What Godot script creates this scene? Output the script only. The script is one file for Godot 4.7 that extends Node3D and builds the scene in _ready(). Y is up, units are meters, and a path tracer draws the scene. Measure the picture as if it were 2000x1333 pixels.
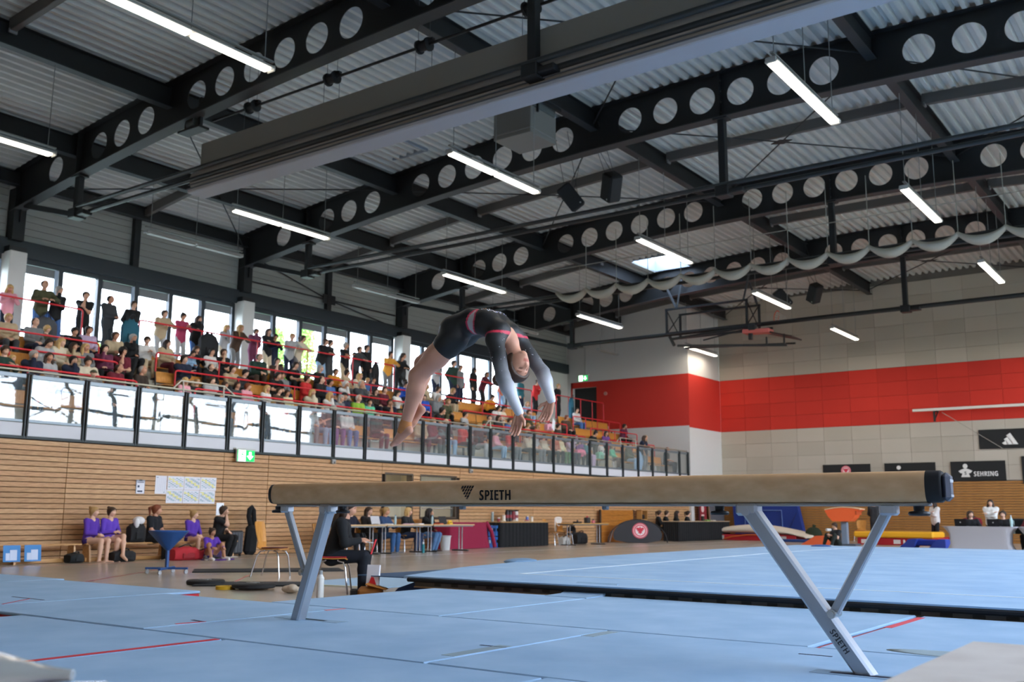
extends Node3D
# Gymnastics hall: +x runs right along the end wall, -z runs away along the spectators' gallery, metres.
const XW := -26.8   # window wall behind the gallery
const XB := -20.3   # wood clad wall and gallery front
const XR := 8.2     # wall with the tall windows, to the right of the camera
const ZE := -44.8   # end wall
const ZJ := -41.4   # short wall beside the gallery
const ZB := 5.0     # wall behind the camera

var mats := {}
var tex := {}
var rng := RandomNumberGenerator.new()

class B:
	var v := PackedVector3Array()
	var n := PackedVector3Array()
	var t := PackedVector2Array()
	var c := PackedColorArray()
	var i := PackedInt32Array()
	func pt(p: Vector3, nn: Vector3, uv := Vector2.ZERO, col := Color.WHITE) -> int:
		v.append(p); n.append(nn); t.append(uv); c.append(col)
		return v.size() - 1
	func quad(a: Vector3, b: Vector3, cc: Vector3, d: Vector3) -> void:  # counter-clockwise seen from outside
		var nn := (b - a).cross(d - a)
		if nn.length_squared() < 1e-16: nn = (cc - b).cross(a - b)
		nn = nn.normalized()
		var k := pt(a, nn, Vector2(0, 1)); pt(b, nn, Vector2(1, 1)); pt(cc, nn, Vector2(1, 0)); pt(d, nn, Vector2(0, 0))
		i.append_array([k, k + 2, k + 1, k, k + 3, k + 2])
	func tri(a: Vector3, b: Vector3, cc: Vector3) -> void:
		var nn := (b - a).cross(cc - a).normalized()
		var k := pt(a, nn); pt(b, nn); pt(cc, nn)
		i.append_array([k, k + 2, k + 1])
	func box(o: Vector3, s: Vector3, bas := Basis(), ch := 0.0) -> B:
		var h := s / 2.0
		if ch <= 0.0:
			for ax in 3:
				for sg in [-1.0, 1.0]:
					var u := Vector3.ZERO; var w := Vector3.ZERO; var f := Vector3.ZERO
					f[ax] = h[ax] * sg; u[(ax + 1) % 3] = h[(ax + 1) % 3]; w[(ax + 2) % 3] = h[(ax + 2) % 3]
					if sg < 0.0: u = -u
					quad(o + bas * (f - u - w), o + bas * (f + u - w), o + bas * (f + u + w), o + bas * (f - u + w))
			return self
		ch = minf(ch, minf(h.x, minf(h.y, h.z)) * 0.98)
		for ax in 3:
			var b1 := (ax + 1) % 3; var b2 := (ax + 2) % 3
			for sg in [-1.0, 1.0]:
				var u := Vector3.ZERO; var w := Vector3.ZERO; var f := Vector3.ZERO
				f[ax] = h[ax] * sg; u[b1] = h[b1] - ch; w[b2] = h[b2] - ch
				if sg < 0.0: u = -u
				quad(o + bas * (f - u - w), o + bas * (f + u - w), o + bas * (f + u + w), o + bas * (f - u + w))
			for s1 in [-1.0, 1.0]:
				for s2 in [-1.0, 1.0]:
					var l := Vector3.ZERO; var p := Vector3.ZERO; var q := Vector3.ZERO
					l[ax] = h[ax] - ch
					p[b1] = h[b1] * s1; p[b2] = (h[b2] - ch) * s2
					q[b1] = (h[b1] - ch) * s1; q[b2] = h[b2] * s2
					_q(o, bas, p - l, p + l, q + l, q - l)
		for sx in [-1.0, 1.0]:
			for sy in [-1.0, 1.0]:
				for sz in [-1.0, 1.0]:
					var a := Vector3(h.x * sx, (h.y - ch) * sy, (h.z - ch) * sz)
					var b := Vector3((h.x - ch) * sx, h.y * sy, (h.z - ch) * sz)
					var d := Vector3((h.x - ch) * sx, (h.y - ch) * sy, h.z * sz)
					if sx * sy * sz > 0.0: tri(o + bas * a, o + bas * b, o + bas * d)
					else: tri(o + bas * a, o + bas * d, o + bas * b)
		return self
	func _q(o: Vector3, bas: Basis, a: Vector3, b: Vector3, cc: Vector3, d: Vector3) -> void:
		var m := (a + b + cc + d) / 4.0
		if (b - a).cross(d - a).dot(m) < 0.0: quad(o + bas * d, o + bas * cc, o + bas * b, o + bas * a)
		else: quad(o + bas * a, o + bas * b, o + bas * cc, o + bas * d)
	func span(a: Vector3, b: Vector3, ch := 0.0) -> B:  # a box from corner to corner
		return box((a + b) / 2.0, (b - a).abs(), Basis(), ch)
	func bar(a: Vector3, b: Vector3, w: float, h: float, ch := 0.0, up := Vector3.UP) -> B:  # a square bar from a to b
		var z := (b - a).normalized()
		var x := up.cross(z)
		if x.length() < 0.01: x = Vector3.RIGHT
		x = x.normalized()
		return box((a + b) / 2.0, Vector3(w, h, (b - a).length()), Basis(x, z.cross(x), z), ch)
	func tube(ps: Array, r: float, seg := 8, r2 := -1.0, caps := true) -> B:
		var m := ps.size()
		var first := v.size()
		var up := Vector3.UP
		var d0: Vector3 = (ps[1] - ps[0]).normalized()
		if absf(d0.dot(up)) > 0.95: up = Vector3.RIGHT
		for k in m:
			var d: Vector3 = (ps[mini(k + 1, m - 1)] - ps[maxi(k - 1, 0)]).normalized()
			var x := up.cross(d)
			if x.length() < 0.05: x = Vector3.RIGHT.cross(d)
			x = x.normalized()
			up = d.cross(x).normalized()
			var rr := r if r2 < 0.0 else lerpf(r, r2, float(k) / (m - 1))
			for j in seg:
				var a := TAU * j / seg
				var nn := x * cos(a) + up * sin(a)
				pt(ps[k] + nn * rr, nn)
		for k in m - 1:
			for j in seg:
				var a := first + k * seg + j; var b := first + k * seg + (j + 1) % seg
				i.append_array([a, a + seg, b, b, a + seg, b + seg])
		if caps:
			for e in 2:
				var k := 0 if e == 0 else m - 1
				var d: Vector3 = (ps[0] - ps[1]).normalized() if e == 0 else (ps[m - 1] - ps[m - 2]).normalized()
				var cen := pt(ps[k], d)
				var s0 := v.size()
				for j in seg: pt(v[first + k * seg + j], d)
				for j in seg:
					if e == 0: i.append_array([cen, s0 + j, s0 + (j + 1) % seg])
					else: i.append_array([cen, s0 + (j + 1) % seg, s0 + j])
		return self
	func cyl(a: Vector3, b: Vector3, r: float, r2 := -1.0, seg := 14) -> B:
		return tube([a, b], r, seg, r2)
	func lathe(prof: Array, o := Vector3.ZERO, seg := 20, bas := Basis()) -> B:  # profile of Vector2(radius, height), bottom to top
		for k in prof.size() - 1:
			var p: Vector2 = prof[k]; var q: Vector2 = prof[k + 1]
			var d := q - p
			var nr := Vector2(d.y, -d.x).normalized()
			var f := v.size()
			for j in seg + 1:
				var a := TAU * j / seg
				var e := Vector3(cos(a), 0, -sin(a))
				var nn := bas * (e * nr.x + Vector3.UP * nr.y)
				pt(o + bas * (e * p.x + Vector3.UP * p.y), nn); pt(o + bas * (e * q.x + Vector3.UP * q.y), nn)
			for j in seg:
				var a := f + j * 2
				i.append_array([a, a + 1, a + 2, a + 2, a + 1, a + 3])
		return self
	func ball(o: Vector3, r: Vector3, seg := 12, rings := 8, bas := Basis()) -> B:
		var f := v.size()
		for y in rings + 1:
			var ph := PI * y / rings
			for x in seg + 1:
				var th := TAU * x / seg
				var e := Vector3(sin(ph) * cos(th), cos(ph), -sin(ph) * sin(th))
				pt(o + bas * (e * r), (bas * (e / r)).normalized())
		for y in rings:
			for x in seg:
				var a := f + y * (seg + 1) + x
				i.append_array([a, a + 1, a + seg + 1, a + 1, a + seg + 2, a + seg + 1])
		return self
	func prism(poly: Array, o: Vector3, ux: Vector3, uy: Vector3, depth: float) -> B:  # a 2D outline in the plane ux, uy, given thickness along ux x uy
		var uz := ux.cross(uy).normalized() * depth
		var pp := PackedVector2Array(poly)
		var area := 0.0
		for k in pp.size(): area += pp[k].cross(pp[(k + 1) % pp.size()])
		if area < 0.0: pp.reverse()
		var idx := Geometry2D.triangulate_polygon(pp)
		for k in range(0, idx.size(), 3):
			var a := pp[idx[k]]; var b := pp[idx[k + 1]]; var d := pp[idx[k + 2]]
			if (b - a).cross(d - a) < 0.0: var s := b; b = d; d = s
			var A := o + ux * a.x + uy * a.y; var Bb := o + ux * b.x + uy * b.y; var D := o + ux * d.x + uy * d.y
			tri(A + uz, Bb + uz, D + uz); tri(A, D, Bb)
		for k in pp.size():
			var a := pp[k]; var b := pp[(k + 1) % pp.size()]
			var A := o + ux * a.x + uy * a.y; var Bb := o + ux * b.x + uy * b.y
			quad(A, Bb, Bb + uz, A + uz)
		return self
	func loft(rows: Array, closed := true, caps := true) -> B:  # rows of points, smooth along the rows
		var m: int = rows[0].size(); var first := v.size()
		for r in rows.size():
			for j in m:
				var a: Vector3 = rows[r][(j + 1) % m] if closed or j < m - 1 else rows[r][j]
				var b: Vector3 = rows[r][(j - 1 + m) % m] if closed or j > 0 else rows[r][j]
				var e: Vector3 = rows[mini(r + 1, rows.size() - 1)][j] - rows[maxi(r - 1, 0)][j]
				pt(rows[r][j], e.cross(a - b).normalized() * -1.0, Vector2(float(j) / m, float(r) / rows.size()))
		for r in rows.size() - 1:
			for j in (m if closed else m - 1):
				var a := first + r * m + j; var b := first + r * m + (j + 1) % m
				i.append_array([a, a + m, b, b, a + m, b + m])
		if caps and closed:
			for e in [0, rows.size() - 1]:
				var cen := Vector3.ZERO
				for p in rows[e]: cen += p
				cen /= m
				for j in m:
					if e == 0: tri(cen, rows[e][(j + 1) % m], rows[e][j])
					else: tri(cen, rows[e][j], rows[e][(j + 1) % m])
		return self
	func add(o: B, xf := Transform3D()) -> B:
		var k := v.size()
		for j in o.v.size():
			v.append(xf * o.v[j]); n.append((xf.basis * o.n[j]).normalized())
		t.append_array(o.t); c.append_array(o.c)
		for j in o.i: i.append(j + k)
		return self
	func mesh() -> ArrayMesh:
		var a := []
		a.resize(Mesh.ARRAY_MAX)
		a[Mesh.ARRAY_VERTEX] = v; a[Mesh.ARRAY_NORMAL] = n; a[Mesh.ARRAY_TEX_UV] = t; a[Mesh.ARRAY_COLOR] = c; a[Mesh.ARRAY_INDEX] = i
		var m := ArrayMesh.new()
		m.add_surface_from_arrays(Mesh.PRIMITIVE_TRIANGLES, a)
		return m

func V(x: float, y: float, z: float) -> Vector3: return Vector3(x, y, z)

func M(col: String, rough := 0.7, metal := 0.0) -> StandardMaterial3D:
	var key := col + str(rough) + "/" + str(metal)
	if not mats.has(key):
		var m := StandardMaterial3D.new()
		m.albedo_color = Color(col); m.roughness = rough; m.metallic = metal
		mats[key] = m
	return mats[key]

func glow(col: String, e: float) -> StandardMaterial3D:
	var m := StandardMaterial3D.new()
	m.albedo_color = Color(col); m.emission_enabled = true; m.emission = Color(col); m.emission_energy_multiplier = e
	return m

func grain(id: int, freq: float, lo: Color, hi: Color, size := 256, oct := 4) -> ImageTexture:  # seamless noise between two colours
	var f := FastNoiseLite.new()
	f.seed = id; f.frequency = freq; f.fractal_octaves = oct; f.noise_type = FastNoiseLite.TYPE_SIMPLEX_SMOOTH
	var src := f.get_seamless_image(size, size)
	var im := Image.create(size, size, false, Image.FORMAT_RGB8)
	for y in size:
		for x in size: im.set_pixel(x, y, lo.lerp(hi, src.get_pixel(x, y).r))
	return ImageTexture.create_from_image(im)

func T(m: StandardMaterial3D, tx: Texture2D, sc: Vector3, world := true) -> StandardMaterial3D:
	m.albedo_texture = tx; m.uv1_triplanar = true; m.uv1_world_triplanar = world; m.uv1_scale = sc
	return m

func part(called: String, b: B, m: Material, parent: Node = self) -> MeshInstance3D:
	var o := MeshInstance3D.new()
	o.name = called; o.mesh = b.mesh(); o.material_override = m
	parent.add_child(o, true)
	return o

func inst(called: String, me: Mesh, m: Material, parent: Node, xf := Transform3D()) -> MeshInstance3D:
	var o := MeshInstance3D.new()
	o.name = called; o.mesh = me; o.material_override = m; o.transform = xf
	parent.add_child(o, true)
	return o

func thing(called: String, label: String, category: String, at := Vector3.ZERO, turn := 0.0, group := "") -> Node3D:
	var o := Node3D.new()
	o.name = called; o.position = at; o.rotation.y = turn
	add_child(o, true)
	return tag(o, label, category, group)

func tag(o: Node3D, label: String, category: String, group := "") -> Node3D:
	o.set_meta("label", label); o.set_meta("category", category); o.set_meta("kind", "thing")
	if group: o.set_meta("group", group)
	return o

func struct(called: String, b: B, m: Material, label: String) -> MeshInstance3D:
	var o := part(called, b, m)
	o.set_meta("kind", "structure"); o.set_meta("label", label); o.set_meta("category", called.split("_")[0])
	return o

func stuff(o: Node3D) -> Node3D:
	o.set_meta("kind", "stuff")
	return o

func text(called: String, s: String, size: float, m: Material, parent: Node, xf: Transform3D, depth := 0.003, bold := true) -> MeshInstance3D:
	var f := SystemFont.new()
	f.font_names = PackedStringArray(["Droid Sans"]); f.font_weight = 700 if bold else 400
	var tm := TextMesh.new()
	tm.text = s; tm.font = f; tm.font_size = 64; tm.pixel_size = size / 46.0; tm.depth = depth; tm.curve_step = 1.0
	return inst(called, tm, m, parent, xf)

func yc(x: float) -> float: return 10.95 - 0.004 * (x + 9.3) * (x + 9.3)   # centre line of the cambered roof girders

const ORD := ["first", "second", "third", "fourth", "fifth", "sixth", "seventh", "eighth", "ninth", "tenth", "eleventh", "twelfth"]

func _ready() -> void:
	rng.seed = 7
	# camera, 35 mm lens
	var cam = Camera3D.new()
	cam.name = "camera"
	cam.position = Vector3(0, 1.01, 0)
	cam.basis = Basis(Vector3.UP, deg_to_rad(36.15)) * Basis(Vector3.RIGHT, deg_to_rad(9.94)) * Basis(Vector3.BACK, deg_to_rad(0.33))
	cam.fov = rad_to_deg(2.0 * atan(666.5 / 1944.0))
	cam.near = 0.05; cam.far = 400.0
	var at = CameraAttributesPhysical.new()
	at.frustum_focal_length = 35.0; at.frustum_focus_distance = 6.7; at.exposure_aperture = 3.2
	at.frustum_near = 0.05; at.frustum_far = 400.0
	add_child(cam)
	cam.attributes = at
	cam.fov = rad_to_deg(2.0 * atan(666.5 / 1944.0))
	cam.current = true
	# overcast sky
	var env = Environment.new()
	var sky = Sky.new()
	var sm = ProceduralSkyMaterial.new()
	sm.sky_top_color = Color(0.80, 0.88, 1.0); sm.sky_horizon_color = Color(0.93, 0.97, 1.0)
	sm.ground_horizon_color = Color(0.55, 0.58, 0.55); sm.ground_bottom_color = Color(0.4, 0.42, 0.38)
	sm.sun_angle_max = 1.0
	sky.sky_material = sm
	env.background_mode = Environment.BG_SKY; env.sky = sky
	env.background_energy_multiplier = SKY_ENERGY
	env.tonemap_mode = Environment.TONE_MAPPER_LINEAR
	env.tonemap_exposure = EXPOSURE
	env.sdfgi_enabled = true; env.ssao_enabled = true; env.ssil_enabled = true
	var we = WorldEnvironment.new()
	we.name = "world"; we.environment = env
	add_child(we)
	make_materials()
	build_shell()
	build_wood_walls()
	build_window_wall()
	build_gallery()
	build_roof()
	build_lamps()
	build_roof_gear()
	build_end_wall()
	build_floor_gear()
	build_far_gear()
	build_people()
	build_gymnast()

const SKY_ENERGY := 12.0
const EXPOSURE := 1.72
const LAMP := 3.4

var wood_tones = []
var wood_dark: StandardMaterial3D
var steel: StandardMaterial3D
var steel_lo: StandardMaterial3D
var deck_mat: StandardMaterial3D
var mat_blue: StandardMaterial3D
var white_wall: StandardMaterial3D
var red_paint: StandardMaterial3D
var red_rail: StandardMaterial3D
var glass: StandardMaterial3D
var alu: StandardMaterial3D
var chrome: StandardMaterial3D
var ply: StandardMaterial3D
var black_cloth: StandardMaterial3D

func make_materials() -> void:
	var g1 = grain(3, 0.03, Color("a9835c"), Color("dcb78c"))
	for k in 4:
		var m = StandardMaterial3D.new()
		m.albedo_color = [Color("f4e6d6"), Color("fff4e6"), Color("ecdcc8"), Color("fbeadb")][k]
		m.roughness = 0.55
		T(m, g1, Vector3(0.5, 9.0, 0.42)); m.uv1_offset = Vector3(0.3 * k, 0.21 * k, 0.37 * k)
		wood_tones.append(m)
	wood_dark = StandardMaterial3D.new(); wood_dark.roughness = 0.5
	T(wood_dark, grain(5, 0.03, Color("8e5c28"), Color("c08a4a")), Vector3(0.4, 8.0, 0.5))
	steel = M("1b1e21", 0.5)
	steel_lo = M("3a3a3c", 0.55)
	deck_mat = StandardMaterial3D.new(); deck_mat.roughness = 0.5; deck_mat.metallic = 0.0
	T(deck_mat, grain(9, 0.02, Color("c6c7c2"), Color("d6d6d0")), Vector3(0.5, 0.5, 0.15))
	mat_blue = StandardMaterial3D.new(); mat_blue.roughness = 0.95
	T(mat_blue, grain(11, 0.015, Color("8eb0d0"), Color("a2c0dc"), 256, 5), Vector3(0.35, 0.35, 0.35))
	mat_blue.heightmap_enabled = false
	white_wall = M("c9c7c2", 0.85)
	red_paint = M("c42a1c", 0.75)
	red_rail = M("d4202c", 0.4)
	glass = StandardMaterial3D.new()
	glass.transparency = BaseMaterial3D.TRANSPARENCY_ALPHA
	glass.albedo_color = Color(0.85, 0.95, 0.95, 0.04); glass.roughness = 0.0; glass.metallic_specular = 0.5
	alu = M("b9bec4", 0.32, 0.75)
	chrome = M("c8c8c8", 0.18, 0.95)
	ply = StandardMaterial3D.new(); ply.roughness = 0.4
	T(ply, grain(21, 0.02, Color("bd7a2e"), Color("d99a4a")), Vector3(6.0, 1.0, 6.0), false)
	black_cloth = M("141416", 0.95)

func build_shell() -> void:
	# floor
	var fm = StandardMaterial3D.new(); fm.roughness = 0.24; fm.metallic_specular = 0.4
	T(fm, grain(31, 0.01, Color("a5998a"), Color("b5aa9b"), 256, 5), Vector3(0.2, 0.2, 0.2))
	var b = B.new().span(V(-27.4, -0.3, ZE - 0.6), V(XR + 0.6, 0, ZB + 0.4))
	var fl = struct("floor", b, fm, "beige grey sports hall floor with coloured court lines")
	var lines = [[V(-16.3, 0, -11.4), V(-13.2, 0, -7.4), "8c2f34", 0.05], [V(-14.4, 0, -10.6), V(-13.6, 0, -11.8), "202020", 0.05], [V(-18.8, 0, -30.0), V(-18.8, 0, -9.0), "a8563c", 0.05],
		[V(-13.6, 0, -11.2), V(-11.5, 0, -9.0), "b84a50", 0.05], [V(-17.0, 0, -40.0), V(-17.0, 0, -18.0), "c9c4bc", 0.05], [V(-19.3, 0, -22.0), V(-13.0, 0, -22.0), "7c4440", 0.05], [V(-19.3, 0, -33.0), V(-11.0, 0, -33.0), "4a5a78", 0.05]]
	for l in lines:
		part("marking_line", B.new().bar(l[0] + V(0, 0.0005, 0), l[1] + V(0, 0.0005, 0), l[3], 0.002), M(l[2], 0.3), fl)
	struct("ground", B.new().span(V(-160, -0.6, -200), V(160, -0.35, 120)), M("6d7466", 0.95), "grey green ground outside the hall")
	# wall to the right of the camera, with tall windows that the gallery glass mirrors
	b = B.new()
	b.span(V(XR, 0, ZE - 0.5), V(XR + 0.4, 4.0, ZB + 0.4)); b.span(V(XR, 9.0, ZE - 0.5), V(XR + 0.4, 12.0, ZB + 0.4))
	b.span(V(XR, 4.0, -2.0), V(XR + 0.4, 9.0, ZB + 0.4)); b.span(V(XR, 4.0, ZE - 0.5), V(XR + 0.4, 9.0, ZE))
	struct("wall_right", b, white_wall, "plain wall with a band of tall windows")
	var fr = B.new()
	var z = -2.0
	var k = 0
	while z > -45.0:
		var w = 0.16 if k % 3 else 0.42
		fr.span(V(XR + 0.1, 4.0, z - w / 2.0), V(XR + 0.3, 9.0, z + w / 2.0))
		z -= 2.6; k += 1
	fr.span(V(XR + 0.12, 6.2, ZE), V(XR + 0.28, 6.36, -2.0)); fr.span(V(XR + 0.1, 4.0, ZE), V(XR + 0.3, 4.14, -2.0)); fr.span(V(XR + 0.1, 8.86, ZE), V(XR + 0.3, 9.0, -2.0))
	for s in [-1.0, 1.0]: fr.bar(V(XR - 0.05, 6.3 - s * 2.1, -22.8), V(XR - 0.05, 6.3 + s * 2.1, -30.8), 0.05, 0.05)
	var wn = struct("window_1", fr, M("34474d", 0.5), "long tall window band with dark mullions")
	z = -2.0
	while z > -44.7:
		part("pane", B.new().span(V(XR + 0.2, 4.1, maxf(z - 2.58, ZE)), V(XR + 0.215, 8.9, z - 0.02)), glass, wn)
		z -= 2.6
	# wall behind the camera
	struct("wall_back", B.new().span(V(-27.4, 0, ZB), V(XR + 0.4, 12, ZB + 0.4)), M("b9b1a4", 0.85), "plain wall behind the camera")

func build_wood_walls() -> void:
	# backing of the wood wall, with openings for the control room
	var b = B.new()
	var back = M("2a1d12", 0.9)
	b.span(V(XB - 0.25, 0, -21.5), V(XB - 0.04, 2.52, ZB)); b.span(V(XB - 0.25, 0, ZE - 0.2), V(XB - 0.04, 2.52, -24.85))
	b.span(V(XB - 0.25, 0, -24.85), V(XB - 0.04, 0.93, -21.5)); b.span(V(XB - 0.25, 2.2, -24.85), V(XB - 0.04, 2.52, -21.5)); b.span(V(XB - 0.25, 0.93, -23.1), V(XB - 0.04, 2.2, -22.75))
	var w = struct("wall_left", b, back, "wall clad with horizontal light wood boards under the gallery")
	var seams = [ZB, -0.6, -4.7, -8.8, -11.7, -15.77, -17.17, -21.4, -25.0, -29.1, -33.2, -37.3, -41.0, ZE]
	var me = {}
	for k in seams.size() - 1:
		if seams[k] > -0.5: continue
		var len: float = seams[k] - seams[k + 1] - 0.012
		for r in 23:
			var y = 0.012 + r * 0.1085
			var segs = [[seams[k], seams[k + 1]]]
			if k == 7 and y > 0.85 and y < 2.18: segs = [[-22.77, -23.08]]
			for s in segs:
				var l: float = s[0] - s[1] - 0.012
				var o = part("plank", B.new().box(V(0, 0, 0), V(0.03, 0.0955, l), Basis(), 0.004), wood_tones[rng.randi() % 4], w)
				o.position = V(XB - 0.012 + rng.randf() * 0.003, y + 0.048, (s[0] + s[1]) / 2.0)
	# control room behind the openings
	b = B.new()
	b.span(V(XB - 2.9, 0.4, -25.4), V(XB - 2.8, 2.6, -21.0)); b.span(V(XB - 2.8, 0.4, -21.1), V(XB - 0.25, 2.6, -21.0)); b.span(V(XB - 2.8, 0.4, -25.4), V(XB - 0.25, 2.6, -25.3))
	b.span(V(XB - 2.8, 0.3, -25.3), V(XB - 0.25, 0.4, -21.1)); b.span(V(XB - 2.8, 2.5, -25.3), V(XB - 0.25, 2.6, -21.1))
	struct("wall_inner", b, M("e6dfcd", 0.8), "cream walls of the small control room behind the wood wall")
	b = B.new()
	for q in [[-21.52, -22.76], [-23.08, -24.84]]:
		b.span(V(XB - 0.2, 0.93, q[0] - 0.05), V(XB + 0.0, 2.22, q[0])); b.span(V(XB - 0.2, 0.93, q[1]), V(XB + 0.0, 2.22, q[1] + 0.05))
		b.span(V(XB - 0.2, 0.9, q[1]), V(XB + 0.01, 0.95, q[0])); b.span(V(XB - 0.2, 2.18, q[1]), V(XB + 0.01, 2.23, q[0]))
	var wi = struct("window_2", b, M("4a3c2c", 0.5), "two control room windows set in the wood wall")
	part("pane", B.new().span(V(XB - 0.1, 0.96, -24.8), V(XB - 0.092, 2.18, -23.12)), glass, wi)
	part("handrail", B.new().cyl(V(XB - 0.02, 1.2, -24.7), V(XB - 0.02, 1.2, -23.2), 0.012), chrome, wi)
	var t = thing("room_lamp", "white tube lamp under the ceiling of the control room", "lamp", V(XB - 1.2, 2.44, -22.2))
	part("housing", B.new().box(V(0, 0.03, 0), V(0.16, 0.05, 1.2), Basis(), 0.01), M("eeeeee", 0.4), t)
	part("tube", B.new().cyl(V(0, -0.01, -0.57), V(0, -0.01, 0.57), 0.02), glow("fff4d8", 6.0), t)
	area("room_lamp_light", V(XB - 1.2, 2.38, -22.2), V(0.1, 1.1, 0), 0.9, Color("fff1d6"))
	# dark trim between wood wall and gallery
	struct("trim_1", B.new().span(V(XB - 0.3, 2.515, ZJ), V(XB + 0.05, 2.57, ZB - 0.01)), M("26302f", 0.5), "dark edge strip along the foot of the gallery front")

func area(called: String, p: Vector3, s: Vector3, e: float, col: Color) -> void:  # s.x across x, s.y along z, shining down
	var a = AreaLight3D.new()
	a.name = called; a.light_color = col; a.light_energy = e; a.area_size = Vector2(s.x, s.y); a.area_normalize_energy = true
	a.area_range = 60.0; a.area_attenuation = 2.0; a.shadow_enabled = true
	a.transform = Transform3D(Basis(Vector3.RIGHT, -PI / 2.0), p)
	add_child(a, true)

func build_window_wall() -> void:
	var clad = M("a3a59e", 0.7)
	var frame = M("222c33", 0.5)
	var z0 = ZB
	# wall: below the glazing, above it up to the eaves
	var b = B.new().span(V(XW - 0.4, 0, ZJ - 0.2), V(XW, 5.2, ZB + 0.4))
	b.span(V(XW - 0.4, 8.0, ZJ - 0.2), V(XW - 0.02, 10.9, ZB + 0.4))
	b.span(V(XW - 0.4, 5.2, -9.0), V(XW, 8.0, ZB + 0.4)); b.span(V(XW - 0.4, 5.2, ZJ - 0.2), V(XW, 8.0, -36.2))
	var w = struct("wall_gallery", b, white_wall, "outer wall behind the gallery with grey cladding above long windows")
	for k in 9:   # cladding boards above the windows
		var y = 8.42 + k * 0.2
		for q in [[-8.0, -13.1], [-13.4, -20.95], [-21.3, -28.75], [-29.1, -36.5], [-36.9, -41.3]]:
			part("panel", B.new().span(V(XW - 0.02, y, q[1]), V(XW + 0.02, y + 0.19, q[0]), 0.006), clad, w)
	b = B.new().span(V(XW - 0.05, 7.96, -41.3), V(XW + 0.16, 8.42, -8.0), 0.01)
	struct("trim_2", b, frame, "dark steel lintel over the gallery windows")
	# glazing in four bays
	var n = 1
	var bays = [[-8.9, -13.15, 3], [-13.55, -20.85, 6], [-21.4, -28.6, 6], [-29.3, -36.2, 6]]
	for q in bays:
		n += 1
		var f = B.new()
		var st: float = (q[0] - q[1]) / q[2]
		f.span(V(XW - 0.1, 5.2, q[1]), V(XW + 0.04, 5.3, q[0])); f.span(V(XW - 0.1, 7.82, q[1]), V(XW + 0.04, 7.98, q[0]))
		f.span(V(XW - 0.08, 5.95, q[1]), V(XW - 0.02, 6.02, q[0]))
		for k in int(q[2]) + 1:
			var z: float = q[0] - st * k
			f.span(V(XW - 0.12, 5.2, z - 0.07), V(XW + 0.05, 7.95, z + 0.07))
		var wi = struct("window_%d" % (n + 1), f, frame, "gallery window bay of six tall panes in dark frames, bay %s counted along the gallery" % ORD[n - 2])
		for k in int(q[2]):
			var za: float = q[0] - st * k - 0.07; var zb: float = q[0] - st * (k + 1) + 0.07
			part("pane", B.new().span(V(XW - 0.06, 5.3, zb), V(XW - 0.05, 7.82, za)), glass, wi)
			if k % 3 != 1 and q[0] > -29:   # blind box at the head of the pane
				part("blind", B.new().span(V(XW - 0.045, 7.56, zb + 0.02), V(XW + 0.03, 7.8, za - 0.02), 0.02), M("75787a", 0.6), wi)
			if k % 2 == 0: part("jamb", B.new().span(V(XW + 0.0, 5.3, zb + 0.02), V(XW + 0.06, 7.8, zb + 0.12), 0.005), M("9fb0c4", 0.5), wi)
	# columns
	var i = 0
	for z in [-5.4, -13.28, -21.12, -28.95, -36.7]:
		i += 1
		var t = thing("wall_column", "dark steel column on a white concrete pillar behind the gallery, %s from the camera side" % ORD[i - 1], "column", V(XW, 5.25, z), 0, "columns of the gallery wall")
		var st = B.new()
		st.span(V(0.02, 3.1, -0.17), V(0.36, 4.55, 0.17)); st.span(V(0.0, 2.75, -0.24), V(0.42, 2.9, 0.24))
		part("steel_shaft", st, steel, t)
		part("concrete_pillar", B.new().span(V(0.0, 0.0, -0.24), V(0.5, 2.76, 0.24), 0.02), M("d2d0cc", 0.8), t)
		part("web_plate", B.new().span(V(0.36, 3.6, -0.02), V(0.42, 4.5, 0.02)), steel, t)
	for z in [-17.0, -25.0, -32.85]:
		i += 1
		struct("trim_%d" % (i - 3), B.new().span(V(XW + 0.02, 8.4, z - 0.1), V(XW + 0.2, 10.1, z + 0.1)), steel, "slim dark steel post on the cladding above the gallery windows")
	# cross bracing on the cladding in the third bay
	var t2 = thing("wall_bracing", "thin dark cross bracing rods with central plate on the grey cladding", "bracing", V(XW + 0.14, 8.81, -25.0))
	for e in [[V(0, 0.9, 3.7), V(0, 0, 0)], [V(0, 0, 3.7), V(0, 0, 0)], [V(0, 0, 0), V(0, 0, -3.6)], [V(0, 0, 0), V(0, -0.5, -3.7)]]:
		part("rod", B.new().cyl(e[0], e[1], 0.025, -1, 8), steel, t2)
	part("gusset_plate", B.new().box(V(0.04, 0, 0), V(0.03, 0.34, 0.62), Basis(), 0.01), steel, t2)
	# trees outside
	for q in [[V(-36, 0, -30.6), 9.6, 1.1], [V(-38, 0, -34.2), 10.6, 1.3], [V(-44, 0, -26.0), 9.0, 2.2]]:
		tree(q[0], q[1], q[2])

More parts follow.
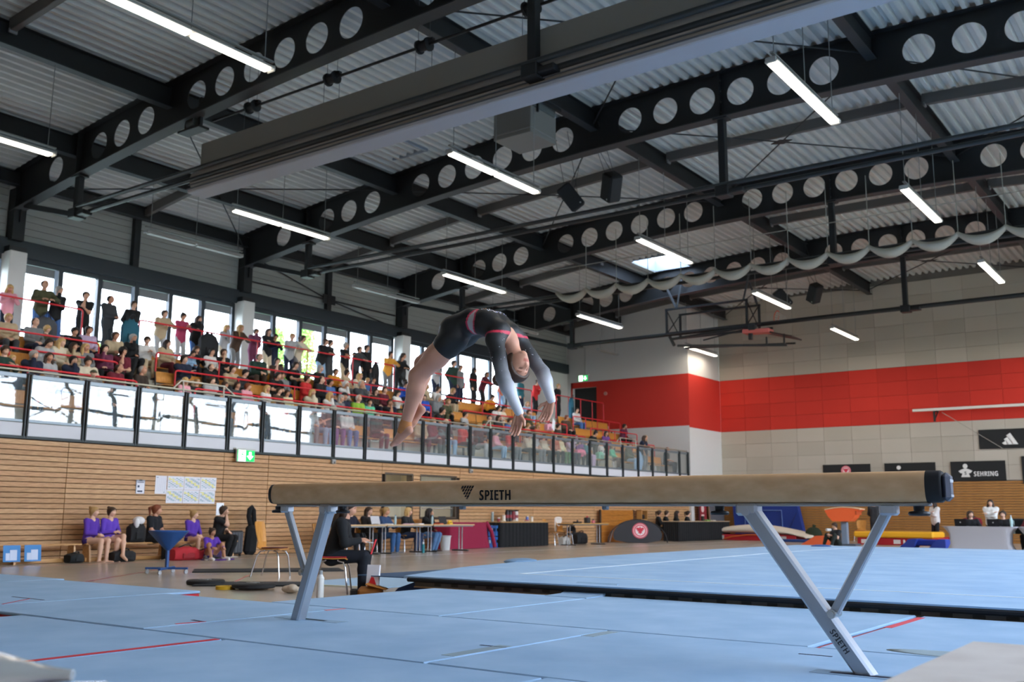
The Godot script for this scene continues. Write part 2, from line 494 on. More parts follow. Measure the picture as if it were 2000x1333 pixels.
func tree(p: Vector3, h: float, r: float) -> void:
	var t = thing("tree", ["slim young green tree outside the gallery window, closer of two in one pane", "taller bright green tree outside the gallery window behind a slim one", "wide green tree outside, mostly hidden by spectators at the window"][0 if r < 1.2 else 1 if r < 2 else 2], "tree", p)
	part("trunk", B.new().cyl(V(0, 0, 0), V(0.1, h * 0.8, 0), 0.12, 0.03), M("5a4a38", 0.9), t)
	var g = RandomNumberGenerator.new(); g.seed = int(h * 10)
	for s in 2:
		var b = B.new()
		for k in 900:
			var u = g.randf()
			var a = g.randf() * TAU
			var rr = r * (1.0 - u * 0.75) * sqrt(g.randf())
			var o = V(cos(a) * rr, h * (0.35 + 0.65 * u), sin(a) * rr)
			var d = V(g.randfn(), g.randfn(), g.randfn()).normalized() * 0.14
			var e = d.cross(V(g.randfn(), g.randfn(), g.randfn())).normalized() * 0.07
			b.quad(o - d, o + e, o + d, o - e)
		var m = M(["7fa343", "93b857"][s], 0.7).duplicate()
		m.backlight_enabled = true; m.backlight = Color(0.5, 0.7, 0.3)
		stuff(part("foliage", b, m, t))

func build_gallery() -> void:
	var conc = M("a8a294", 0.85)
	var levels = [[XB, -21.75, 2.85], [-21.75, -22.65, 3.43], [-22.65, -23.55, 3.98], [-23.55, -24.45, 4.55], [-24.45, XW, 5.25]]
	var b = B.new()
	for l in levels: b.span(V(l[1], 2.56 if l[0] == XB else l[2] - 0.75, ZJ), V(l[0], l[2], ZB))
	struct("floor_gallery", b, conc, "stepped concrete terrace of the spectators' gallery")
	# fascia, posts, glass of the front
	var posts = []
	for k in 32: posts.append(-2.0 - 1.25 * k + (0.05 if k < 7 else 0.0))
	var za = [1.25, 0, 0]
	var zs = [-4.46, -5.7, -6.95, -8.2, -9.45, -10.7, -12.0, -13.28, -14.56, -15.82, -16.9, -18.13, -19.4, -20.63, -21.9, -23.14, -24.37, -25.47, -26.57, -27.85, -29.12, -30.36, -31.64, -32.88, -34.15, -35.4, -36.68, -37.93, -39.19, -40.46, -41.3]
	var fas = thing("gallery_fascia", "row of white panels along the foot of the gallery front", "fascia", V(XB, 2.57, -22))
	var rail = M("8f979b", 0.35, 0.6)
	var post_m = M("1d2426", 0.45)
	var gl = StandardMaterial3D.new()
	gl.transparency = BaseMaterial3D.TRANSPARENCY_ALPHA; gl.albedo_color = Color(0.8, 0.88, 0.88, 0.06); gl.roughness = 0.0
	gl.normal_enabled = true; gl.normal_scale = 0.05
	var wav = FastNoiseLite.new(); wav.seed = 4; wav.frequency = 0.006; wav.fractal_octaves = 1
	var wi = wav.get_seamless_image(128, 128); wi.convert(Image.FORMAT_RGBA8); wi.bump_map_to_normal_map(6.0)
	gl.normal_texture = ImageTexture.create_from_image(wi)
	gl.uv1_triplanar = true; gl.uv1_world_triplanar = true; gl.uv1_scale = Vector3(0.4, 0.4, 0.4)
	for k in zs.size():
		var z: float = zs[k]
		var label = "dark gallery front post " + ("outside the picture" if k < 5 else "right of the %s glass pane from left" % nth(k - 4))
		var p = thing("gallery_post", label, "post", V(XB, 2.53, z), 0, "dark posts of the gallery front")
		for s in [-0.032, 0.032]: part("flat_bar", B.new().box(V(0.02, 0.655, s), V(0.09, 1.31, 0.03), Basis(), 0.004), post_m, p)
		part("cap", B.new().box(V(0.02, 1.33, 0), V(0.1, 0.03, 0.12), Basis(), 0.008), post_m, p)
		if k == zs.size() - 1: break
		var zn: float = zs[k + 1]
		part("panel", B.new().span(V(-0.03, 0.0, zn + 0.06 + 22), V(0.02, 0.27, z - 0.06 + 22), 0.006), M("d0ced0", 0.6), fas)
		var vis = k - 4   # first pane that the photograph shows is number one
		var lab = "clear glass pane of the gallery front, outside the picture"
		if vis >= 1: lab = "clear glass pane of the gallery front, %s from the left end" % nth(vis)
		var gp = thing("glass_panel", lab, "glass panel", V(XB, 2.86, (z + zn) / 2.0), 0, "glass panes of the gallery front")
		var l = z - zn - 0.13
		part("pane", B.new().box(V(0, 0.46, 0), V(0.012, 0.9, l)), gl, gp)
		part("top_channel", B.new().box(V(0, 0.95, 0), V(0.05, 0.09, l), Basis(), 0.008), M("7d868c", 0.4, 0.5), gp)
		part("bottom_channel", B.new().box(V(0, 0.02, 0), V(0.05, 0.06, l), Basis(), 0.008), M("7d868c", 0.4, 0.5), gp)
	# metal hand rail with raised guards at the stair feet
	var hr = thing("handrail", "long metal handrail above the glass of the gallery front", "handrail", V(XB - 0.03, 3.93, -22))
	part("pipe", B.new().tube([V(0, 0, 22), V(0, 0, -19.3)], 0.024, 10), M("b0ab98", 0.3, 0.7), hr)
	for z in zs: part("bracket", B.new().bar(V(0.02, -0.1, z + 22), V(0, -0.01, z + 22), 0.02, 0.02), M("9aa0a2", 0.4, 0.5), hr)
	var gn = 0
	for q in [[-14.42, -15.68], [-26.55, -27.85], [-35.25, -36.6]]:
		gn += 1
		var g = thing("stair_guard", "raised metal guard loop on the gallery handrail, %s from the left" % ORD[gn - 1], "guard rail", V(XB - 0.03, 3.93, q[0]), 0, "raised guards on the gallery handrail")
		part("loop", B.new().tube([V(0, 0, 0.22), V(0, 0.21, 0.0), V(0, 0.21, q[1] - q[0]), V(0, 0.0, q[1] - q[0] - 0.35)], 0.022, 8), M("b9b5a6", 0.3, 0.7), g)
		for z in [-0.06, q[1] - q[0] + 0.02]: part("upright", B.new().cyl(V(0.03, -0.12, z), V(0, 0.2, z), 0.02), M("b9b5a6", 0.3, 0.7), g)
	# benches and red rails in blocks between the stairs
	var blocks = [[-3.0, -7.9], [-8.6, -14.3], [-15.8, -26.4], [-28.0, -35.1], [-36.8, -41.1]]
	var cx = [-21.28, -22.3, -23.2, -24.1]
	var rowname = ["front row", "second row", "third row", "top row"]
	for k in blocks.size():
		for r in 4:
			var y: float = levels[r][2]
			var q: Array = blocks[k]
			var len: float = q[0] - q[1]
			var be = thing("wooden_bench", "long orange plywood bench of the %s in gallery block %s from the left" % [rowname[r], ORD[k]], "bench", V(cx[r], y, (q[0] + q[1]) / 2.0), 0, "gallery benches")
			var m = int(round(len / 1.6))
			var w = len / m
			for j in m:
				var z = len / 2.0 - w * (j + 0.5)
				part("seat_board", B.new().box(V(0, 0.42, z), V(0.36, 0.03, w - 0.03), Basis(), 0.01), ply, be)
				part("back_board", B.new().box(V(-0.24, 0.66, z), V(0.025, 0.3, w - 0.03), Basis(Vector3.BACK, 0.12), 0.008), ply, be)
			for j in m + 1:
				var z = len / 2.0 - w * j
				part("leg", B.new().bar(V(-0.02, 0, z), V(-0.02, 0.41, z), 0.05, 0.05).bar(V(-0.2, 0.4, z), V(-0.27, 0.8, z), 0.03, 0.03), steel, be)
			# red rail in front of the rows behind
			if r > 0 or true:
				var x: float = levels[r + 1][0] - 0.05
				var yy: float = levels[r + 1][2]
				var h = 1.08 if r == 3 else 0.78
				red_rail_at("red metal railing in front of the %s in gallery block %s from the left" % [(rowname + ["standing walkway"])[r + 1], ORD[k]], V(x, yy, q[0] - 0.1), len - 0.2, h, 1.0 if k == 4 else 2.3)
	# half steps on the stairs
	var sn = 0
	for q in [[-14.35, -15.75], [-26.45, -27.95], [-35.15, -36.75]]:
		sn += 1
		var t = thing("stair", "pale concrete half steps of gallery stair %s from the left" % ORD[sn - 1], "stairs", V(-22, 2.85, (q[0] + q[1]) / 2.0), 0, "gallery stairs")
		for r in 4:
			var y0: float = levels[r][2] - 2.85
			part("step", B.new().span(V(levels[r + 1][0] + 22.02, y0, -0.6), V(levels[r + 1][0] + 22.38, y0 + (levels[r + 1][2] - levels[r][2]) / 2.0, 0.6), 0.01), M("b0a48c", 0.85), t)

func nth(k: int) -> String:
	if k <= 12: return ORD[k - 1]
	var teens = ["thirteenth", "fourteenth", "fifteenth", "sixteenth", "seventeenth", "eighteenth", "nineteenth", "twentieth"]
	return teens[k - 13] if k <= 20 else "twenty-" + ORD[k - 21]

func red_rail_at(label: String, p: Vector3, len: float, h: float, gap: float) -> void:
	var t = thing("red_railing", label, "railing", p, 0, "red railings of the gallery")
	var b = B.new().tube([V(0, 0, 0), V(0, h - 0.07, 0), V(0, h - 0.02, -0.02), V(0, h, -0.07), V(0, h, -len + 0.07), V(0, h - 0.02, -len + 0.02), V(0, h - 0.07, -len), V(0, 0, -len)], 0.024, 8)
	part("hoop", b, red_rail, t)
	var m = maxi(1, int(round(len / gap)))
	for j in range(1, m): part("post", B.new().cyl(V(0, 0, -len * j / m), V(0, h, -len * j / m), 0.02, -1, 8), red_rail, t)

const GIRDERS := [2.3, -5.5, -13.25, -21.1, -28.92, -36.7]
const SKYLIGHTS := [[-19.2, -17.85, -18.95, -20.2], [-19.2, -17.6, -34.45, -36.5], [0.6, 1.9, -19.0, -20.3], [0.6, 1.9, -34.5, -36.5]]

func build_roof() -> void:
	# corrugated steel deck: every rib is real; the skylights are left open
	var deck = B.new()
	var top = B.new()
	var p = 0.2755
	var x = -27.2
	while x < XR + 0.6:
		var y = yc(x) + 0.58
		var y2 = yc(x + p) + 0.58
		var cuts = [[ZB + 0.4, ZE - 0.6]]
		for s in SKYLIGHTS:
			if x + p > s[0] and x < s[1]:
				cuts = [[ZB + 0.4, s[2]], [s[3], ZE - 0.6]]
		for q in cuts:
			var prof = [[x, y], [x + 0.095, y], [x + 0.135, y + 0.115], [x + 0.235, y2 + 0.115], [x + p, y2]]
			for k in 4:
				var a: Array = prof[k]; var b: Array = prof[k + 1]
				deck.quad(V(a[0], a[1], q[0]), V(a[0], a[1], q[1]), V(b[0], b[1], q[1]), V(b[0], b[1], q[0]))
			top.quad(V(x, y + 0.34, q[1]), V(x, y + 0.34, q[0]), V(x + p, y2 + 0.34, q[0]), V(x + p, y2 + 0.34, q[1]))
		x += p
	var ce = struct("ceiling", deck, deck_mat, "pale corrugated steel roof deck with ribs along the hall")
	part("roof_cover", top, M("77787a", 0.9), ce)
	var n = 0
	for s in SKYLIGHTS:
		n += 1
		var y = yc((s[0] + s[1]) / 2.0) + 0.55
		var b = B.new()
		var w = 0.06
		for q in [[s[0] - w, s[0], s[2] + w, s[3] - w], [s[1], s[1] + w, s[2] + w, s[3] - w], [s[0], s[1], s[2], s[2] + w], [s[0], s[1], s[3] - w, s[3]]]:
			b.span(V(q[0], y, q[3]), V(q[1], y + 0.5, q[2]))
		b.span(V(s[0], y + 0.44, (s[2] + s[3]) / 2.0 - 0.02), V(s[1], y + 0.48, (s[2] + s[3]) / 2.0 + 0.02))
		var f = struct("window_%d" % (6 + n), b, M("8d97a2", 0.5), "square skylight with pale frame in the roof deck")
		part("pane", B.new().span(V(s[0], y + 0.48, s[3]), V(s[1], y + 0.495, s[2])), glass, f)
	# cellular girders
	var holes = []
	for h in [-24.72, -22.72, -21.74, -20.74, -18.78, -17.78, -16.78, -15.78, -14.78, -13.78, -11.74, -10.74, -9.74]:
		holes.append(h); holes.append(-18.5 - h)
	holes.sort()
	var web = B.new()
	var lo = B.new()
	var hi = B.new()
	var prev = XW + 0.05
	for h in holes:
		if h - 0.5 > prev + 0.001: solid_web(web, prev, maxf(prev, h - 0.5))
		ring_web(web, h, maxf(h - 0.5, prev), h + 0.5, 0.335)
		prev = h + 0.5
	solid_web(web, prev, XR)
	for pr in [[lo, -0.58, 0.02], [hi, 0.56, 0.02]]:
		var rows = []
		for k in 41:
			var xx = lerpf(XW + 0.05, XR, k / 40.0)
			var y: float = yc(xx) + pr[1]
			rows.append([V(xx, y, -0.16), V(xx, y, 0.16), V(xx, y + 0.028, 0.16), V(xx, y + 0.028, -0.16)])
		flat_loft(pr[0], rows)
	var stiff = []
	for h in [-23.5, -9.25, 5.0]: stiff.append(B.new().span(V(h - 0.012, yc(h) - 0.56, -0.15), V(h + 0.012, yc(h) + 0.56, 0.15)).mesh())
	var wm = web.mesh(); var lm = lo.mesh(); var hm = hi.mesh()
	var bolt = B.new()
	for k in 4:
		for s in [-1.0, 1.0]: bolt.cyl(V(-9.22, 10.5 + 0.27 * k, 0.07 * s), V(-9.27, 10.5 + 0.27 * k, 0.07 * s), 0.022, -1, 8)
	var bm = bolt.mesh()
	var web_m = M("17191b", 0.55)
	for k in GIRDERS.size():
		var lab: String = ["black roof girder with round holes, behind the camera", "black roof girder with round holes, above the camera and out of the picture", "black roof girder with round holes at upper left, nearest one in the picture", "black roof girder with round holes passing behind the grey duct box", "black roof girder with round holes behind the far loudspeaker pair's rail", "black roof girder with round holes closest to the end wall, behind the white net"][k]
		lab = lab.replace("behind the far loudspeaker pair's rail", "just behind the near loudspeaker pair")
		var t = thing("roof_girder", lab, "girder", V(0, 0, GIRDERS[k]), 0, "roof girders")
		inst("web", wm, web_m, t); inst("bottom_flange", lm, steel_lo, t); inst("top_flange", hm, web_m, t); 
		for stm in stiff: inst("stiffener", stm, web_m, t)
		stuff(inst("bolt", bm, M("6a6a6a", 0.4, 0.8), t))
	# purlins along the hall
	n = 0
	for xx in [-26.55, -23.7, -19.78, -12.8, -5.7, 1.2, 5.1]:
		var y = yc(xx) + 0.5
		var d = 0.5 if n else 0.35
		var b = B.new()
		b.span(V(xx - 0.012, y - d, ZE), V(xx + 0.012, y, ZB))
		var f = B.new().span(V(xx - 0.11, y - d - 0.02, ZE), V(xx + 0.11, y - d, ZB))
		var g = B.new().span(V(xx - 0.11, y - 0.02, ZE), V(xx + 0.11, y, ZB))
		n += 1
		var lab = ["black eaves beam along the top of the gallery wall", "black purlin above the unlit lamp row nearest the gallery", "black purlin above the lamp row over the gallery front", "black purlin above the lamp row nearest the hall's middle", "black purlin above the lamp row right of the hall's middle", "black purlin right of the picture", "black purlin nearest the tall windows, right of the picture"]
		var t = thing("roof_purlin", lab[n - 1], "purlin", Vector3.ZERO, 0, "roof purlins")
		part("web", b, web_m, t); part("bottom_flange", f, M("2e3236", 0.5), t); part("top_flange", g, web_m, t)
	# slim cross beams in the middle of every bay
	n = 0
	for z in [-9.35, -17.2, -25.0, -32.85, -40.7]:
		n += 1
		var t = thing("deck_beam", "slim grey beam under the roof deck, %s from the camera side" % ORD[n - 1], "beam", V(0, 0, z), 0, "slim beams under the deck")
		var xs = [XW, -23.7, -19.78, -12.8, -5.7, 1.2, 5.1, XR]
		for k in xs.size() - 1:
			var a = V(xs[k] + 0.1, yc(xs[k]) + 0.42, 0); var b = V(xs[k + 1] - 0.1, yc(xs[k + 1]) + 0.42, 0)
			if n == 4 and k == 2: continue
			part("section", B.new().bar(a, b, 0.14, 0.28, 0.01), M("5b5754", 0.55), t)
		for k in range(1, xs.size() - 1):
			part("clamp", B.new().box(V(xs[k] + 0.16, yc(xs[k]) + 0.28, 0), V(0.05, 0.1, 0.18), Basis(), 0.01), M("8c8c8c", 0.4, 0.6), t)
	# rods crossing under the deck
	n = 0
	for q in [[-16.25, -25.0, -19.6, -12.9], [-9.25, -25.0, -12.7, -5.8], [-16.25, -40.6, -19.6, -12.9], [-9.25, -40.6, -12.7, -5.8], [-23.2, -17.2, -26.5, -19.9], [-2.25, -25.0, -5.6, 1.1], [-9.25, -9.35, -12.7, -5.8], [-9.25, -17.2, -12.7, -5.8]]:
		n += 1
		var y = yc(q[0]) + 0.08
		var t = thing("rod_bracing", "crossing thin rods with lozenge plate, %s" % ["behind the near loudspeakers", "left of the right-hand lamp row", "before the end wall left of the middle", "before the end wall under the ridge", "high above the gallery at left", "at the right edge of the picture", "above the rolled curtain near the camera", "above the rolled curtain at the ridge"][n - 1], "bracing", V(q[0], y, q[1]))
		for sx in [0, 1]:
			for sz in [-3.7, 3.7]:
				var e = V(q[2 + sx] - q[0], yc(q[2 + sx]) + 0.1 - y, sz)
				part("rod", B.new().cyl(e.normalized() * 0.1, e, 0.02, -1, 7), steel, t)
		part("node_plate", B.new().prism([Vector2(-0.3, 0), Vector2(0, -0.16), Vector2(0.3, 0), Vector2(0, 0.16)], V(0, -0.012, 0), Vector3.RIGHT, Vector3.BACK, -0.024), steel, t)
	# hanging posts and the pipe rails in the girder planes
	n = 0
	for k in range(2, 6):
		var z: float = GIRDERS[k]
		for x0 in [-23.5, -9.25, 5.0]:
			n += 1
			var yb = 8.5 if k < 5 else 8.36
			var t = thing("hanging_post", "black square post hanging from roof girder %s in view, %s" % [ORD[k - 2], "above the gallery" if x0 < -20 else "under the ridge" if x0 < 0 else "beside the tall windows"], "post", V(x0, yb, z), 0, "hanging posts under the girders")
			var h = yc(x0) - 0.58 - yb
			part("shaft", B.new().bar(V(0, 0.1, 0), V(0, h, 0), 0.17, 0.17, 0.01), steel, t)
			part("foot_bracket", B.new().box(V(0, 0.05, 0), V(0.34, 0.26, 0.34), Basis(), 0.02).box(V(0.25, 0.02, 0), V(0.5, 0.12, 0.26), Basis(), 0.02), steel, t)
			part("head_plate", B.new().box(V(0, h - 0.02, 0), V(0.36, 0.04, 0.3), Basis(), 0.008), steel, t)
			if x0 < -20:
				part("brace", B.new().bar(V(-0.1, 0.05, 0), V(-2.6, 0.75, 0), 0.14, 0.14, 0.01), steel, t)
		var t2 = thing("pipe_rail", "dark pipe rail hanging below roof girder %s in view" % ORD[k - 2], "rail", V(XW, 8.6, z), 0, "pipe rails under the girders")
		if k < 5:
			part("upper_pipe", B.new().cyl(V(3.4, 0.1, 0.1), V(XR - XW, 0.1, 0.1), 0.055, -1, 10), M("33383a", 0.4), t2)
			part("lower_pipe", B.new().cyl(V(3.4, -0.04, -0.06), V(XR - XW, -0.04, -0.06), 0.055, -1, 10), M("2b2f31", 0.4), t2)
		else:
			part("pipe", B.new().cyl(V(3.4, -0.15, 0.0), V(XR - XW, -0.15, 0.0), 0.085, -1, 12), M("24282a", 0.4), t2)

func flat_loft(b: B, rows: Array) -> void:
	for r in rows.size() - 1:
		for j in 4:
			var a: Vector3 = rows[r][j]; var c: Vector3 = rows[r][(j + 1) % 4]
			b.quad(a, rows[r + 1][j], rows[r + 1][(j + 1) % 4], c)

func solid_web(b: B, x0: float, x1: float) -> void:
	if x1 - x0 < 0.01: return
	var m = maxi(1, int((x1 - x0) / 0.8))
	for k in m:
		var a = lerpf(x0, x1, float(k) / m); var c = lerpf(x0, x1, float(k + 1) / m)
		for s in [-0.008, 0.008]:
			var q = [V(a, yc(a) - 0.56, s), V(c, yc(c) - 0.56, s), V(c, yc(c) + 0.56, s), V(a, yc(a) + 0.56, s)]
			if s > 0: b.quad(q[0], q[1], q[2], q[3])
			else: b.quad(q[3], q[2], q[1], q[0])

func ring_web(b: B, h: float, x0: float, x1: float, r: float) -> void:
	var y = yc(h)
	var ins = []; var out = []
	for k in 32:
		var a = TAU * k / 32.0
		var d = Vector2(cos(a), sin(a))
		ins.append(d * r)
		var sx = (x1 - h) / d.x if d.x > 0.0001 else ((x0 - h) / d.x if d.x < -0.0001 else 99.0)
		var sy = 0.565 / maxf(absf(d.y), 0.0001)
		out.append(d * minf(sx, sy))
	for q in [Vector2(x0 - h, -0.565), Vector2(x1 - h, -0.565), Vector2(x0 - h, 0.565), Vector2(x1 - h, 0.565)]:   # corners
		var best = 0
		for k in 32:
			if (out[k] as Vector2).distance_to(q) < (out[best] as Vector2).distance_to(q): best = k
		out[best] = q
	for k in 32:
		var j = (k + 1) % 32
		var p = func(v: Vector2, z: float) -> Vector3: return Vector3(h + v.x, y + v.y + (yc(h + v.x) - y), z)
		b.quad(p.call(ins[k], 0.008), p.call(out[k], 0.008), p.call(out[j], 0.008), p.call(ins[j], 0.008))
		b.quad(p.call(ins[j], -0.008), p.call(out[j], -0.008), p.call(out[k], -0.008), p.call(ins[k], -0.008))
		b.quad(p.call(ins[k], -0.008), p.call(ins[k], 0.008), p.call(ins[j], 0.008), p.call(ins[j], -0.008))

func build_lamps() -> void:
	var body = M("b4b4b0", 0.45)
	var on = glow("fff6e6", 5.0)
	var off = M("a9a9a2", 0.4)
	var shell = B.new(); var prof = []
	for k in 9:
		var a = PI * k / 8.0
		prof.append(Vector2(cos(a) * 0.115, sin(a) * 0.085))
	shell.prism(prof, V(0, 0, -1.62), Vector3.RIGHT, Vector3.UP, 3.24)
	var shell_s = B.new().prism(prof, V(0, 0, -0.9), Vector3.RIGHT, Vector3.UP, 1.8)
	var lens = B.new().box(V(0, -0.018, 0.8), V(0.17, 0.04, 1.52), Basis(), 0.014)
	var lens_b = B.new().box(V(0, -0.018, -0.8), V(0.17, 0.04, 1.52), Basis(), 0.014)
	var lens_s = B.new().box(V(0, -0.018, 0.0), V(0.17, 0.04, 1.7), Basis(), 0.014)
	var cap = B.new().box(V(0, 0.02, 1.63), V(0.2, 0.11, 0.03), Basis(), 0.03)
	var tray = B.new().box(V(0.02, 0.15, 0), V(0.07, 0.03, 3.3), Basis(), 0.005)
	var L = [[-19.78, -8.9, 1], [-19.78, -16.82, 1], [-19.78, -25.0, 1], [-19.78, -32.9, 1], [-19.62, -41.6, 1],
		[-12.8, -8.85, 1], [-12.8, -16.87, 1], [-12.8, -24.95, 1], [-12.8, -33.0, 1], [-12.8, -40.9, 1],
		[-5.7, -8.8, 1], [-5.7, -16.7, 1], [-5.7, -24.7, 1], [-5.7, -32.95, 1], [-5.7, -40.9, 1],
		[1.2, -8.8, 1], [1.2, -16.7, 1], [1.2, -24.7, 1], [1.2, -32.95, 1], [1.2, -40.9, 1],
		[-23.7, -17.0, 0], [-23.7, -25.0, 0], [-23.7, -32.6, 0], [-23.7, -40.1, 2]]
	var row = {-19.78: "over the gallery front", -19.62: "over the gallery front", -12.8: "left of the hall's middle", -5.7: "right of the hall's middle", 1.2: "beyond the right edge"}
	var count = {}
	for q in L:
		var r: String = row.get(q[0], "high over the gallery seats")
		count[r] = count.get(r, 0) + 1
		var lab = "%s long pendant lamp, %s from the camera in the row %s" % ["lit" if q[2] == 1 else "unlit", ORD[count[r] - 1], r]
		if q[2] == 2: lab = "unlit short pendant lamp on the wall side above the gallery end"
		var y = 8.5 if q[2] == 1 else 8.62
		var t = thing("pendant_lamp", lab, "lamp", V(q[0], y, q[1]), 0, "pendant lamps")
		var hl = 0.8 if q[2] == 2 else 1.6
		if q[2] == 2:
			part("housing", shell_s, body, t); part("lamp_lens", lens_s, off, t)
		else:
			part("housing", shell, body, t); part("cable_tray", tray, M("7d7d78", 0.5), t)
			part("lamp_lens", lens, on if q[2] == 1 else off, t); part("lamp_lens", lens_b, on if q[2] == 1 else off, t)
			part("end_cap", cap, body, t); var e = part("end_cap", cap, body, t); e.rotation.y = PI
		var top = yc(q[0]) + 0.0 - y
		for s in ([-1.0, 0.0, 1.0] if hl > 1 else [-1.0, 1.0]):
			part("suspension_wire", B.new().cyl(V(0, 0.07, s * (hl - 0.12)), V(0, top, s * (hl - 0.12)), 0.009, -1, 6), M("8f9290", 0.4, 0.4), t)
		if q[2] == 1: area("pendant_lamp_light", V(q[0], y - 0.045, q[1]), V(0.16, 3.15, 0), LAMP, Color("fff0dc"))

func build_roof_gear() -> void:
	# rolled dividing curtain in the plane of the nearest girder
	var z = -13.55
	var t = thing("dividing_curtain", "huge rolled grey dividing curtain hanging across the hall under the roof", "curtain", V(-18.95, 8.3, z))
	var L = XR - 0.1 + 18.95
	var fab = M("8a8680", 0.85)
	part("upper_fabric", B.new().span(V(0.25, 0.42, -0.06), V(L, 1.12, -0.02)).span(V(0.25, 0.42, 0.1), V(L, 1.12, 0.14)), fab, t)
	part("hem_bar", B.new().cyl(V(0.2, 1.13, 0.04), V(L, 1.13, 0.04), 0.03, -1, 8), M("504e4a", 0.6), t)
	var rows = []
	for k in 2:
		var ring = []
		for j in 20:
			var a = TAU * j / 20.0
			ring.append(V(L * k, 0.27 + sin(a) * 0.26, 0.04 - cos(a) * 0.19))
		rows.append(ring)
	part("fabric_roll", B.new().loft(rows), M("a89f97", 0.55), t)
	part("lower_fold", B.new().span(V(0, -0.06, -0.22), V(L, 0.06, 0.28), 0.02), M("adaeb4", 0.6), t)
	part("edge_strip", B.new().span(V(0.0, 0.02, 0.28), V(L, 0.045, 0.295)).span(V(0.0, 0.13, 0.24), V(L, 0.15, 0.26)), M("5d5f66", 0.6), t)
	# drive shaft above the curtain with cable drums
	var sh = thing("curtain_shaft", "thin dark drive shaft with cable drums above the rolled curtain", "drive shaft", V(-18.0, 10.02, -13.6))
	part("shaft", B.new().cyl(V(-0.6, 0, 0), V(XR + 18, 0, 0), 0.03, -1, 8), steel, sh)
	for k in 9:
		var x = 0.8 + 2.55 * k
		var d = part("cable_drum", B.new().cyl(V(x - 0.1, 0, 0), V(x + 0.1, 0, 0), 0.1, -1, 12).cyl(V(x - 0.14, 0, 0), V(x - 0.1, 0, 0), 0.14, -1, 12).cyl(V(x + 0.1, 0, 0), V(x + 0.14, 0, 0), 0.14, -1, 12).box(V(x + 0.05, 0.08, 0), V(0.4, 0.05, 0.1), Basis(), 0.01), steel, sh)
		for e in [V(-0.12, -0.6, 0.1), V(0.12, -0.6, -0.1)]: part("lift_cable", B.new().cyl(V(x + e.x, 0, e.z), V(x + e.x, -0.6, e.z), 0.006, -1, 5), M("555555", 0.5), d)
		for e in [-0.15, 0.15]: part("hanger", B.new().cyl(V(x + e, 0, 0), V(x + e, yc(x - 18) + 0.5 - 10.02, 0), 0.006, -1, 5), M("555555", 0.5), d)
	var mo = thing("curtain_motor", "black curtain drive motor in a bracket below the nearest girder", "motor", V(-18.9, 9.75, -13.3))
	part("bracket", B.new().bar(V(-0.25, 0.0, 0), V(-0.25, 0.75, 0), 0.08, 0.08).bar(V(0.25, 0, 0), V(0.25, 0.75, 0), 0.08, 0.08).box(V(0, 0, 0), V(0.8, 0.06, 0.3), Basis(), 0.01), steel, mo)
	part("motor_body", B.new().cyl(V(-0.15, 0.18, 0), V(0.15, 0.18, 0), 0.13, -1, 14), M("3a4040", 0.5), mo)
	# grey duct box under the roof
	var d = thing("duct_box", "grey square air duct box hanging from the roof beside a girder", "duct", V(-13.45, 10.0, -18.9))
	part("outlet_box", B.new().box(V(0, 0.35, 0), V(1.1, 0.7, 1.1), Basis(), 0.012), M("7d7b76", 0.6), d)
	part("shaft_box", B.new().box(V(0.15, 1.0, 0), V(0.9, 0.65, 0.9), Basis(), 0.01), M("5d625f", 0.6), d)
	part("outlet_rim", B.new().box(V(0, 0.12, 0), V(1.14, 0.03, 1.14), Basis(), 0.006), M("8a8883", 0.6), d)
	part("bracket", B.new().bar(V(0.7, 0.9, -0.5), V(0.7, 0.9, 0.5), 0.08, 0.2).bar(V(0.62, 0.55, 0.35), V(0.62, 1.2, 0.35), 0.05, 0.05), steel, d)
	# loudspeakers
	for q in [[V(-13.2, 9.42, -21.55), "near loudspeaker pair", 0.0], [V(-13.0, 9.28, -36.2), "far loudspeaker pair before the end wall", 0.0]]:
		for s in [-1.0, 1.0]:
			var lab = "black loudspeaker tilted to the %s, hanging in the %s" % ["left" if s < 0 else "right", q[1]]
			var p: Vector3 = q[0] + V(0.42 * s + (0.42 if s > 0 else 0.0) - 0.2, 0.02 * s, 0.0)
			var ls = thing("loudspeaker", lab, "loudspeaker", p, -0.3 * s, "hanging loudspeakers")
			var bs = Basis(Vector3.BACK, 0.62 if s < 0 else -0.62) * Basis(Vector3.RIGHT, 0.35)
			part("cabinet", B.new().box(Vector3.ZERO, V(0.42, 0.74, 0.4), bs, 0.05), M("17181a", 0.6), ls)
			part("grille", B.new().box(bs * V(0, 0, 0.195), V(0.38, 0.68, 0.02), bs, 0.008), M("202225", 0.8), ls)
			part("badge", B.new().box(bs * V(0.12, -0.27, 0.206), V(0.04, 0.04, 0.006), bs), M("b0b0b0", 0.4, 0.6), ls)
			var top = yc(p.x) - p.y + 0.2
			for e in [[V(-0.15, 0.2, 0), V(-0.32, top, 0.5)], [V(0.1, 0.25, 0), V(0.0 - 0.3 * s, 1.0, 0.1)], [V(0.18, 0.1, 0), V(0.05, top, 0.5)]]:
				part("suspension_cable", B.new().cyl(e[0], e[1], 0.008, -1, 5), M("3c3c3c", 0.5), ls)
	# raised ball net folded into scallops under the third girder
	var nt = thing("ball_net", "white ball stop net gathered in scallops across the hall", "net", V(-18.9, 8.62, -28.55))
	var net_m = M("b3afa2", 0.9)
	var k0 = 0
	var x = 0.0
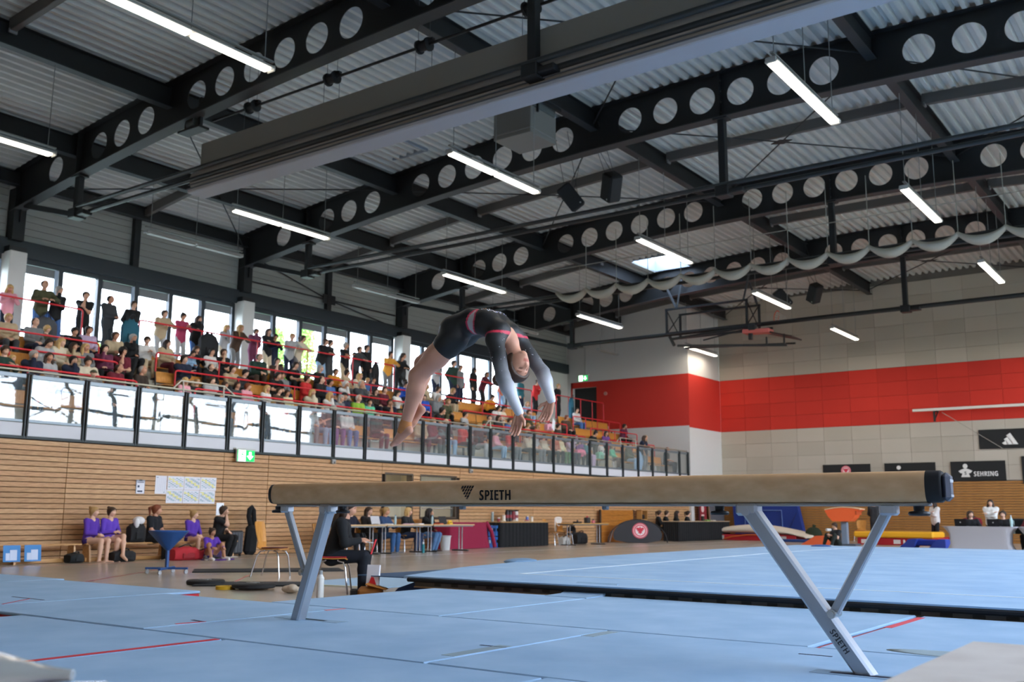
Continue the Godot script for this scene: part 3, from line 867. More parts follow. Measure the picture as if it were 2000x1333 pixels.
	while x < XR + 18.9 - 1.2:
		var b = B.new()
		var w = 1.2
		var rr = []
		for a in 13:
			var u = a / 12.0
			var sag = 0.26 * (1.0 - pow(absf(u * 2.0 - 1.0), 2.2))
			var ring = []
			for j in 10:
				var th = TAU * j / 10.0
				ring.append(V(x + u * w, 0.08 - sag + sin(th) * (0.07 + 0.07 * sin(u * PI)), -cos(th) * (0.12 + 0.1 * sin(u * PI))))
			rr.append(ring)
		b.loft(rr)
		part("scallop", b, net_m, nt)
		part("lift_cord", B.new().cyl(V(x + w, 0.1, 0), V(x + w, yc(x + w - 18.9) - 8.7, 0), 0.012, -1, 6), M("a9a79c", 0.8), nt)
		x += w
	part("head_cable", B.new().tube([V(-0.2, 0.95, 0), V(8, 1.0, 0), V(XR + 18.8, 1.0, 0)], 0.014, 6), M("a9a79c", 0.7), nt)
	# ceiling basketball goal folded up
	var g = thing("basketball_goal", "black steel frame of a folded ceiling basketball goal with orange hoop", "basketball goal", V(-18.7, 8.42, -36.7))
	var f = B.new()
	for zz in [0.35, -0.9]:
		f.bar(V(0, 0, zz), V(4.1, 0, zz), 0.09, 0.09).bar(V(0, 1.0, zz), V(3.6, 1.0, zz), 0.08, 0.08)
	for xx in [0.05, 3.55]:
		f.bar(V(xx, 0, 0.35), V(xx, 1.0, 0.35), 0.08, 0.08).bar(V(xx, 0, -0.9), V(xx, 1.0, -0.9), 0.08, 0.08).bar(V(xx, 0, 0.35), V(xx, 1.0, -0.9), 0.03, 0.03).bar(V(xx, 1.0, 0.35), V(xx, 0, -0.9), 0.03, 0.03)
	part("frame", f, steel, g)
	f = B.new()
	f.bar(V(0.2, -0.22, 0.2), V(3.6, -0.05, 0.2), 0.09, 0.1).bar(V(0.4, -0.5, 0.1), V(5.1, -0.95, 0.3), 0.09, 0.09).bar(V(0.4, -0.5, -0.6), V(5.1, -0.75, -0.6), 0.07, 0.07).bar(V(0.1, -0.1, 0.2), V(0.3, -0.5, 0.2), 0.1, 0.1).bar(V(1.6, -0.4, 0.2), V(3.7, -0.1, 0.2), 0.05, 0.05)
	f.bar(V(4.3, -0.55, 0.3), V(4.3, -0.9, 0.3), 0.06, 0.06).bar(V(5.0, -0.5, 0.3), V(5.0, -0.95, 0.3), 0.06, 0.06)
	part("folding_arm", f, steel, g)
	part("bracket", B.new().box(V(3.75, -0.12, 0.3), V(0.3, 0.25, 0.25), Basis(), 0.03).box(V(3.65, -0.45, 0.3), V(0.16, 0.3, 0.12), Basis(), 0.02), steel, g)
	var br = B.new()
	for e in [[V(0.5, 1.0, 0.3), V(-0.1, 2.2, 0.2)], [V(0.5, 1.0, 0.3), V(0.7, 2.3, 0.2)], [V(3.4, 1.0, 0.3), V(3.7, 2.3, 0.2)], [V(3.5, 1.0, -0.9), V(3.4, 2.3, 0.0)]]: br.bar(e[0], e[1], 0.07, 0.07)
	part("hanger", br, M("44484c", 0.5), g)
	part("backboard", B.new().box(V(4.6, -0.42, -0.2), V(1.5, 0.05, 1.05), Basis(Vector3.BACK, -0.28), 0.01), M("33282a", 0.5), g)
	part("target_panel", B.new().box(V(3.9, -0.28, 0.15), V(1.1, 0.16, 0.5), Basis(Vector3.BACK, -0.05), 0.02), M("d06a62", 0.6), g)
	var ring = []
	for j in 25: ring.append(V(4.55, 0.05, -0.1) + Basis(Vector3.BACK, -0.28) * V(-0.04 + 0.0, 0.24 + 0.225 * sin(TAU * j / 24.0), 0.225 * cos(TAU * j / 24.0)))
	part("hoop", B.new().tube(ring, 0.016, 8, -1, false), M("e2552b", 0.5), g)
	var nb = B.new()
	for j in 12:
		var a = TAU * j / 12.0
		nb.cyl(V(4.58, 0.28 + 0.22 * sin(a), -0.1 + 0.22 * cos(a)), V(4.95, 0.12 + 0.12 * sin(a + 0.4), -0.1 + 0.12 * cos(a + 0.4)), 0.007, -1, 4)
		nb.cyl(V(4.58, 0.28 + 0.22 * sin(a), -0.1 + 0.22 * cos(a)), V(4.95, 0.12 + 0.12 * sin(a - 0.4), -0.1 + 0.12 * cos(a - 0.4)), 0.007, -1, 4)
	part("hoop_net", nb, M("cfc8bc", 0.8), g)

func build_end_wall() -> void:
	var beige = M("b0a798", 0.92)
	# backing and clad panels
	var b = B.new().span(V(XB, 0, ZE - 0.5), V(XR + 0.4, 11.9, ZE - 0.06))
	var w = struct("wall_end", b, M("6f6a62", 0.9), "end wall of square acoustic panels with a broad red band")
	var tones = [M("b3aa9b", 0.92), M("aea596", 0.92), M("b7ae9f", 0.92)]
	var reds = [M("c32b1b", 0.8), M("be291a", 0.8), M("c82d1d", 0.8)]
	var x0 = -20.2
	var pm = B.new().box(V(0.625, 0.3115, 0), V(1.243, 0.616, 0.05), Basis(), 0.004).mesh()
	for cx in 14:
		for r in 14:
			var y = 2.53 + 0.6225 * r
			if y + 0.3 > yc(x0 + 1.25 * cx) + 0.56: continue
			inst("panel", pm, (reds if r >= 4 and r < 8 else tones)[rng.randi() % 3], w, Transform3D(Basis(), V(x0 + 1.25 * cx, y, ZE - 0.035)))
	stuff(part("far_panel", B.new().span(V(x0 + 17.5, 2.53, ZE - 0.06), V(XR, 5.02, ZE - 0.01)).span(V(x0 + 17.5, 7.51, ZE - 0.06), V(XR, 11.3, ZE - 0.01)), beige, w))
	stuff(part("far_red_panel", B.new().span(V(x0 + 17.5, 5.02, ZE - 0.06), V(XR, 7.51, ZE - 0.01)), red_paint, w))
	# wood boards below
	var sl = B.new()
	for r in 24: sl.span(V(XB + 0.02, 0.01 + r * 0.1045, ZE - 0.06), V(XR, 0.01 + r * 0.1045 + 0.085, ZE - 0.015), 0.004)
	stuff(part("wood_slat", sl, wood_dark, w))
	# short wall beside the gallery and its return
	b = B.new()
	b.span(V(XW - 0.4, 0, ZJ - 0.3), V(-25.12, 11.0, ZJ) if false else V(-26.5, 11.0, ZJ))
	b.span(V(-26.5, 0, ZJ - 0.3), V(-25.12, 5.25, ZJ)); b.span(V(-26.5, 7.22, ZJ - 0.3), V(-25.12, 11.2, ZJ)); b.span(V(-25.12, 0, ZJ - 0.3), V(-20.2, 11.3, ZJ))
	b.span(V(-20.5, 2.56, ZE), V(-20.2, 11.3, ZJ - 0.3)); b.span(V(-20.5, 0, ZE), V(XB - 0.05, 2.56, ZJ - 0.3))
	var sw = struct("wall_corner", b, M("cdcac5", 0.88), "smooth white wall beside the gallery with a painted red band")
	part("red_band", B.new().span(V(-25.12, 5.1, ZJ), V(-20.198, 7.5, ZJ + 0.004)).span(V(-26.6, 7.22, ZJ), V(-25.12, 7.5, ZJ + 0.004)).span(V(-26.6, 5.25, ZJ), V(-26.5, 7.5, ZJ + 0.004)), red_paint, sw)
	part("red_band", B.new().span(V(-20.2, 5.02, ZE), V(-20.196, 7.5, ZJ + 0.004)), red_paint, sw)
	struct("door_1", B.new().span(V(-26.5, 5.25, ZJ - 0.25), V(-25.12, 7.22, ZJ - 0.2)), M("141518", 0.5), "dark double door at the end of the gallery")
	part("conduit", B.new().bar(V(-25.75, 7.8, ZJ + 0.02), V(-25.75, 9.2, ZJ + 0.02), 0.06, 0.04).bar(V(-26.7, 9.2, ZJ + 0.02), V(-25.72, 9.2, ZJ + 0.02), 0.04, 0.04), M("b5b3ae", 0.6), sw)
	part("detector", B.new().cyl(V(-24.6, 6.85, ZJ), V(-24.6, 6.85, ZJ + 0.05), 0.09), M("c4857a", 0.6), sw)
	exit_sign(V(-25.82, 7.68, ZJ + 0.1), 0.0, "green and white exit sign above the dark door at the gallery end")
	exit_sign(V(-20.16, 2.44, -16.32), PI / 2, "green and white exit sign with arrow on the wood wall under the gallery")
	# banners
	var bl = M("121314", 0.7)
	var wt = M("dfddd8", 0.7)
	for k in 4:
		var x = -15.3 + 2.7 * k
		var lab: String = ["black banner with round red eagle crest, half hidden by the balance beam", "black banner with a white figure, lower part hidden behind the balance beam", "black banner with white crowned figure and the word SEHRING", "black banner at the picture's right edge beside the SEHRING banner"][k]
		var t = thing("wall_banner", lab, "banner", V(x + 1.05, 2.93, ZE + 0.03), 0, "black banners on the end wall")
		part("sheet", B.new().box(V(0, 0, 0), V(2.1, 0.8 if k != 3 else 1.1, 0.03), Basis(), 0.004), bl, t)
		if k == 0: crest(t, V(-0.02, 0.12, 0.02), 0.22)
		if k == 1: part("figure_mark", B.new().ball(V(-0.45, 0.2, 0.016), V(0.09, 0.09, 0.004)).prism([Vector2(-0.7, 0.02), Vector2(-0.2, 0.02), Vector2(-0.3, -0.25), Vector2(-0.6, -0.25)], V(0, 0, 0.015), Vector3.RIGHT, Vector3.UP, 0.003), wt, t)
		if k == 2:
			part("figure_mark", B.new().ball(V(-0.48, 0.2, 0.016), V(0.095, 0.1, 0.004)).prism([Vector2(-0.75, 0.0), Vector2(-0.62, 0.07), Vector2(-0.52, 0.1), Vector2(-0.44, 0.1), Vector2(-0.34, 0.07), Vector2(-0.21, 0.0), Vector2(-0.28, -0.08), Vector2(-0.36, -0.1), Vector2(-0.3, -0.25), Vector2(-0.66, -0.25), Vector2(-0.6, -0.1), Vector2(-0.68, -0.08)], V(0, 0, 0.015), Vector3.RIGHT, Vector3.UP, 0.003), wt, t)
			text("figure_letter", "S", 0.13, bl, t, Transform3D(Basis(), V(-0.48, -0.09, 0.021)))
			text("lettering", "SEHRING", 0.19, wt, t, Transform3D(Basis.from_scale(Vector3(0.82, 1, 1)), V(0.3, -0.13, 0.018)))
	var ad = thing("wall_banner", "large black banner with three slanted white stripes, higher than the others", "banner", V(-7.45, 4.21, ZE + 0.03), 0, "black banners on the end wall")
	part("sheet", B.new().box(V(0, 0, 0), V(2.55, 0.8, 0.03), Basis(), 0.004), bl, ad)
	for k in 3:
		var h: float = [0.16, 0.32, 0.47][k]
		var x: float = [-0.3, -0.12, 0.06][k]
		var lean = 0.58
		part("stripe_mark", B.new().prism([Vector2(x - 0.08 + (0.05 if k == 0 else 0.0), -0.24), Vector2(x + 0.13, -0.24), Vector2(x + 0.13 - h * lean, -0.24 + h), Vector2(x - 0.02 - h * lean, -0.24 + h - 0.1)], V(0.0, 0, 0.015), Vector3.RIGHT, Vector3.UP, 0.003), wt, ad)
	# white bar on brackets across the red band
	var wb = thing("wall_bar", "long white bar on dark brackets in front of the red band", "bar", V(-11.1, 5.48, ZE + 0.75))
	part("bar", B.new().span(V(0, -0.05, -0.06), V(14, 0.06, 0.06), 0.01), M("d6d2c8", 0.5), wb)
	for k in 4:
		var x = 0.85 + 4.2 * k
		part("bracket", B.new().bar(V(x, -0.03, 0), V(x, -0.03, -0.74), 0.06, 0.06).bar(V(x, -0.5, -0.05), V(x, 0, -0.05), 0.08, 0.08).bar(V(x, -0.45, -0.05), V(x, -0.03, -0.72), 0.04, 0.04), steel, wb)
	part("pull_cord", B.new().cyl(V(1.1, -0.1, -0.3), V(3.3, -1.7, -0.72), 0.012, -1, 5), M("a09a8e", 0.8), wb)

func exit_sign(p: Vector3, turn: float, label: String) -> void:
	var t = thing("exit_sign", label, "exit sign", p, turn, "exit signs")
	part("housing", B.new().box(V(0, 0.0, -0.02), V(0.56, 0.3, 0.06), Basis(), 0.008).box(V(0, 0.17, -0.06), V(0.62, 0.04, 0.12), Basis(), 0.008), M("c8c8c4", 0.5), t)
	var gr = glow("18a04c", 1.3)
	var wh = glow("eafff0", 2.2)
	part("light_panel_green", B.new().box(V(0.12, 0, 0.012), V(0.28, 0.27, 0.006)).box(V(-0.255, 0, 0.012), V(0.03, 0.27, 0.006)), gr, t)
	part("light_panel_white", B.new().box(V(-0.13, 0, 0.012), V(0.22, 0.27, 0.006)), wh, t)
	part("light_arrow", B.new().box(V(0.12, 0.04, 0.016), V(0.07, 0.12, 0.004)).prism([Vector2(0.02, 0.0), Vector2(0.22, 0.0), Vector2(0.12, -0.1)], V(0, -0.0, 0.014), Vector3.RIGHT, Vector3.UP, 0.004), wh, t)
	var man = B.new().ball(V(-0.11, 0.085, 0.016), V(0.022, 0.022, 0.004))
	for e in [[V(-0.12, 0.055, 0.017), V(-0.135, -0.02, 0.017)], [V(-0.135, -0.02, 0.017), V(-0.1, -0.06, 0.017)], [V(-0.1, -0.06, 0.017), V(-0.1, -0.11, 0.017)], [V(-0.135, -0.02, 0.017), V(-0.17, -0.06, 0.017)], [V(-0.17, -0.06, 0.017), V(-0.21, -0.06, 0.017)], [V(-0.12, 0.045, 0.017), V(-0.08, 0.01, 0.017)], [V(-0.12, 0.045, 0.017), V(-0.17, 0.03, 0.017)]]: man.bar(e[0], e[1], 0.022, 0.004, 0.0, Vector3.BACK)
	part("light_figure", man, gr, t)
	area_dir("exit_sign_light", p + Basis(Vector3.UP, turn) * V(0, 0, 0.03), Basis(Vector3.UP, turn + PI), Vector2(0.5, 0.26), 0.05, Color("b8ffd0"))

func area_dir(called: String, p: Vector3, bas: Basis, s: Vector2, e: float, col: Color) -> void:
	var a = AreaLight3D.new()
	a.name = called; a.light_color = col; a.light_energy = e; a.area_size = s; a.area_normalize_energy = true
	a.area_range = 30.0; a.area_attenuation = 2.0; a.shadow_enabled = true
	a.transform = Transform3D(bas, p)
	add_child(a, true)

func crest(t: Node3D, o: Vector3, r: float) -> void:   # round red and white club crest with an eagle
	var bx = func(rr: float, d: float) -> B: return B.new().tube([o + V(0, 0, 0), o + V(0, 0, d)], rr, 36)
	part("crest_ring", bx.call(r, 0.004), M("d9606e", 0.6), t)
	part("crest_rim", bx.call(r * 0.84, 0.006), M("f0dcdc", 0.6), t)
	part("crest_field", bx.call(r * 0.78, 0.008), M("d9606e", 0.6), t)
	part("crest_disc", bx.call(r * 0.6, 0.010), M("f4e6e6", 0.6), t)
	var e = [Vector2(0, 0.52), Vector2(0.1, 0.46), Vector2(0.08, 0.3), Vector2(0.3, 0.42), Vector2(0.5, 0.3), Vector2(0.46, 0.05), Vector2(0.34, 0.12), Vector2(0.4, -0.15), Vector2(0.26, -0.05), Vector2(0.2, -0.2), Vector2(0.34, -0.4), Vector2(0.12, -0.3), Vector2(0, -0.52), Vector2(-0.12, -0.3), Vector2(-0.34, -0.4), Vector2(-0.2, -0.2), Vector2(-0.26, -0.05), Vector2(-0.4, -0.15), Vector2(-0.34, 0.12), Vector2(-0.46, 0.05), Vector2(-0.5, 0.3), Vector2(-0.3, 0.42), Vector2(-0.08, 0.3), Vector2(-0.14, 0.44)]
	var pts = []
	for v in e: pts.append(v * r * 1.0)
	part("crest_eagle", B.new().prism(pts, o + V(0, 0, 0.010), Vector3.RIGHT, Vector3.UP, 0.003), M("cf3045", 0.6), t)

func blue_mat(label: String, x0: float, x1: float, z0: float, z1: float, extra := []) -> Node3D:
	var o = V((x0 + x1) / 2.0, 0, (z0 + z1) / 2.0)
	var w = absf(x1 - x0); var d = absf(z1 - z0)
	var t = thing("landing_mat", label, "mat", o, 0, "blue landing mats round the balance beam")
	part("side_band", B.new().box(V(0, 0.095, 0), V(w - 0.012, 0.17, d - 0.012), Basis(), 0.01), M("b3141f", 0.6), t)
	part("top_cover", B.new().box(V(0, 0.192, 0), V(w, 0.026, d), Basis(), 0.008), mat_blue, t)
	for e in extra:
		var a: Vector3 = e[0] - o; var b: Vector3 = e[1] - o
		part(e[2], B.new().bar(V(a.x, 0.2055, a.z), V(b.x, 0.2055, b.z), e[3], 0.003), M(e[4], 0.9), t)
	return t

func build_floor_gear() -> void:
	# blue mats, each a slab of its own with red sides
	var navy = "20304f"; var velcro = "8fa3ae"
	blue_mat("blue landing mat in the foreground at bottom left, its red seam side showing", -7.97, -5.475, -1.9, -4.32, [[V(-5.5, 0, -4.3), V(-5.5, 0, -1.95), "red_seam", 0.05, "c8303a"]])
	blue_mat("blue landing mat at bottom middle, beside the long red seam", -5.435, -2.95, -1.9, -4.32)
	blue_mat("blue landing mat at bottom right, under the beam's right leg foot", -2.94, -0.4, -1.9, -4.34, [[V(-2.5, 0, -4.1), V(-2.2, 0, -4.1), "velcro_patch", 0.1, velcro]])
	blue_mat("blue landing mat at the right edge of the picture, near row", -0.38, 2.2, -1.9, -4.34)
	blue_mat("blue landing mat at far left of the middle row", -14.6, -11.9, -4.66, -6.95)
	blue_mat("blue landing mat left of the red gap, second of the middle row", -11.88, -9.02, -4.66, -6.8, [[V(-9.75, 0, -5.17), V(-9.17, 0, -5.16), "slit", 0.025, navy], [V(-9.4, 0, -5.15), V(-9.03, 0, -4.7), "red_seam", 0.02, "b02a38"]])
	blue_mat("blue landing mat behind the red gap, third of the middle row", -9.0, -6.42, -4.37, -6.35, [[V(-6.62, 0, -4.93), V(-6.44, 0, -4.9), "slit", 0.03, navy], [V(-6.48, 0, -4.68), V(-6.45, 0, -4.92), "red_seam", 0.035, "d2424c"]])
	blue_mat("blue landing mat under the beam's left leg", -6.4, -3.77, -4.35, -6.35, [[V(-6.3, 0, -5.52), V(-5.6, 0, -5.52), "velcro_patch", 0.12, "86a3bd"], [V(-6.12, 0, -5.52), V(-5.78, 0, -5.52), "leg_slot", 0.05, "141c3a"], [V(-3.83, 0, -4.63), V(-3.83, 0, -5.2), "velcro_patch", 0.1, velcro], [V(-3.98, 0, -5.13), V(-3.78, 0, -5.13), "slit", 0.02, navy], [V(-6.42, 0, -6.12), V(-6.4, 0, -6.33), "red_seam", 0.04, "e07a7a"]])
	blue_mat("blue landing mat under the beam's right half with chalk smudge", -3.75, -1.1, -4.35, -6.35, [[V(-3.7, 0, -5.95), V(-3.7, 0, -6.3), "velcro_patch", 0.1, velcro], [V(-1.95, 0, -5.4), V(-1.2, 0, -5.4), "velcro_patch", 0.13, "86a3bd"], [V(-1.86, 0, -5.4), V(-1.3, 0, -5.4), "leg_slot", 0.055, "141c3a"], [V(-2.25, 0, -6.0), V(-2.05, 0, -6.0), "slit", 0.02, navy]])
	blue_mat("blue landing mat beside the white crash mat, middle row", -1.08, 1.6, -4.35, -6.35)
	blue_mat("blue landing mat left of the raised corner, row beside the spring floor", -7.42, -5.38, -6.38, -8.72)
	var m = blue_mat("blue landing mat with one corner curled up, beside the spring floor", -5.36, -2.33, -6.38, -8.95)
	part("curled_corner", B.new().prism([Vector2(0, 0), Vector2(0.3, 0.0), Vector2(0.62, 0.1), Vector2(0.63, 0.125), Vector2(0.3, 0.025), Vector2(0, 0.02)], V(-1.52, 0.19, -0.95), V(0, 0, -1), Vector3.UP, -0.5), mat_blue, m)
	m = blue_mat("blue landing mat right of a pink red seam, beside the spring floor", -2.26, 0.5, -6.38, -8.9, [[V(-2.24, 0, -7.8), V(-2.24, 0, -8.75), "red_seam", 0.06, "d8505c"]])
	part("chalk_smudge", B.new().ball(V(-0.55, 0.2045, 1.1), V(0.5, 0.003, 0.16), 24, 4), M("96a9b2", 0.95), m)
	blue_mat("blue landing mat at the right edge of the picture, row beside the spring floor", 0.52, 3.2, -6.38, -8.9)
	balance_beam()
	spring_floor()
	crash_mat()
	# chalk stand
	var blue_steel = M("2a5590", 0.45)
	var t = thing("chalk_stand", "blue funnel shaped chalk bowl on a post with castors", "chalk stand", V(-14.95, 0, -10.55))
	part("funnel", B.new().lathe([Vector2(0.02, 0.38), Vector2(0.05, 0.4), Vector2(0.34, 0.7), Vector2(0.345, 0.72), Vector2(0.33, 0.72), Vector2(0.05, 0.43), Vector2(0.0, 0.42)], Vector3.ZERO, 8, Basis(Vector3.UP, 0.4)), blue_steel, t)
	part("post", B.new().bar(V(0, 0.1, 0), V(0, 0.42, 0), 0.05, 0.05, 0.004), blue_steel, t)
	for k in 2: part("foot_bar", B.new().box(V(0, 0.09, 0), V(0.72, 0.035, 0.05), Basis(Vector3.UP, 0.63 + PI / 2 * k), 0.005), blue_steel, t)
	for k in 4:
		var e = Basis(Vector3.UP, 0.63 + PI / 2 * k) * V(0.33, 0, 0)
		part("castor", B.new().cyl(e + V(-0.012, 0.035, 0), e + V(0.012, 0.035, 0), 0.035).bar(e + V(0, 0.03, 0), e + V(0, 0.08, 0), 0.03, 0.03), M("9a9a9a", 0.35, 0.6), t)
	# chairs at the beam
	chair(V(-13.0, 0, -11.15), 2.05, "empty wooden shell chair facing away, left of the beam leg", ply, "5d2a22")
	chair(V(-9.72, 0, -9.35), 2.25, "wooden chair with red seat pad under the judge in black", ply, "a01f2a")
	# dark rubber mats and pads on the floor
	var rub = M("26282a", 0.9)
	t = thing("rubber_mat", "long thin black rubber mat behind the empty chair", "mat", V(-14.4, 0, -12.3))
	part("sheet", B.new().box(V(0, 0.01, 0), V(2.6, 0.02, 0.95), Basis(Vector3.UP, 0.9), 0.004), rub, t)
	t = thing("rubber_mat", "thin black rubber mat close to the landing mats with round pads on it", "mat", V(-11.75, 0, -9.75))
	part("sheet", B.new().box(V(0, 0.01, 0), V(1.55, 0.02, 0.75), Basis(Vector3.UP, 0.72), 0.004), rub, t)
	for q in [[V(-12.3, 0.0, -9.35), 0.27, "flat black round pad lying on the floor at the rubber mat's end"], [V(-11.0, 0.02, -9.15), 0.29, "black round pad with white print lying on the rubber mat"]]:
		t = thing("round_pad", q[2], "pad", q[0])
		part("pad", B.new().lathe([Vector2(0, 0.0), Vector2(q[1] - 0.02, 0.0), Vector2(q[1], 0.015), Vector2(q[1], 0.05), Vector2(q[1] - 0.02, 0.065), Vector2(0, 0.068)], Vector3.ZERO, 32), M("1b1b1c", 0.7), t)
		part("print", B.new().tube([V(-0.09, 0.069, 0.05), V(0.09, 0.069, 0.03)], 0.006, 6).tube([V(-0.1, 0.069, -0.02), V(0.06, 0.069, -0.05)], 0.006, 6), M("b9b9b9", 0.7), t)
	t = thing("tape_roll", "yellow tape roll lying beside the round black pad", "tape", V(-11.3, 0, -8.92))
	part("roll", B.new().lathe([Vector2(0.06, 0), Vector2(0.13, 0.0), Vector2(0.13, 0.045), Vector2(0.06, 0.045), Vector2(0.06, 0)], Vector3.ZERO, 28), M("e3b21c", 0.6), t)
	t = thing("water_bottle", "white water bottle on the floor beside the judge's chair", "bottle", V(-9.25, 0, -8.72))
	part("body", B.new().lathe([Vector2(0, 0), Vector2(0.04, 0.0), Vector2(0.045, 0.02), Vector2(0.045, 0.24), Vector2(0.02, 0.29)], Vector3.ZERO, 16), M("dcdcd6", 0.4), t)
	part("cap", B.new().lathe([Vector2(0.024, 0.285), Vector2(0.024, 0.33), Vector2(0, 0.335)], Vector3.ZERO, 12), M("9aa0a4", 0.4), t)
	t = thing("cloth_bundle", "pale crumpled cloth on the floor left of the beam leg", "cloth", V(-10.15, 0, -9.05))
	part("cloth", B.new().ball(V(0, 0.05, 0), V(0.14, 0.05, 0.1), 14, 8).ball(V(0.08, 0.07, 0.04), V(0.08, 0.05, 0.06), 10, 6), M("d6c3ab", 0.9), t)
	t = thing("leather_bag", "open brown leather bag with papers beside the judge's feet", "bag", V(-8.72, 0, -9.05), 0.6)
	part("body", B.new().box(V(0, 0.07, 0), V(0.3, 0.14, 0.14), Basis(Vector3.RIGHT, 0.25), 0.03), M("a5682c", 0.6), t)
	part("flap", B.new().box(V(0.08, 0.15, 0.03), V(0.26, 0.015, 0.2), Basis(Vector3.BACK, -0.25), 0.005), M("b9772f", 0.6), t)
	part("lens_case", B.new().box(V(-0.2, 0.06, 0), V(0.09, 0.12, 0.1), Basis(), 0.02), M("1c1a1a", 0.5), t)
	t = thing("paper_folder", "white folder with red corner standing in the leather bag", "folder", V(-8.75, 0.1, -9.12), 0.3)
	part("sheet", B.new().box(V(0, 0.15, 0), V(0.17, 0.3, 0.03), Basis(Vector3.RIGHT, -0.12), 0.003), M("eeecef", 0.7), t)
	part("red_corner", B.new().prism([Vector2(-0.08, 0), Vector2(0.08, 0), Vector2(0.02, 0.15), Vector2(-0.01, 0.16)], V(0, 0, 0.02), Vector3.RIGHT, Vector3.UP, 0.01), M("d8262e", 0.6), t)
	# runner carpet along the spring floor
	t = thing("floor_runner", "pale blue carpet strip on the floor along the spring floor", "carpet", V(-11.2, 0, -18.5))
	part("carpet", B.new().prism([Vector2(-0.3, -8.4), Vector2(1.4, -8.1), Vector2(1.4, 8.5), Vector2(-1.6, 8.5)], V(0, 0.0, 0), Vector3.RIGHT, V(0, 0, -1), 0.014), M("a3c0d8", 0.95), t)
	part("edge_tape", B.new().bar(V(1.38, 0.008, 8.1), V(-0.3, 0.008, 8.4), 0.06, 0.018), M("d8d2b8", 0.8), t)

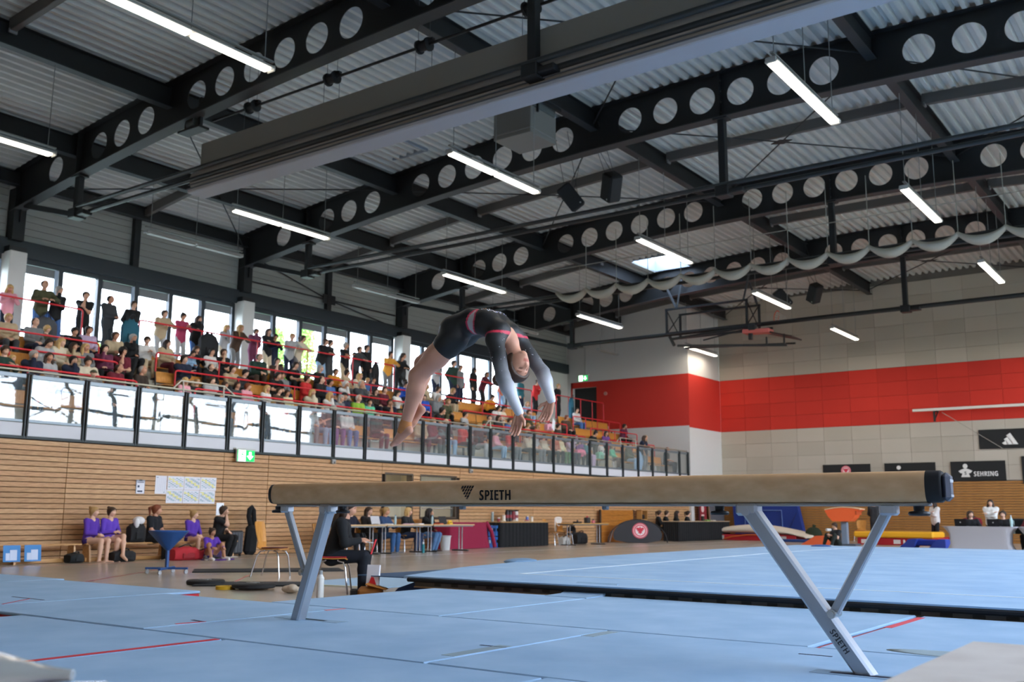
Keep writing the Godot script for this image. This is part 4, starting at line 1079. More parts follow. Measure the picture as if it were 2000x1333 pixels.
func balance_beam() -> void:
	var t = thing("balance_beam", "long tan balance beam on slanting silver legs", "balance beam", V(-3.805, 0, -5.46))
	var suede = StandardMaterial3D.new(); suede.roughness = 0.95
	T(suede, grain(41, 0.02, Color("d0a273"), Color("e4ba8c"), 256, 5), Vector3(0.9, 2.0, 0.9))
	var prof = []
	for k in 24:
		var a = TAU * k / 24.0
		var y = sin(a); var x = cos(a)
		prof.append(Vector2(signf(x) * pow(absf(x), 0.55) * lerpf(0.066, 0.055, absf(y)), 1.168 + signf(y) * pow(absf(y), 0.6) * 0.082))
	var rows = []
	for q in [[-2.53, 0.95], [-2.515, 0.99], [-2.49, 1.0], [2.4, 1.0], [2.48, 1.0]]:
		var r = []
		for p in prof: r.append(V(q[0], 1.168 + (p.y - 1.168) * q[1], -p.x * q[1]))
		rows.append(r)
	part("beam_body", B.new().loft(rows), suede, t)
	rows = []
	for q in [[-2.575, 0.8], [-2.56, 0.93], [-2.53, 0.97]]:
		var r = []
		for p in prof: r.append(V(q[0], 1.168 + (p.y - 1.168) * q[1], -p.x * q[1]))
		rows.append(r)
	part("end_cap", B.new().loft(rows), M("1e1c1c", 0.6), t)
	rows = []
	for q in [[2.48, 1.005], [2.545, 1.005], [2.556, 0.9]]:
		var r = []
		for p in prof: r.append(V(q[0], 1.168 + (p.y - 1.168) * q[1], -p.x * q[1]))
		rows.append(r)
	var ec = part("end_cap", B.new().loft(rows), M("17171a", 0.7), t)
	part("end_plate", B.new().box(V(2.575, 1.165, 0), V(0.045, 0.145, 0.09), Basis(), 0.02), M("4a4c58", 0.45), ec)
	var wt = M("e8e8ea", 0.6)
	text("end_lettering", "SPIETH", 0.014, wt, ec, Transform3D(Basis(Vector3.UP, PI / 2), V(2.598, 1.195, 0.0)), 0.002)
	text("end_lettering", "SPIETH", 0.012, wt, ec, Transform3D(Basis(Vector3.UP, PI / 2), V(2.598, 1.12, 0.0)), 0.002)
	part("base_rail", B.new().box(V(0, 1.078, 0), V(4.98, 0.018, 0.075), Basis(), 0.005), M("9d9892", 0.45, 0.4), t)
	# lettering on the side: maker's word and the slanted bar mark
	var ink = M("1d1718", 0.85)
	text("lettering", "SPIETH", 0.066, ink, t, Transform3D(Basis.from_scale(Vector3(0.88, 1.0, 1.0)), V(-0.27, 1.142, 0.0655)), 0.003)
	var lm = B.new()
	for k in 5:
		var x = -0.592 + k * 0.022
		var top = 1.208
		var bot: float = [1.178, 1.162, 1.146, 1.13, 1.114][k]
		bot = [1.185, 1.168, 1.15, 1.132, 1.118][k]
		var y = top
		while y > bot:
			var y2 = maxf(y - 0.018, bot)
			lm.prism([Vector2(x + (y2 - 1.2) * 0.62, y2), Vector2(x + 0.014 + (y2 - 1.2) * 0.62, y2), Vector2(x + 0.014 + (y - 1.2) * 0.62, y), Vector2(x + (y - 1.2) * 0.62, y)], V(0.035, 0, 0.0635), Vector3.RIGHT, Vector3.UP, 0.003)
			y = y2 - 0.003
	part("maker_mark", lm, ink, t)
	# legs
	var am = M("aab0b8", 0.35, 0.55)
	var kn = M("16171a", 0.5)
	# right: main leg from under the beam outwards to the mat slot, brace to the beam end
	for q in [[V(1.50, 1.06, 0), V(2.24, 0.03, 0), V(2.28, 1.06, 0), 0.56], [V(-1.93, 1.06, 0), V(-2.28, 0.03, 0), V(-2.4, 1.06, 0), 0.5]]:
		var a: Vector3 = q[0]; var b: Vector3 = q[1]
		var lg = part("leg", B.new().bar(a, b, 0.085, 0.095, 0.012, Vector3.BACK), am, t)
		part("leg_head", B.new().box(a + V(0, -0.01, 0), V(0.13, 0.07, 0.1), Basis(), 0.015).cyl(a + V(0, -0.02, -0.055), a + V(0, -0.02, 0.058), 0.026), M("b9bec6", 0.3, 0.6), lg)
		part("foot", B.new().box(b + V(0, -0.015, 0), V(0.2, 0.03, 0.5), Basis(), 0.008), am, lg)
		var j: Vector3 = a.lerp(b, q[3])
		var j2 = j + V(0.05 * signf(b.x), 0.02, 0)
		part("brace", B.new().bar(q[2], j2, 0.05, 0.05, 0.008, Vector3.BACK), am, t)
		part("brace_head", B.new().box(q[2] + V(0, -0.01, 0), V(0.09, 0.06, 0.08), Basis(), 0.012), M("b9bec6", 0.3, 0.6), t)
		part("pivot_bolt", B.new().cyl(j2 + V(0, 0, -0.05), j2 + V(0, 0, 0.056), 0.024).cyl(j2 + V(0, 0, 0.05), j2 + V(0, 0, 0.062), 0.016), chrome, t)
	for x in [1.32, 2.43, -1.77, -2.5]:
		part("clamp_knob", B.new().lathe([Vector2(0.0, 1.018), Vector2(0.05, 1.02), Vector2(0.055, 1.03), Vector2(0.05, 1.04), Vector2(0.026, 1.045), Vector2(0.028, 1.072), Vector2(0.0, 1.074)], V(x, 0, 0), 18), kn, t)
	for x in [-0.6, 0.55]: part("bumper", B.new().box(V(x, 1.062, 0), V(0.03, 0.03, 0.05), Basis(), 0.006), M("7c8288", 0.5), t)
	# small print down the right leg
	var dir = (V(2.24, 0.03, 0) - V(1.50, 1.06, 0)).normalized()
	var across = Vector3.BACK.cross(dir).normalized()
	var bs = Basis(dir, across, Vector3.BACK)
	text("leg_lettering", "SPIETH", 0.03, M("3a3d44", 0.7), t, Transform3D(bs, V(2.0, 0.364, 0.0) + V(0, 0, 0.05)), 0.002)

func spring_floor() -> void:
	var t = thing("spring_floor", "large raised blue spring floor with white border lines", "spring floor", V(-3, 0, -16))
	var zs = [-8.95, -11.0, -13.05, -15.1, -17.15, -19.2, -21.25, -23.3, -25.4]
	var lx = [-8.1, -8.85, -9.25, -9.4, -9.5, -9.55, -9.55, -9.5, -9.45]
	var carpet = StandardMaterial3D.new(); carpet.roughness = 0.95
	T(carpet, grain(51, 0.015, Color("8fb2d6"), Color("a4c4e0"), 256, 5), Vector3(0.3, 0.3, 0.3))
	for k in 8:
		var z0: float = zs[k] - 0.006; var z1: float = zs[k + 1] + 0.006
		part("carpet_roll", B.new().prism([Vector2(lx[k] + 3, z0 + 16), Vector2(7.5, z0 + 16), Vector2(7.5, z1 + 16), Vector2(lx[k + 1] + 3, z1 + 16)], V(0, 0.272 if k else 0.272, 0), Vector3.RIGHT, Vector3.BACK, -0.03), carpet, t)
	part("underlay", B.new().span(V(-6.0, 0.262, -9.35), V(7.5, 0.273, 6.9)), M("31506f", 0.9), t)
	var wl = M("d8e4ec", 0.8)
	for q in [[V(-4.25, 0.303, 5.8), V(7.4, 0.303, 5.8)], [V(-4.3, 0.303, 5.8), V(-4.75, 0.303, -4.0)], [V(-4.75, 0.303, -4.0), V(-4.6, 0.303, -8.2)], [V(-4.6, 0.303, -8.2), V(7.4, 0.303, -8.2)]]:
		part("border_line", B.new().bar(q[0], q[1], 0.05, 0.004), wl, t)
	part("edge_foam", B.new().bar(V(-5.05, 0.262, 7.02), V(7.5, 0.262, 7.02), 0.08, 0.05, 0.015), M("1a1d22", 0.9), t)
	var wood = part("edge_panel", B.new().bar(V(-4.95, 0.212, 6.99), V(7.5, 0.212, 6.99), 0.05, 0.05), M("5e5a54", 0.7), t)
	part("edge_lath", B.new().bar(V(-4.95, 0.182, 7.0), V(7.5, 0.182, 7.0), 0.06, 0.012), M("a98a64", 0.7), t)
	for k in 48: part("notch", B.new().box(V(-4.6 + 0.25 * k, 0.218, 7.012), V(0.1, 0.032, 0.012), Basis(), 0.003), M("3a3835", 0.8), wood)
	part("underside", B.new().span(V(-4.9, 0.165, -9.3), V(7.5, 0.178, 6.95)), M("2a2622", 0.9), t)
	var helix = []
	for k in 61: helix.append(V(0.045 * cos(k * 0.62), 0.165 * k / 60.0, 0.045 * sin(k * 0.62)))
	var sm = B.new().tube(helix, 0.005, 5).mesh()
	for r in 3:
		for k in 26:
			inst("spring", sm, M("1c1d20", 0.4, 0.6), t, Transform3D(Basis(), V(-4.7 + 0.46 * k, 0.0, 6.75 - 0.55 * r)))
	part("corner_wedge", B.new().prism([Vector2(0, 0.02), Vector2(0.12, 0.14), Vector2(0.5, 0.275), Vector2(0.62, 0.275), Vector2(0.62, 0.17), Vector2(0.55, 0.1), Vector2(0.36, 0.0)], V(-5.58, 0, 6.55), Basis(Vector3.UP, 0.3) * Vector3.RIGHT, Vector3.UP, 0.35), M("27406f", 0.8), t)
	part("side_wedge", B.new().prism([Vector2(0, 0), Vector2(0.0, 0.26), Vector2(-0.35, 0.0)], V(-5.75, 0.0, 4.8), Vector3.RIGHT, Vector3.UP, -13.5), M("8fb3d2", 0.95), t)
	part("curled_edge", B.new().ball(V(-6.3, 0.3, 3.0), V(0.22, 0.05, 0.35), 14, 6), M("6f8fae", 0.9), t)
	part("curled_edge", B.new().ball(V(-5.55, 0.3, -8.6), V(0.25, 0.05, 0.3), 12, 6), M("35558c", 0.9), t)

func crash_mat() -> void:
	var pale = StandardMaterial3D.new(); pale.roughness = 0.9
	T(pale, grain(61, 0.012, Color("cfc4bb"), Color("e2d9d0"), 256, 5), Vector3(0.8, 0.8, 0.8))
	var t = thing("crash_mat", "off white padded mat close to the camera at bottom right", "mat", V(0.21, 0.206, -2.1))
	part("cushion", B.new().box(V(0, 0.26, 0), V(2.02, 0.31, 2.98), Basis(), 0.05), pale, t)
	part("base_layer", B.new().box(V(0, 0.055, 0), V(1.96, 0.11, 2.9), Basis(), 0.02), M("8c8a88", 0.9), t)
	for q in [V(-0.6, 0.417, -0.62), V(-0.35, 0.417, -0.75)]: part("scuff_mark", B.new().ball(q, V(0.1, 0.002, 0.05), 14, 4), M("b3a9a2", 0.9), t)
	# padded bench with silver bag, close to the camera at bottom left
	t = thing("padded_bench", "pale padded bench end close to the camera at bottom left", "bench", V(-1.82, -0.045, -0.72))
	part("pad", B.new().box(V(0, 0.69, 0), V(1.1, 0.1, 0.6), Basis(Vector3.UP, 0.5), 0.04), M("cbbfb9", 0.8), t)
	part("stripe", B.new().box(V(0.05, 0.742, -0.16), V(0.55, 0.012, 0.05), Basis(Vector3.UP, 0.75), 0.004), M("2b356e", 0.7), t)
	part("frame", B.new().bar(V(-0.4, 0, -0.1), V(-0.4, 0.64, -0.1), 0.05, 0.05).bar(V(0.35, 0, 0.1), V(0.35, 0.64, 0.1), 0.05, 0.05).bar(V(-0.45, 0.63, 0), V(0.4, 0.63, 0), 0.06, 0.06), steel, t)
	t = thing("foil_bag", "crumpled shiny silver foil bag lying on the padded bench", "bag", V(-1.84, 0.697, -0.86), 0.75)
	var fo = B.new()
	var g = RandomNumberGenerator.new(); g.seed = 5
	var rows = []
	for k in 13:
		var u = k / 12.0
		var ring = []
		for j in 18:
			var a = TAU * j / 18.0
			var r = sin(PI * clampf(u, 0.04, 0.96)) * (0.5 + 0.5 * (1.0 - u)) + 0.06
			ring.append(V(-0.26 + u * 0.48, maxf(0.035 + sin(a) * 0.062 * r * (0.9 + 0.4 * g.randf()), 0.0), -cos(a) * 0.1 * r * (1.0 + 0.25 * g.randf())))
		rows.append(ring)
	part("foil", fo.loft(rows), M("d9d7d2", 0.22, 0.6), t)
	part("seal_edge", B.new().box(V(0.24, 0.012, 0), V(0.06, 0.01, 0.09), Basis(), 0.003), M("e6e8ee", 0.2, 0.7), t)

func chair(p: Vector3, turn: float, label: String, m: Material, pad := "", grp := "wooden shell chairs") -> void:
	var t = thing("shell_chair", label, "chair", p, turn, grp)
	var pr = [[0.22, 0.43, 0.2], [0.19, 0.447, 0.21], [0.05, 0.44, 0.21], [-0.12, 0.445, 0.2], [-0.185, 0.475, 0.185], [-0.212, 0.56, 0.165], [-0.235, 0.68, 0.19], [-0.265, 0.84, 0.2], [-0.275, 0.885, 0.17]]
	var rows = []
	for q in pr:
		var r = []
		for k in 7:
			var u = (k / 6.0) * 2.0 - 1.0
			var dz = 0.035 * (u * u) if q[1] > 0.5 else 0.0
			r.append(V(u * q[2], q[1], q[0] + dz))
		rows.append(r)
	var b = B.new()
	var th = 0.011
	for r in rows.size() - 1:
		for k in 6:
			var a: Vector3 = rows[r][k]; var c: Vector3 = rows[r][k + 1]; var d: Vector3 = rows[r + 1][k + 1]; var e: Vector3 = rows[r + 1][k]
			var nn = (c - a).cross(e - a).normalized() * th
			b.quad(a + nn, c + nn, d + nn, e + nn)
			b.quad(e, d, c, a)
	for r in rows.size() - 1:
		for s in [0, 6]:
			var a: Vector3 = rows[r][s]; var e: Vector3 = rows[r + 1][s]
			var nn: Vector3 = ((rows[r][1] as Vector3) - rows[r][0]).cross((rows[r + 1][0] as Vector3) - rows[r][0]).normalized() * th
			b.quad(a, a + nn, e + nn, e)
	part("seat_shell", b, m, t)
	if pad: part("seat_pad", B.new().box(V(0, 0.462, 0.05), V(0.38, 0.022, 0.32), Basis(), 0.01), M(pad, 0.9), t)
	for s in [-1.0, 1.0]:
		part("leg", B.new().tube([V(0.17 * s, 0.42, 0.1), V(0.19 * s, 0.4, 0.17), V(0.215 * s, 0.33, 0.2), V(0.24 * s, 0.0, 0.24)], 0.0115, 8), chrome, t)
		part("leg", B.new().tube([V(0.17 * s, 0.42, -0.06), V(0.18 * s, 0.41, -0.12), V(0.205 * s, 0.33, -0.17), V(0.235 * s, 0.0, -0.25)], 0.0115, 8), chrome, t)
	part("under_frame", B.new().tube([V(-0.17, 0.425, 0.1), V(0.17, 0.425, 0.1)], 0.011, 8).tube([V(-0.17, 0.425, -0.06), V(0.17, 0.425, -0.06)], 0.011, 8), chrome, t)

func table(p: Vector3, turn: float, label: String, L: float, D: float, m: Material, grp := "") -> Node3D:
	var t = thing("folding_table", label, "table", p, turn, grp)
	part("tabletop", B.new().box(V(0, 0.735, 0), V(L, 0.03, D), Basis(), 0.006), m, t)
	part("edge_frame", B.new().box(V(0, 0.705, 0), V(L - 0.06, 0.035, D - 0.06), Basis(), 0.004), M("84888c", 0.4, 0.5), t)
	for s in [-1.0, 1.0]:
		var x: float = s * (L / 2.0 - 0.22)
		part("leg", B.new().cyl(V(x, 0.02, -0.05), V(x, 0.7, -0.05), 0.018).cyl(V(x, 0.02, 0.06), V(x, 0.7, 0.06), 0.018), chrome, t)
		part("foot", B.new().box(V(x, 0.02, 0), V(0.05, 0.035, D - 0.1), Basis(), 0.01), M("4a4c4e", 0.5), t)
	return t

func skirt(t: Node3D, L: float, D: float, h: float, col: String) -> void:   # pleated cloth round a table, local x long, front to +z
	var path = []
	var m = int(L / 0.045)
	for k in m + 1: path.append(Vector2(-L / 2.0 + L * k / m, D / 2.0 + 0.022 * (k % 2) + 0.008 * sin(k * 1.7)))
	var n2 = int(D / 0.045)
	for k in n2 + 1: path.append(Vector2(L / 2.0 + 0.022 * (k % 2), D / 2.0 - D * k / n2))
	for k in m + 1: path.append(Vector2(L / 2.0 - L * k / m, -D / 2.0 - 0.022 * (k % 2)))
	for k in n2 + 1: path.append(Vector2(-L / 2.0 - 0.022 * (k % 2), -D / 2.0 + D * k / n2))
	var b = B.new()
	for k in path.size():
		var a: Vector2 = path[k]; var c: Vector2 = path[(k + 1) % path.size()]
		b.quad(V(a.x, 0.01, a.y), V(c.x, 0.01, c.y), V(c.x * 0.995, h, c.y * 0.985), V(a.x * 0.995, h, a.y * 0.985))
	part("skirt", b, M(col, 0.9), t)

func build_far_gear() -> void:
	var poster = M("e6e4e8", 0.8)
	# notices on the wood wall
	var t = thing("clipboard_notice", "white printed notice on a grey clipboard, alone left of the schedule sheets", "notice", V(XB + 0.02, 1.6, -13.48), PI / 2)
	part("board", B.new().box(V(0, 0, 0), V(0.225, 0.31, 0.008), Basis(), 0.002), M("8f97a4", 0.6), t)
	part("sheet", B.new().box(V(0, -0.015, 0.005), V(0.2, 0.27, 0.003)), poster, t)
	part("clip", B.new().box(V(0, 0.15, 0.008), V(0.08, 0.025, 0.012), Basis(), 0.004), M("3a3f46", 0.4), t)
	part("print_block", B.new().box(V(-0.01, -0.1, 0.0075), V(0.13, 0.035, 0.001)).box(V(-0.05, 0.01, 0.0075), V(0.05, 0.05, 0.001)).box(V(0, 0.1, 0.0075), V(0.17, 0.018, 0.001)), M("4a5468", 0.8), t)
	t = thing("wall_sheet", "plain white table sheet left of the six coloured schedules", "sheet", V(XB + 0.012, 1.66, -14.02), PI / 2)
	part("sheet", B.new().box(V(0, 0, 0), V(0.3, 0.42, 0.004)), poster, t)
	for k in 5: part("print_line", B.new().box(V(-0.1 + 0.05 * k, 0.0, 0.003), V(0.003, 0.32, 0.001)), M("a9b2c4", 0.8), t)
	part("print_mark", B.new().box(V(0.09, -0.17, 0.003), V(0.02, 0.02, 0.001)).box(V(-0.1, 0.17, 0.003), V(0.05, 0.012, 0.001)), M("56687f", 0.8), t)
	for r in 2:
		for k in 3:
			var z = -14.42 - 0.46 * k - (0.0 if r == 0 else -0.02)
			t = thing("schedule_sheet", "white schedule sheet with yellow and teal steps, %s in the %s row" % [ORD[k], ["upper", "lower"][r]], "sheet", V(XB + 0.012, 1.715 - 0.315 * r, z), PI / 2, "coloured schedule sheets on the wood wall")
			part("sheet", B.new().box(V(0, 0, 0), V(0.45, 0.31, 0.004)), poster, t)
			var cells = {"ece26a": B.new(), "86a9ae": B.new(), "c3c7d0": B.new()}
			for a in 9:
				for c in 8:
					var key = "ece26a" if absi(a - c) < 1 + (a + k + r) % 2 else ("86a9ae" if (a * 3 + c * 5 + k + r) % 4 == 0 and a != c else ("c3c7d0" if (a + c) % 2 == 0 else ""))
					if key: cells[key].box(V(-0.175 + 0.05 * c, 0.105 - 0.025 * a, 0.0028), V(0.046, 0.019, 0.001))
			for key in cells: part("print_cell", cells[key], M(key, 0.8), t)
	t = thing("wall_sheet", "small white sheet with black side bar behind the coach's head", "sheet", V(XB + 0.012, 1.12, -15.72), PI / 2)
	part("sheet", B.new().box(V(0, 0, 0), V(0.22, 0.3, 0.004)), M("f2f4f8", 0.7), t)
	part("print_bar", B.new().box(V(0.065, 0, 0.003), V(0.025, 0.2, 0.001)), M("1e2838", 0.8), t)
	for q in [[-19.4, 2.44], [-25.5, 2.42]]:
		t = thing("wall_sensor", "small grey box at the top of the wood wall, %s" % ("above the beam's left end" if q[0] > -20 else "right of the control room window"), "sensor", V(XB + 0.05, q[1], q[0]), PI / 2)
		part("housing", B.new().box(V(0, 0, 0), V(0.14, 0.13, 0.1), Basis(), 0.02), M("9c9a96", 0.5), t)
		part("lens", B.new().ball(V(0, -0.02, 0.05), V(0.03, 0.03, 0.02), 10, 6), M("5a5856", 0.3), t)
	for q in [[-27.55, 0.62], [-32.5, 0.62]]: pass
	# low wooden gym bench under the spectators
	var bw = StandardMaterial3D.new(); bw.roughness = 0.4
	T(bw, grain(71, 0.02, Color("b9854c"), Color("d6a66a")), Vector3(3, 3, 0.4))
	for q in [[-9.0, -11.75, "left gym bench of light wood along the wall, its end by the blue posters"], [-11.85, -15.75, "long gym bench of light wood where the purple gymnasts sit"]]:
		t = thing("gym_bench", q[2], "bench", V(-19.72, 0, (q[0] + q[1]) / 2.0), 0, "gym benches along the wood wall")
		var L: float = q[0] - q[1]
		part("seat_plank", B.new().box(V(0, 0.365, 0), V(0.28, 0.035, L), Basis(), 0.008), bw, t)
		part("floor_rail", B.new().box(V(0, 0.05, 0), V(0.09, 0.08, L - 0.1), Basis(), 0.008), bw, t)
		for s in [-1.0, 0.0, 1.0]: part("leg", B.new().prism([Vector2(-0.16, 0), Vector2(0.16, 0), Vector2(0.1, 0.35), Vector2(-0.1, 0.35)], V(0, 0, s * (L / 2.0 - 0.12)), Vector3.RIGHT, Vector3.UP, 0.04), bw, t)
	for k in 2:
		t = thing("blue_poster", ["blue printed poster leaning under the bench, cut by the picture edge", "blue poster with pale figures leaning under the bench end"][k], "poster", V(-19.5, 0.06, -10.25 - 0.42 * k), PI / 2)
		part("card", B.new().box(V(0, 0.16, 0), V(0.34, 0.32, 0.008), Basis(Vector3.RIGHT, -0.12)), M("3f86c4", 0.6), t)
		part("print", B.new().box(V(0.03, 0.13, 0.012), V(0.14, 0.2, 0.002), Basis(Vector3.RIGHT, -0.12)).box(V(-0.08, 0.1, 0.012), V(0.08, 0.14, 0.002), Basis(Vector3.RIGHT, -0.12)), M("c9d3e6", 0.6), t)
	# bags by the bench
	bag(V(-19.35, 0, -12.55), V(0.34, 0.24, 0.5), "19191b", "black bag on the floor under the seated gymnasts' legs", "backpack")
	bag(V(-19.5, 0, -11.55), V(0.4, 0.2, 0.3), "1c2022", "dark bag under the bench joint beside the grey foot", "backpack")
	bag(V(-19.6, 0.385, -13.0), V(0.3, 0.42, 0.36), "18181a", "black backpack standing on the bench with a white cloth", "backpack")
	t = thing("white_cloth", "crumpled white cloth lying on the black backpack on the bench", "cloth", V(-19.55, 0.8, -13.02))
	part("cloth", B.new().ball(V(0, 0.05, 0), V(0.12, 0.09, 0.13), 12, 8).ball(V(0.06, 0.0, 0.09), V(0.07, 0.11, 0.06), 10, 6), M("e4e0de", 0.9), t)
	bag(V(-18.9, 0, -13.75), V(0.4, 0.3, 0.62), "b3222b", "red and black sports bag slumped before the coach's feet", "sports bag")
	bag(V(-18.95, 0, -14.3), V(0.36, 0.22, 0.4), "a81f2a", "smaller red sports bag with sneakers right of the blue stand", "sports bag")
	bag(V(-19.15, 0, -14.72), V(0.32, 0.22, 0.32), "3a2050", "dark purple bag beside the gymnast sitting on the floor", "bag")
	for k in 2:
		t = thing("sneaker", ["grey sneaker on the red bag's right side", "dark sneaker with white stripes lying by the red bag"][k], "shoe", V(-18.6, 0, -14.1 - 0.22 * k), 1.2 + k)
		part("sole", B.new().box(V(0, 0.015, 0), V(0.09, 0.03, 0.26), Basis(), 0.012), M("c9c4bc", 0.7), t)
		part("upper", B.new().ball(V(0, 0.05, -0.03), V(0.042, 0.055, 0.1), 12, 8).ball(V(0, 0.035, 0.06), V(0.04, 0.035, 0.07), 10, 6), M(["6a6a6c", "2a2a2c"][k], 0.7), t)
	t = thing("towel", "purple towel under the gymnast sitting on the floor", "towel", V(-18.5, 0, -14.35))
	part("cloth", B.new().box(V(0, 0.012, 0), V(0.5, 0.024, 0.55), Basis(Vector3.UP, 0.3), 0.01), M("4a2478", 0.9), t)
	t = thing("suitcase", "black ribbed trolley suitcase standing against the wood wall", "suitcase", V(-19.85, 0, -15.85), PI / 2)
	part("shell", B.new().box(V(0, 0.33, 0), V(0.4, 0.56, 0.24), Basis(), 0.04), M("26272a", 0.35), t)
	for k in 4: part("rib", B.new().box(V(-0.13 + 0.085 * k, 0.33, 0.12), V(0.03, 0.5, 0.015), Basis(), 0.005), M("3b3d42", 0.35), t)
	part("wheel", B.new().cyl(V(-0.16, 0.03, 0.05), V(-0.13, 0.03, 0.05), 0.03).cyl(V(0.13, 0.03, 0.05), V(0.16, 0.03, 0.05), 0.03), M("111111", 0.6), t)
	t = thing("garment_bag", "tall black garment bag with hood shape leaning on the suitcase", "bag", V(-19.85, 0, -16.35), PI / 2)
	part("body", B.new().box(V(0, 0.38, 0), V(0.34, 0.72, 0.24), Basis(Vector3.BACK, -0.1), 0.08), black_cloth, t)
	part("hood", B.new().tube([V(-0.02, 0.7, 0), V(-0.1, 0.95, 0), V(-0.08, 1.12, 0), V(-0.02, 1.17, 0), V(0.04, 1.1, 0), V(0.09, 0.72, 0)], 0.06, 10), black_cloth, t)
	# judges' tables along the wood wall
	var maple = M("d0ac7c", 0.5)
	table(V(-18.35, 0, -18.35), PI / 2, "judges' table of light wood, left one behind the beam leg", 1.75, 0.7, maple, "judges' tables")
	table(V(-18.35, 0, -20.15), PI / 2, "judges' table of light wood, middle one with papers", 1.8, 0.7, maple, "judges' tables")
	table(V(-18.35, 0, -21.98), PI / 2, "judges' table of light wood, last one beside the maroon cloth", 1.8, 0.7, maple, "judges' tables")
	laptop(V(-18.4, 0.75, -19.35), -PI / 2 + PI, "c3c1c4", "open silver laptop on the judges' table")
	laptop(V(-18.4, 0.75, -22.1), -PI / 2 + PI, "2a2c2e", "open black laptop at the last judges' table")
	for q in [[V(-18.3, 0.75, -19.85), "clear water bottle beside the silver laptop"], [V(-18.3, 0.75, -21.35), "clear water bottle before the blond judge"]]:
		t = thing("water_bottle", q[1], "bottle", q[0])
		part("body", B.new().lathe([Vector2(0, 0), Vector2(0.033, 0.0), Vector2(0.035, 0.15), Vector2(0.03, 0.19), Vector2(0.013, 0.23)], Vector3.ZERO, 12), M("a9c0c4", 0.15), t)
		part("cap", B.new().cyl(V(0, 0.225, 0), V(0, 0.25, 0), 0.015), M("5a88b0", 0.5), t)
	for q in [[V(-18.3, 0.752, -19.6), "e9e6e2", "white paper stack on the judges' table"], [V(-18.25, 0.752, -20.3), "e8c3cc", "pink paper stack on the judges' table"], [V(-18.3, 0.752, -20.75), "ece8e4", "white score sheets on the middle judges' table"], [V(-18.3, 0.752, -21.6), "e06a3a", "orange folder on the last judges' table"]]:
		t = thing("paper_stack", q[2], "paper", q[0], rng.randf() * 0.6, "papers on the judges' tables")
		for k in 2: part("sheet", B.new().box(V(0.01 * k, 0.006 + 0.013 * k, 0), V(0.22, 0.012, 0.3), Basis(Vector3.UP, 0.15 * k), 0.002), M(q[1], 0.8), t)
	t = thing("yellow_sign", "small yellow stand-up card on the last judges' table", "card", V(-18.2, 0.75, -22.0))
	part("card", B.new().prism([Vector2(-0.06, 0), Vector2(0.06, 0), Vector2(0, 0.11)], V(0, 0, -0.07), Vector3.RIGHT, Vector3.UP, 0.14), M("e8b52a", 0.6), t)
	part("print", B.new().box(V(0.033, 0.05, 0), V(0.004, 0.02, 0.09), Basis(Vector3.BACK, 0.5)), M("5a4a14", 0.7), t)
	t = thing("thermos", "teal flask standing on the floor under the judges' table", "flask", V(-18.0, 0, -20.65))
	part("body", B.new().lathe([Vector2(0, 0), Vector2(0.038, 0), Vector2(0.04, 0.2), Vector2(0.025, 0.24)], Vector3.ZERO, 14), M("1f7f86", 0.4), t)
	part("cap", B.new().cyl(V(0, 0.235, 0), V(0, 0.29, 0), 0.027), M("d8e0e0", 0.4), t)
	for k in 5: chair(V(-19.05, 0, [-18.85, -19.5, -20.15, -21.05, -21.85][k]), PI / 2, "wooden chair under %s judge at the long tables" % ["the first", "the second", "the third", "the blond", "the last"][k], ply)
	t = thing("waste_bin", "white plastic bin under the last judges' table", "bin", V(-18.9, 0, -22.65))
	part("body", B.new().lathe([Vector2(0, 0), Vector2(0.13, 0.0), Vector2(0.16, 0.4), Vector2(0.17, 0.41), Vector2(0.15, 0.4), Vector2(0.12, 0.03)], Vector3.ZERO, 18), M("d2d0cc", 0.6), t)
	part("rim", B.new().lathe([Vector2(0.16, 0.39), Vector2(0.175, 0.395), Vector2(0.175, 0.415), Vector2(0.16, 0.42)], Vector3.ZERO, 18), M("c2c0bc", 0.6), t)
	# table with maroon cloth
	t = thing("maroon_table", "table covered to the floor with a maroon cloth", "table", V(-19.6, 0, -24.2), PI / 2)
	var mc = M("8c1238", 0.85)
	var dr = []
	for k in 3:
		var r = []
		for j in 40:
			var a = TAU * j / 40.0
			var e = Vector2(signf(cos(a)) * pow(absf(cos(a)), 0.4), signf(sin(a)) * pow(absf(sin(a)), 0.4))
			var f: float = [1.12, 1.04, 1.0][k] + (0.03 * sin(j * 1.9) if k == 0 else 0.01 * sin(j * 1.9))
			r.append(V(e.x * 0.95 * f, [0.01, 0.4, 0.79][k], -e.y * 0.42 * f))
		dr.append(r)
	part("tablecloth", B.new().loft(dr, true, true), mc, t)
	part("fold", B.new().tube([V(0.9, 0.8, 0.3), V(1.0, 0.5, 0.44), V(1.1, 0.03, 0.5)], 0.06, 8), mc, t)
	# drinks crates
	for k in 4:
		var c = ["1f4f96", "2660a8", "1c4480", "2a6ab0"][k]
		t = thing("drinks_crate", "blue drinks crate with bottles, %s of the stack beside the buffet" % ["lower left", "lower right", "upper left", "upper right"][k], "crate", V(-19.55 + 0.0, 0.36 * (k / 2), -25.55 - 0.42 * (k % 2)), PI / 2, "stacked drinks crates")
		part("body", B.new().span(V(-0.2, 0, -0.15), V(0.2, 0.03, 0.15)).span(V(-0.2, 0.03, -0.15), V(-0.18, 0.33, 0.15)).span(V(0.18, 0.03, -0.15), V(0.2, 0.33, 0.15)).span(V(-0.18, 0.03, 0.13), V(0.18, 0.14, 0.15)).span(V(-0.18, 0.24, 0.13), V(0.18, 0.33, 0.15)).span(V(-0.18, 0.03, -0.15), V(0.18, 0.33, -0.13)), M(c, 0.5), t)
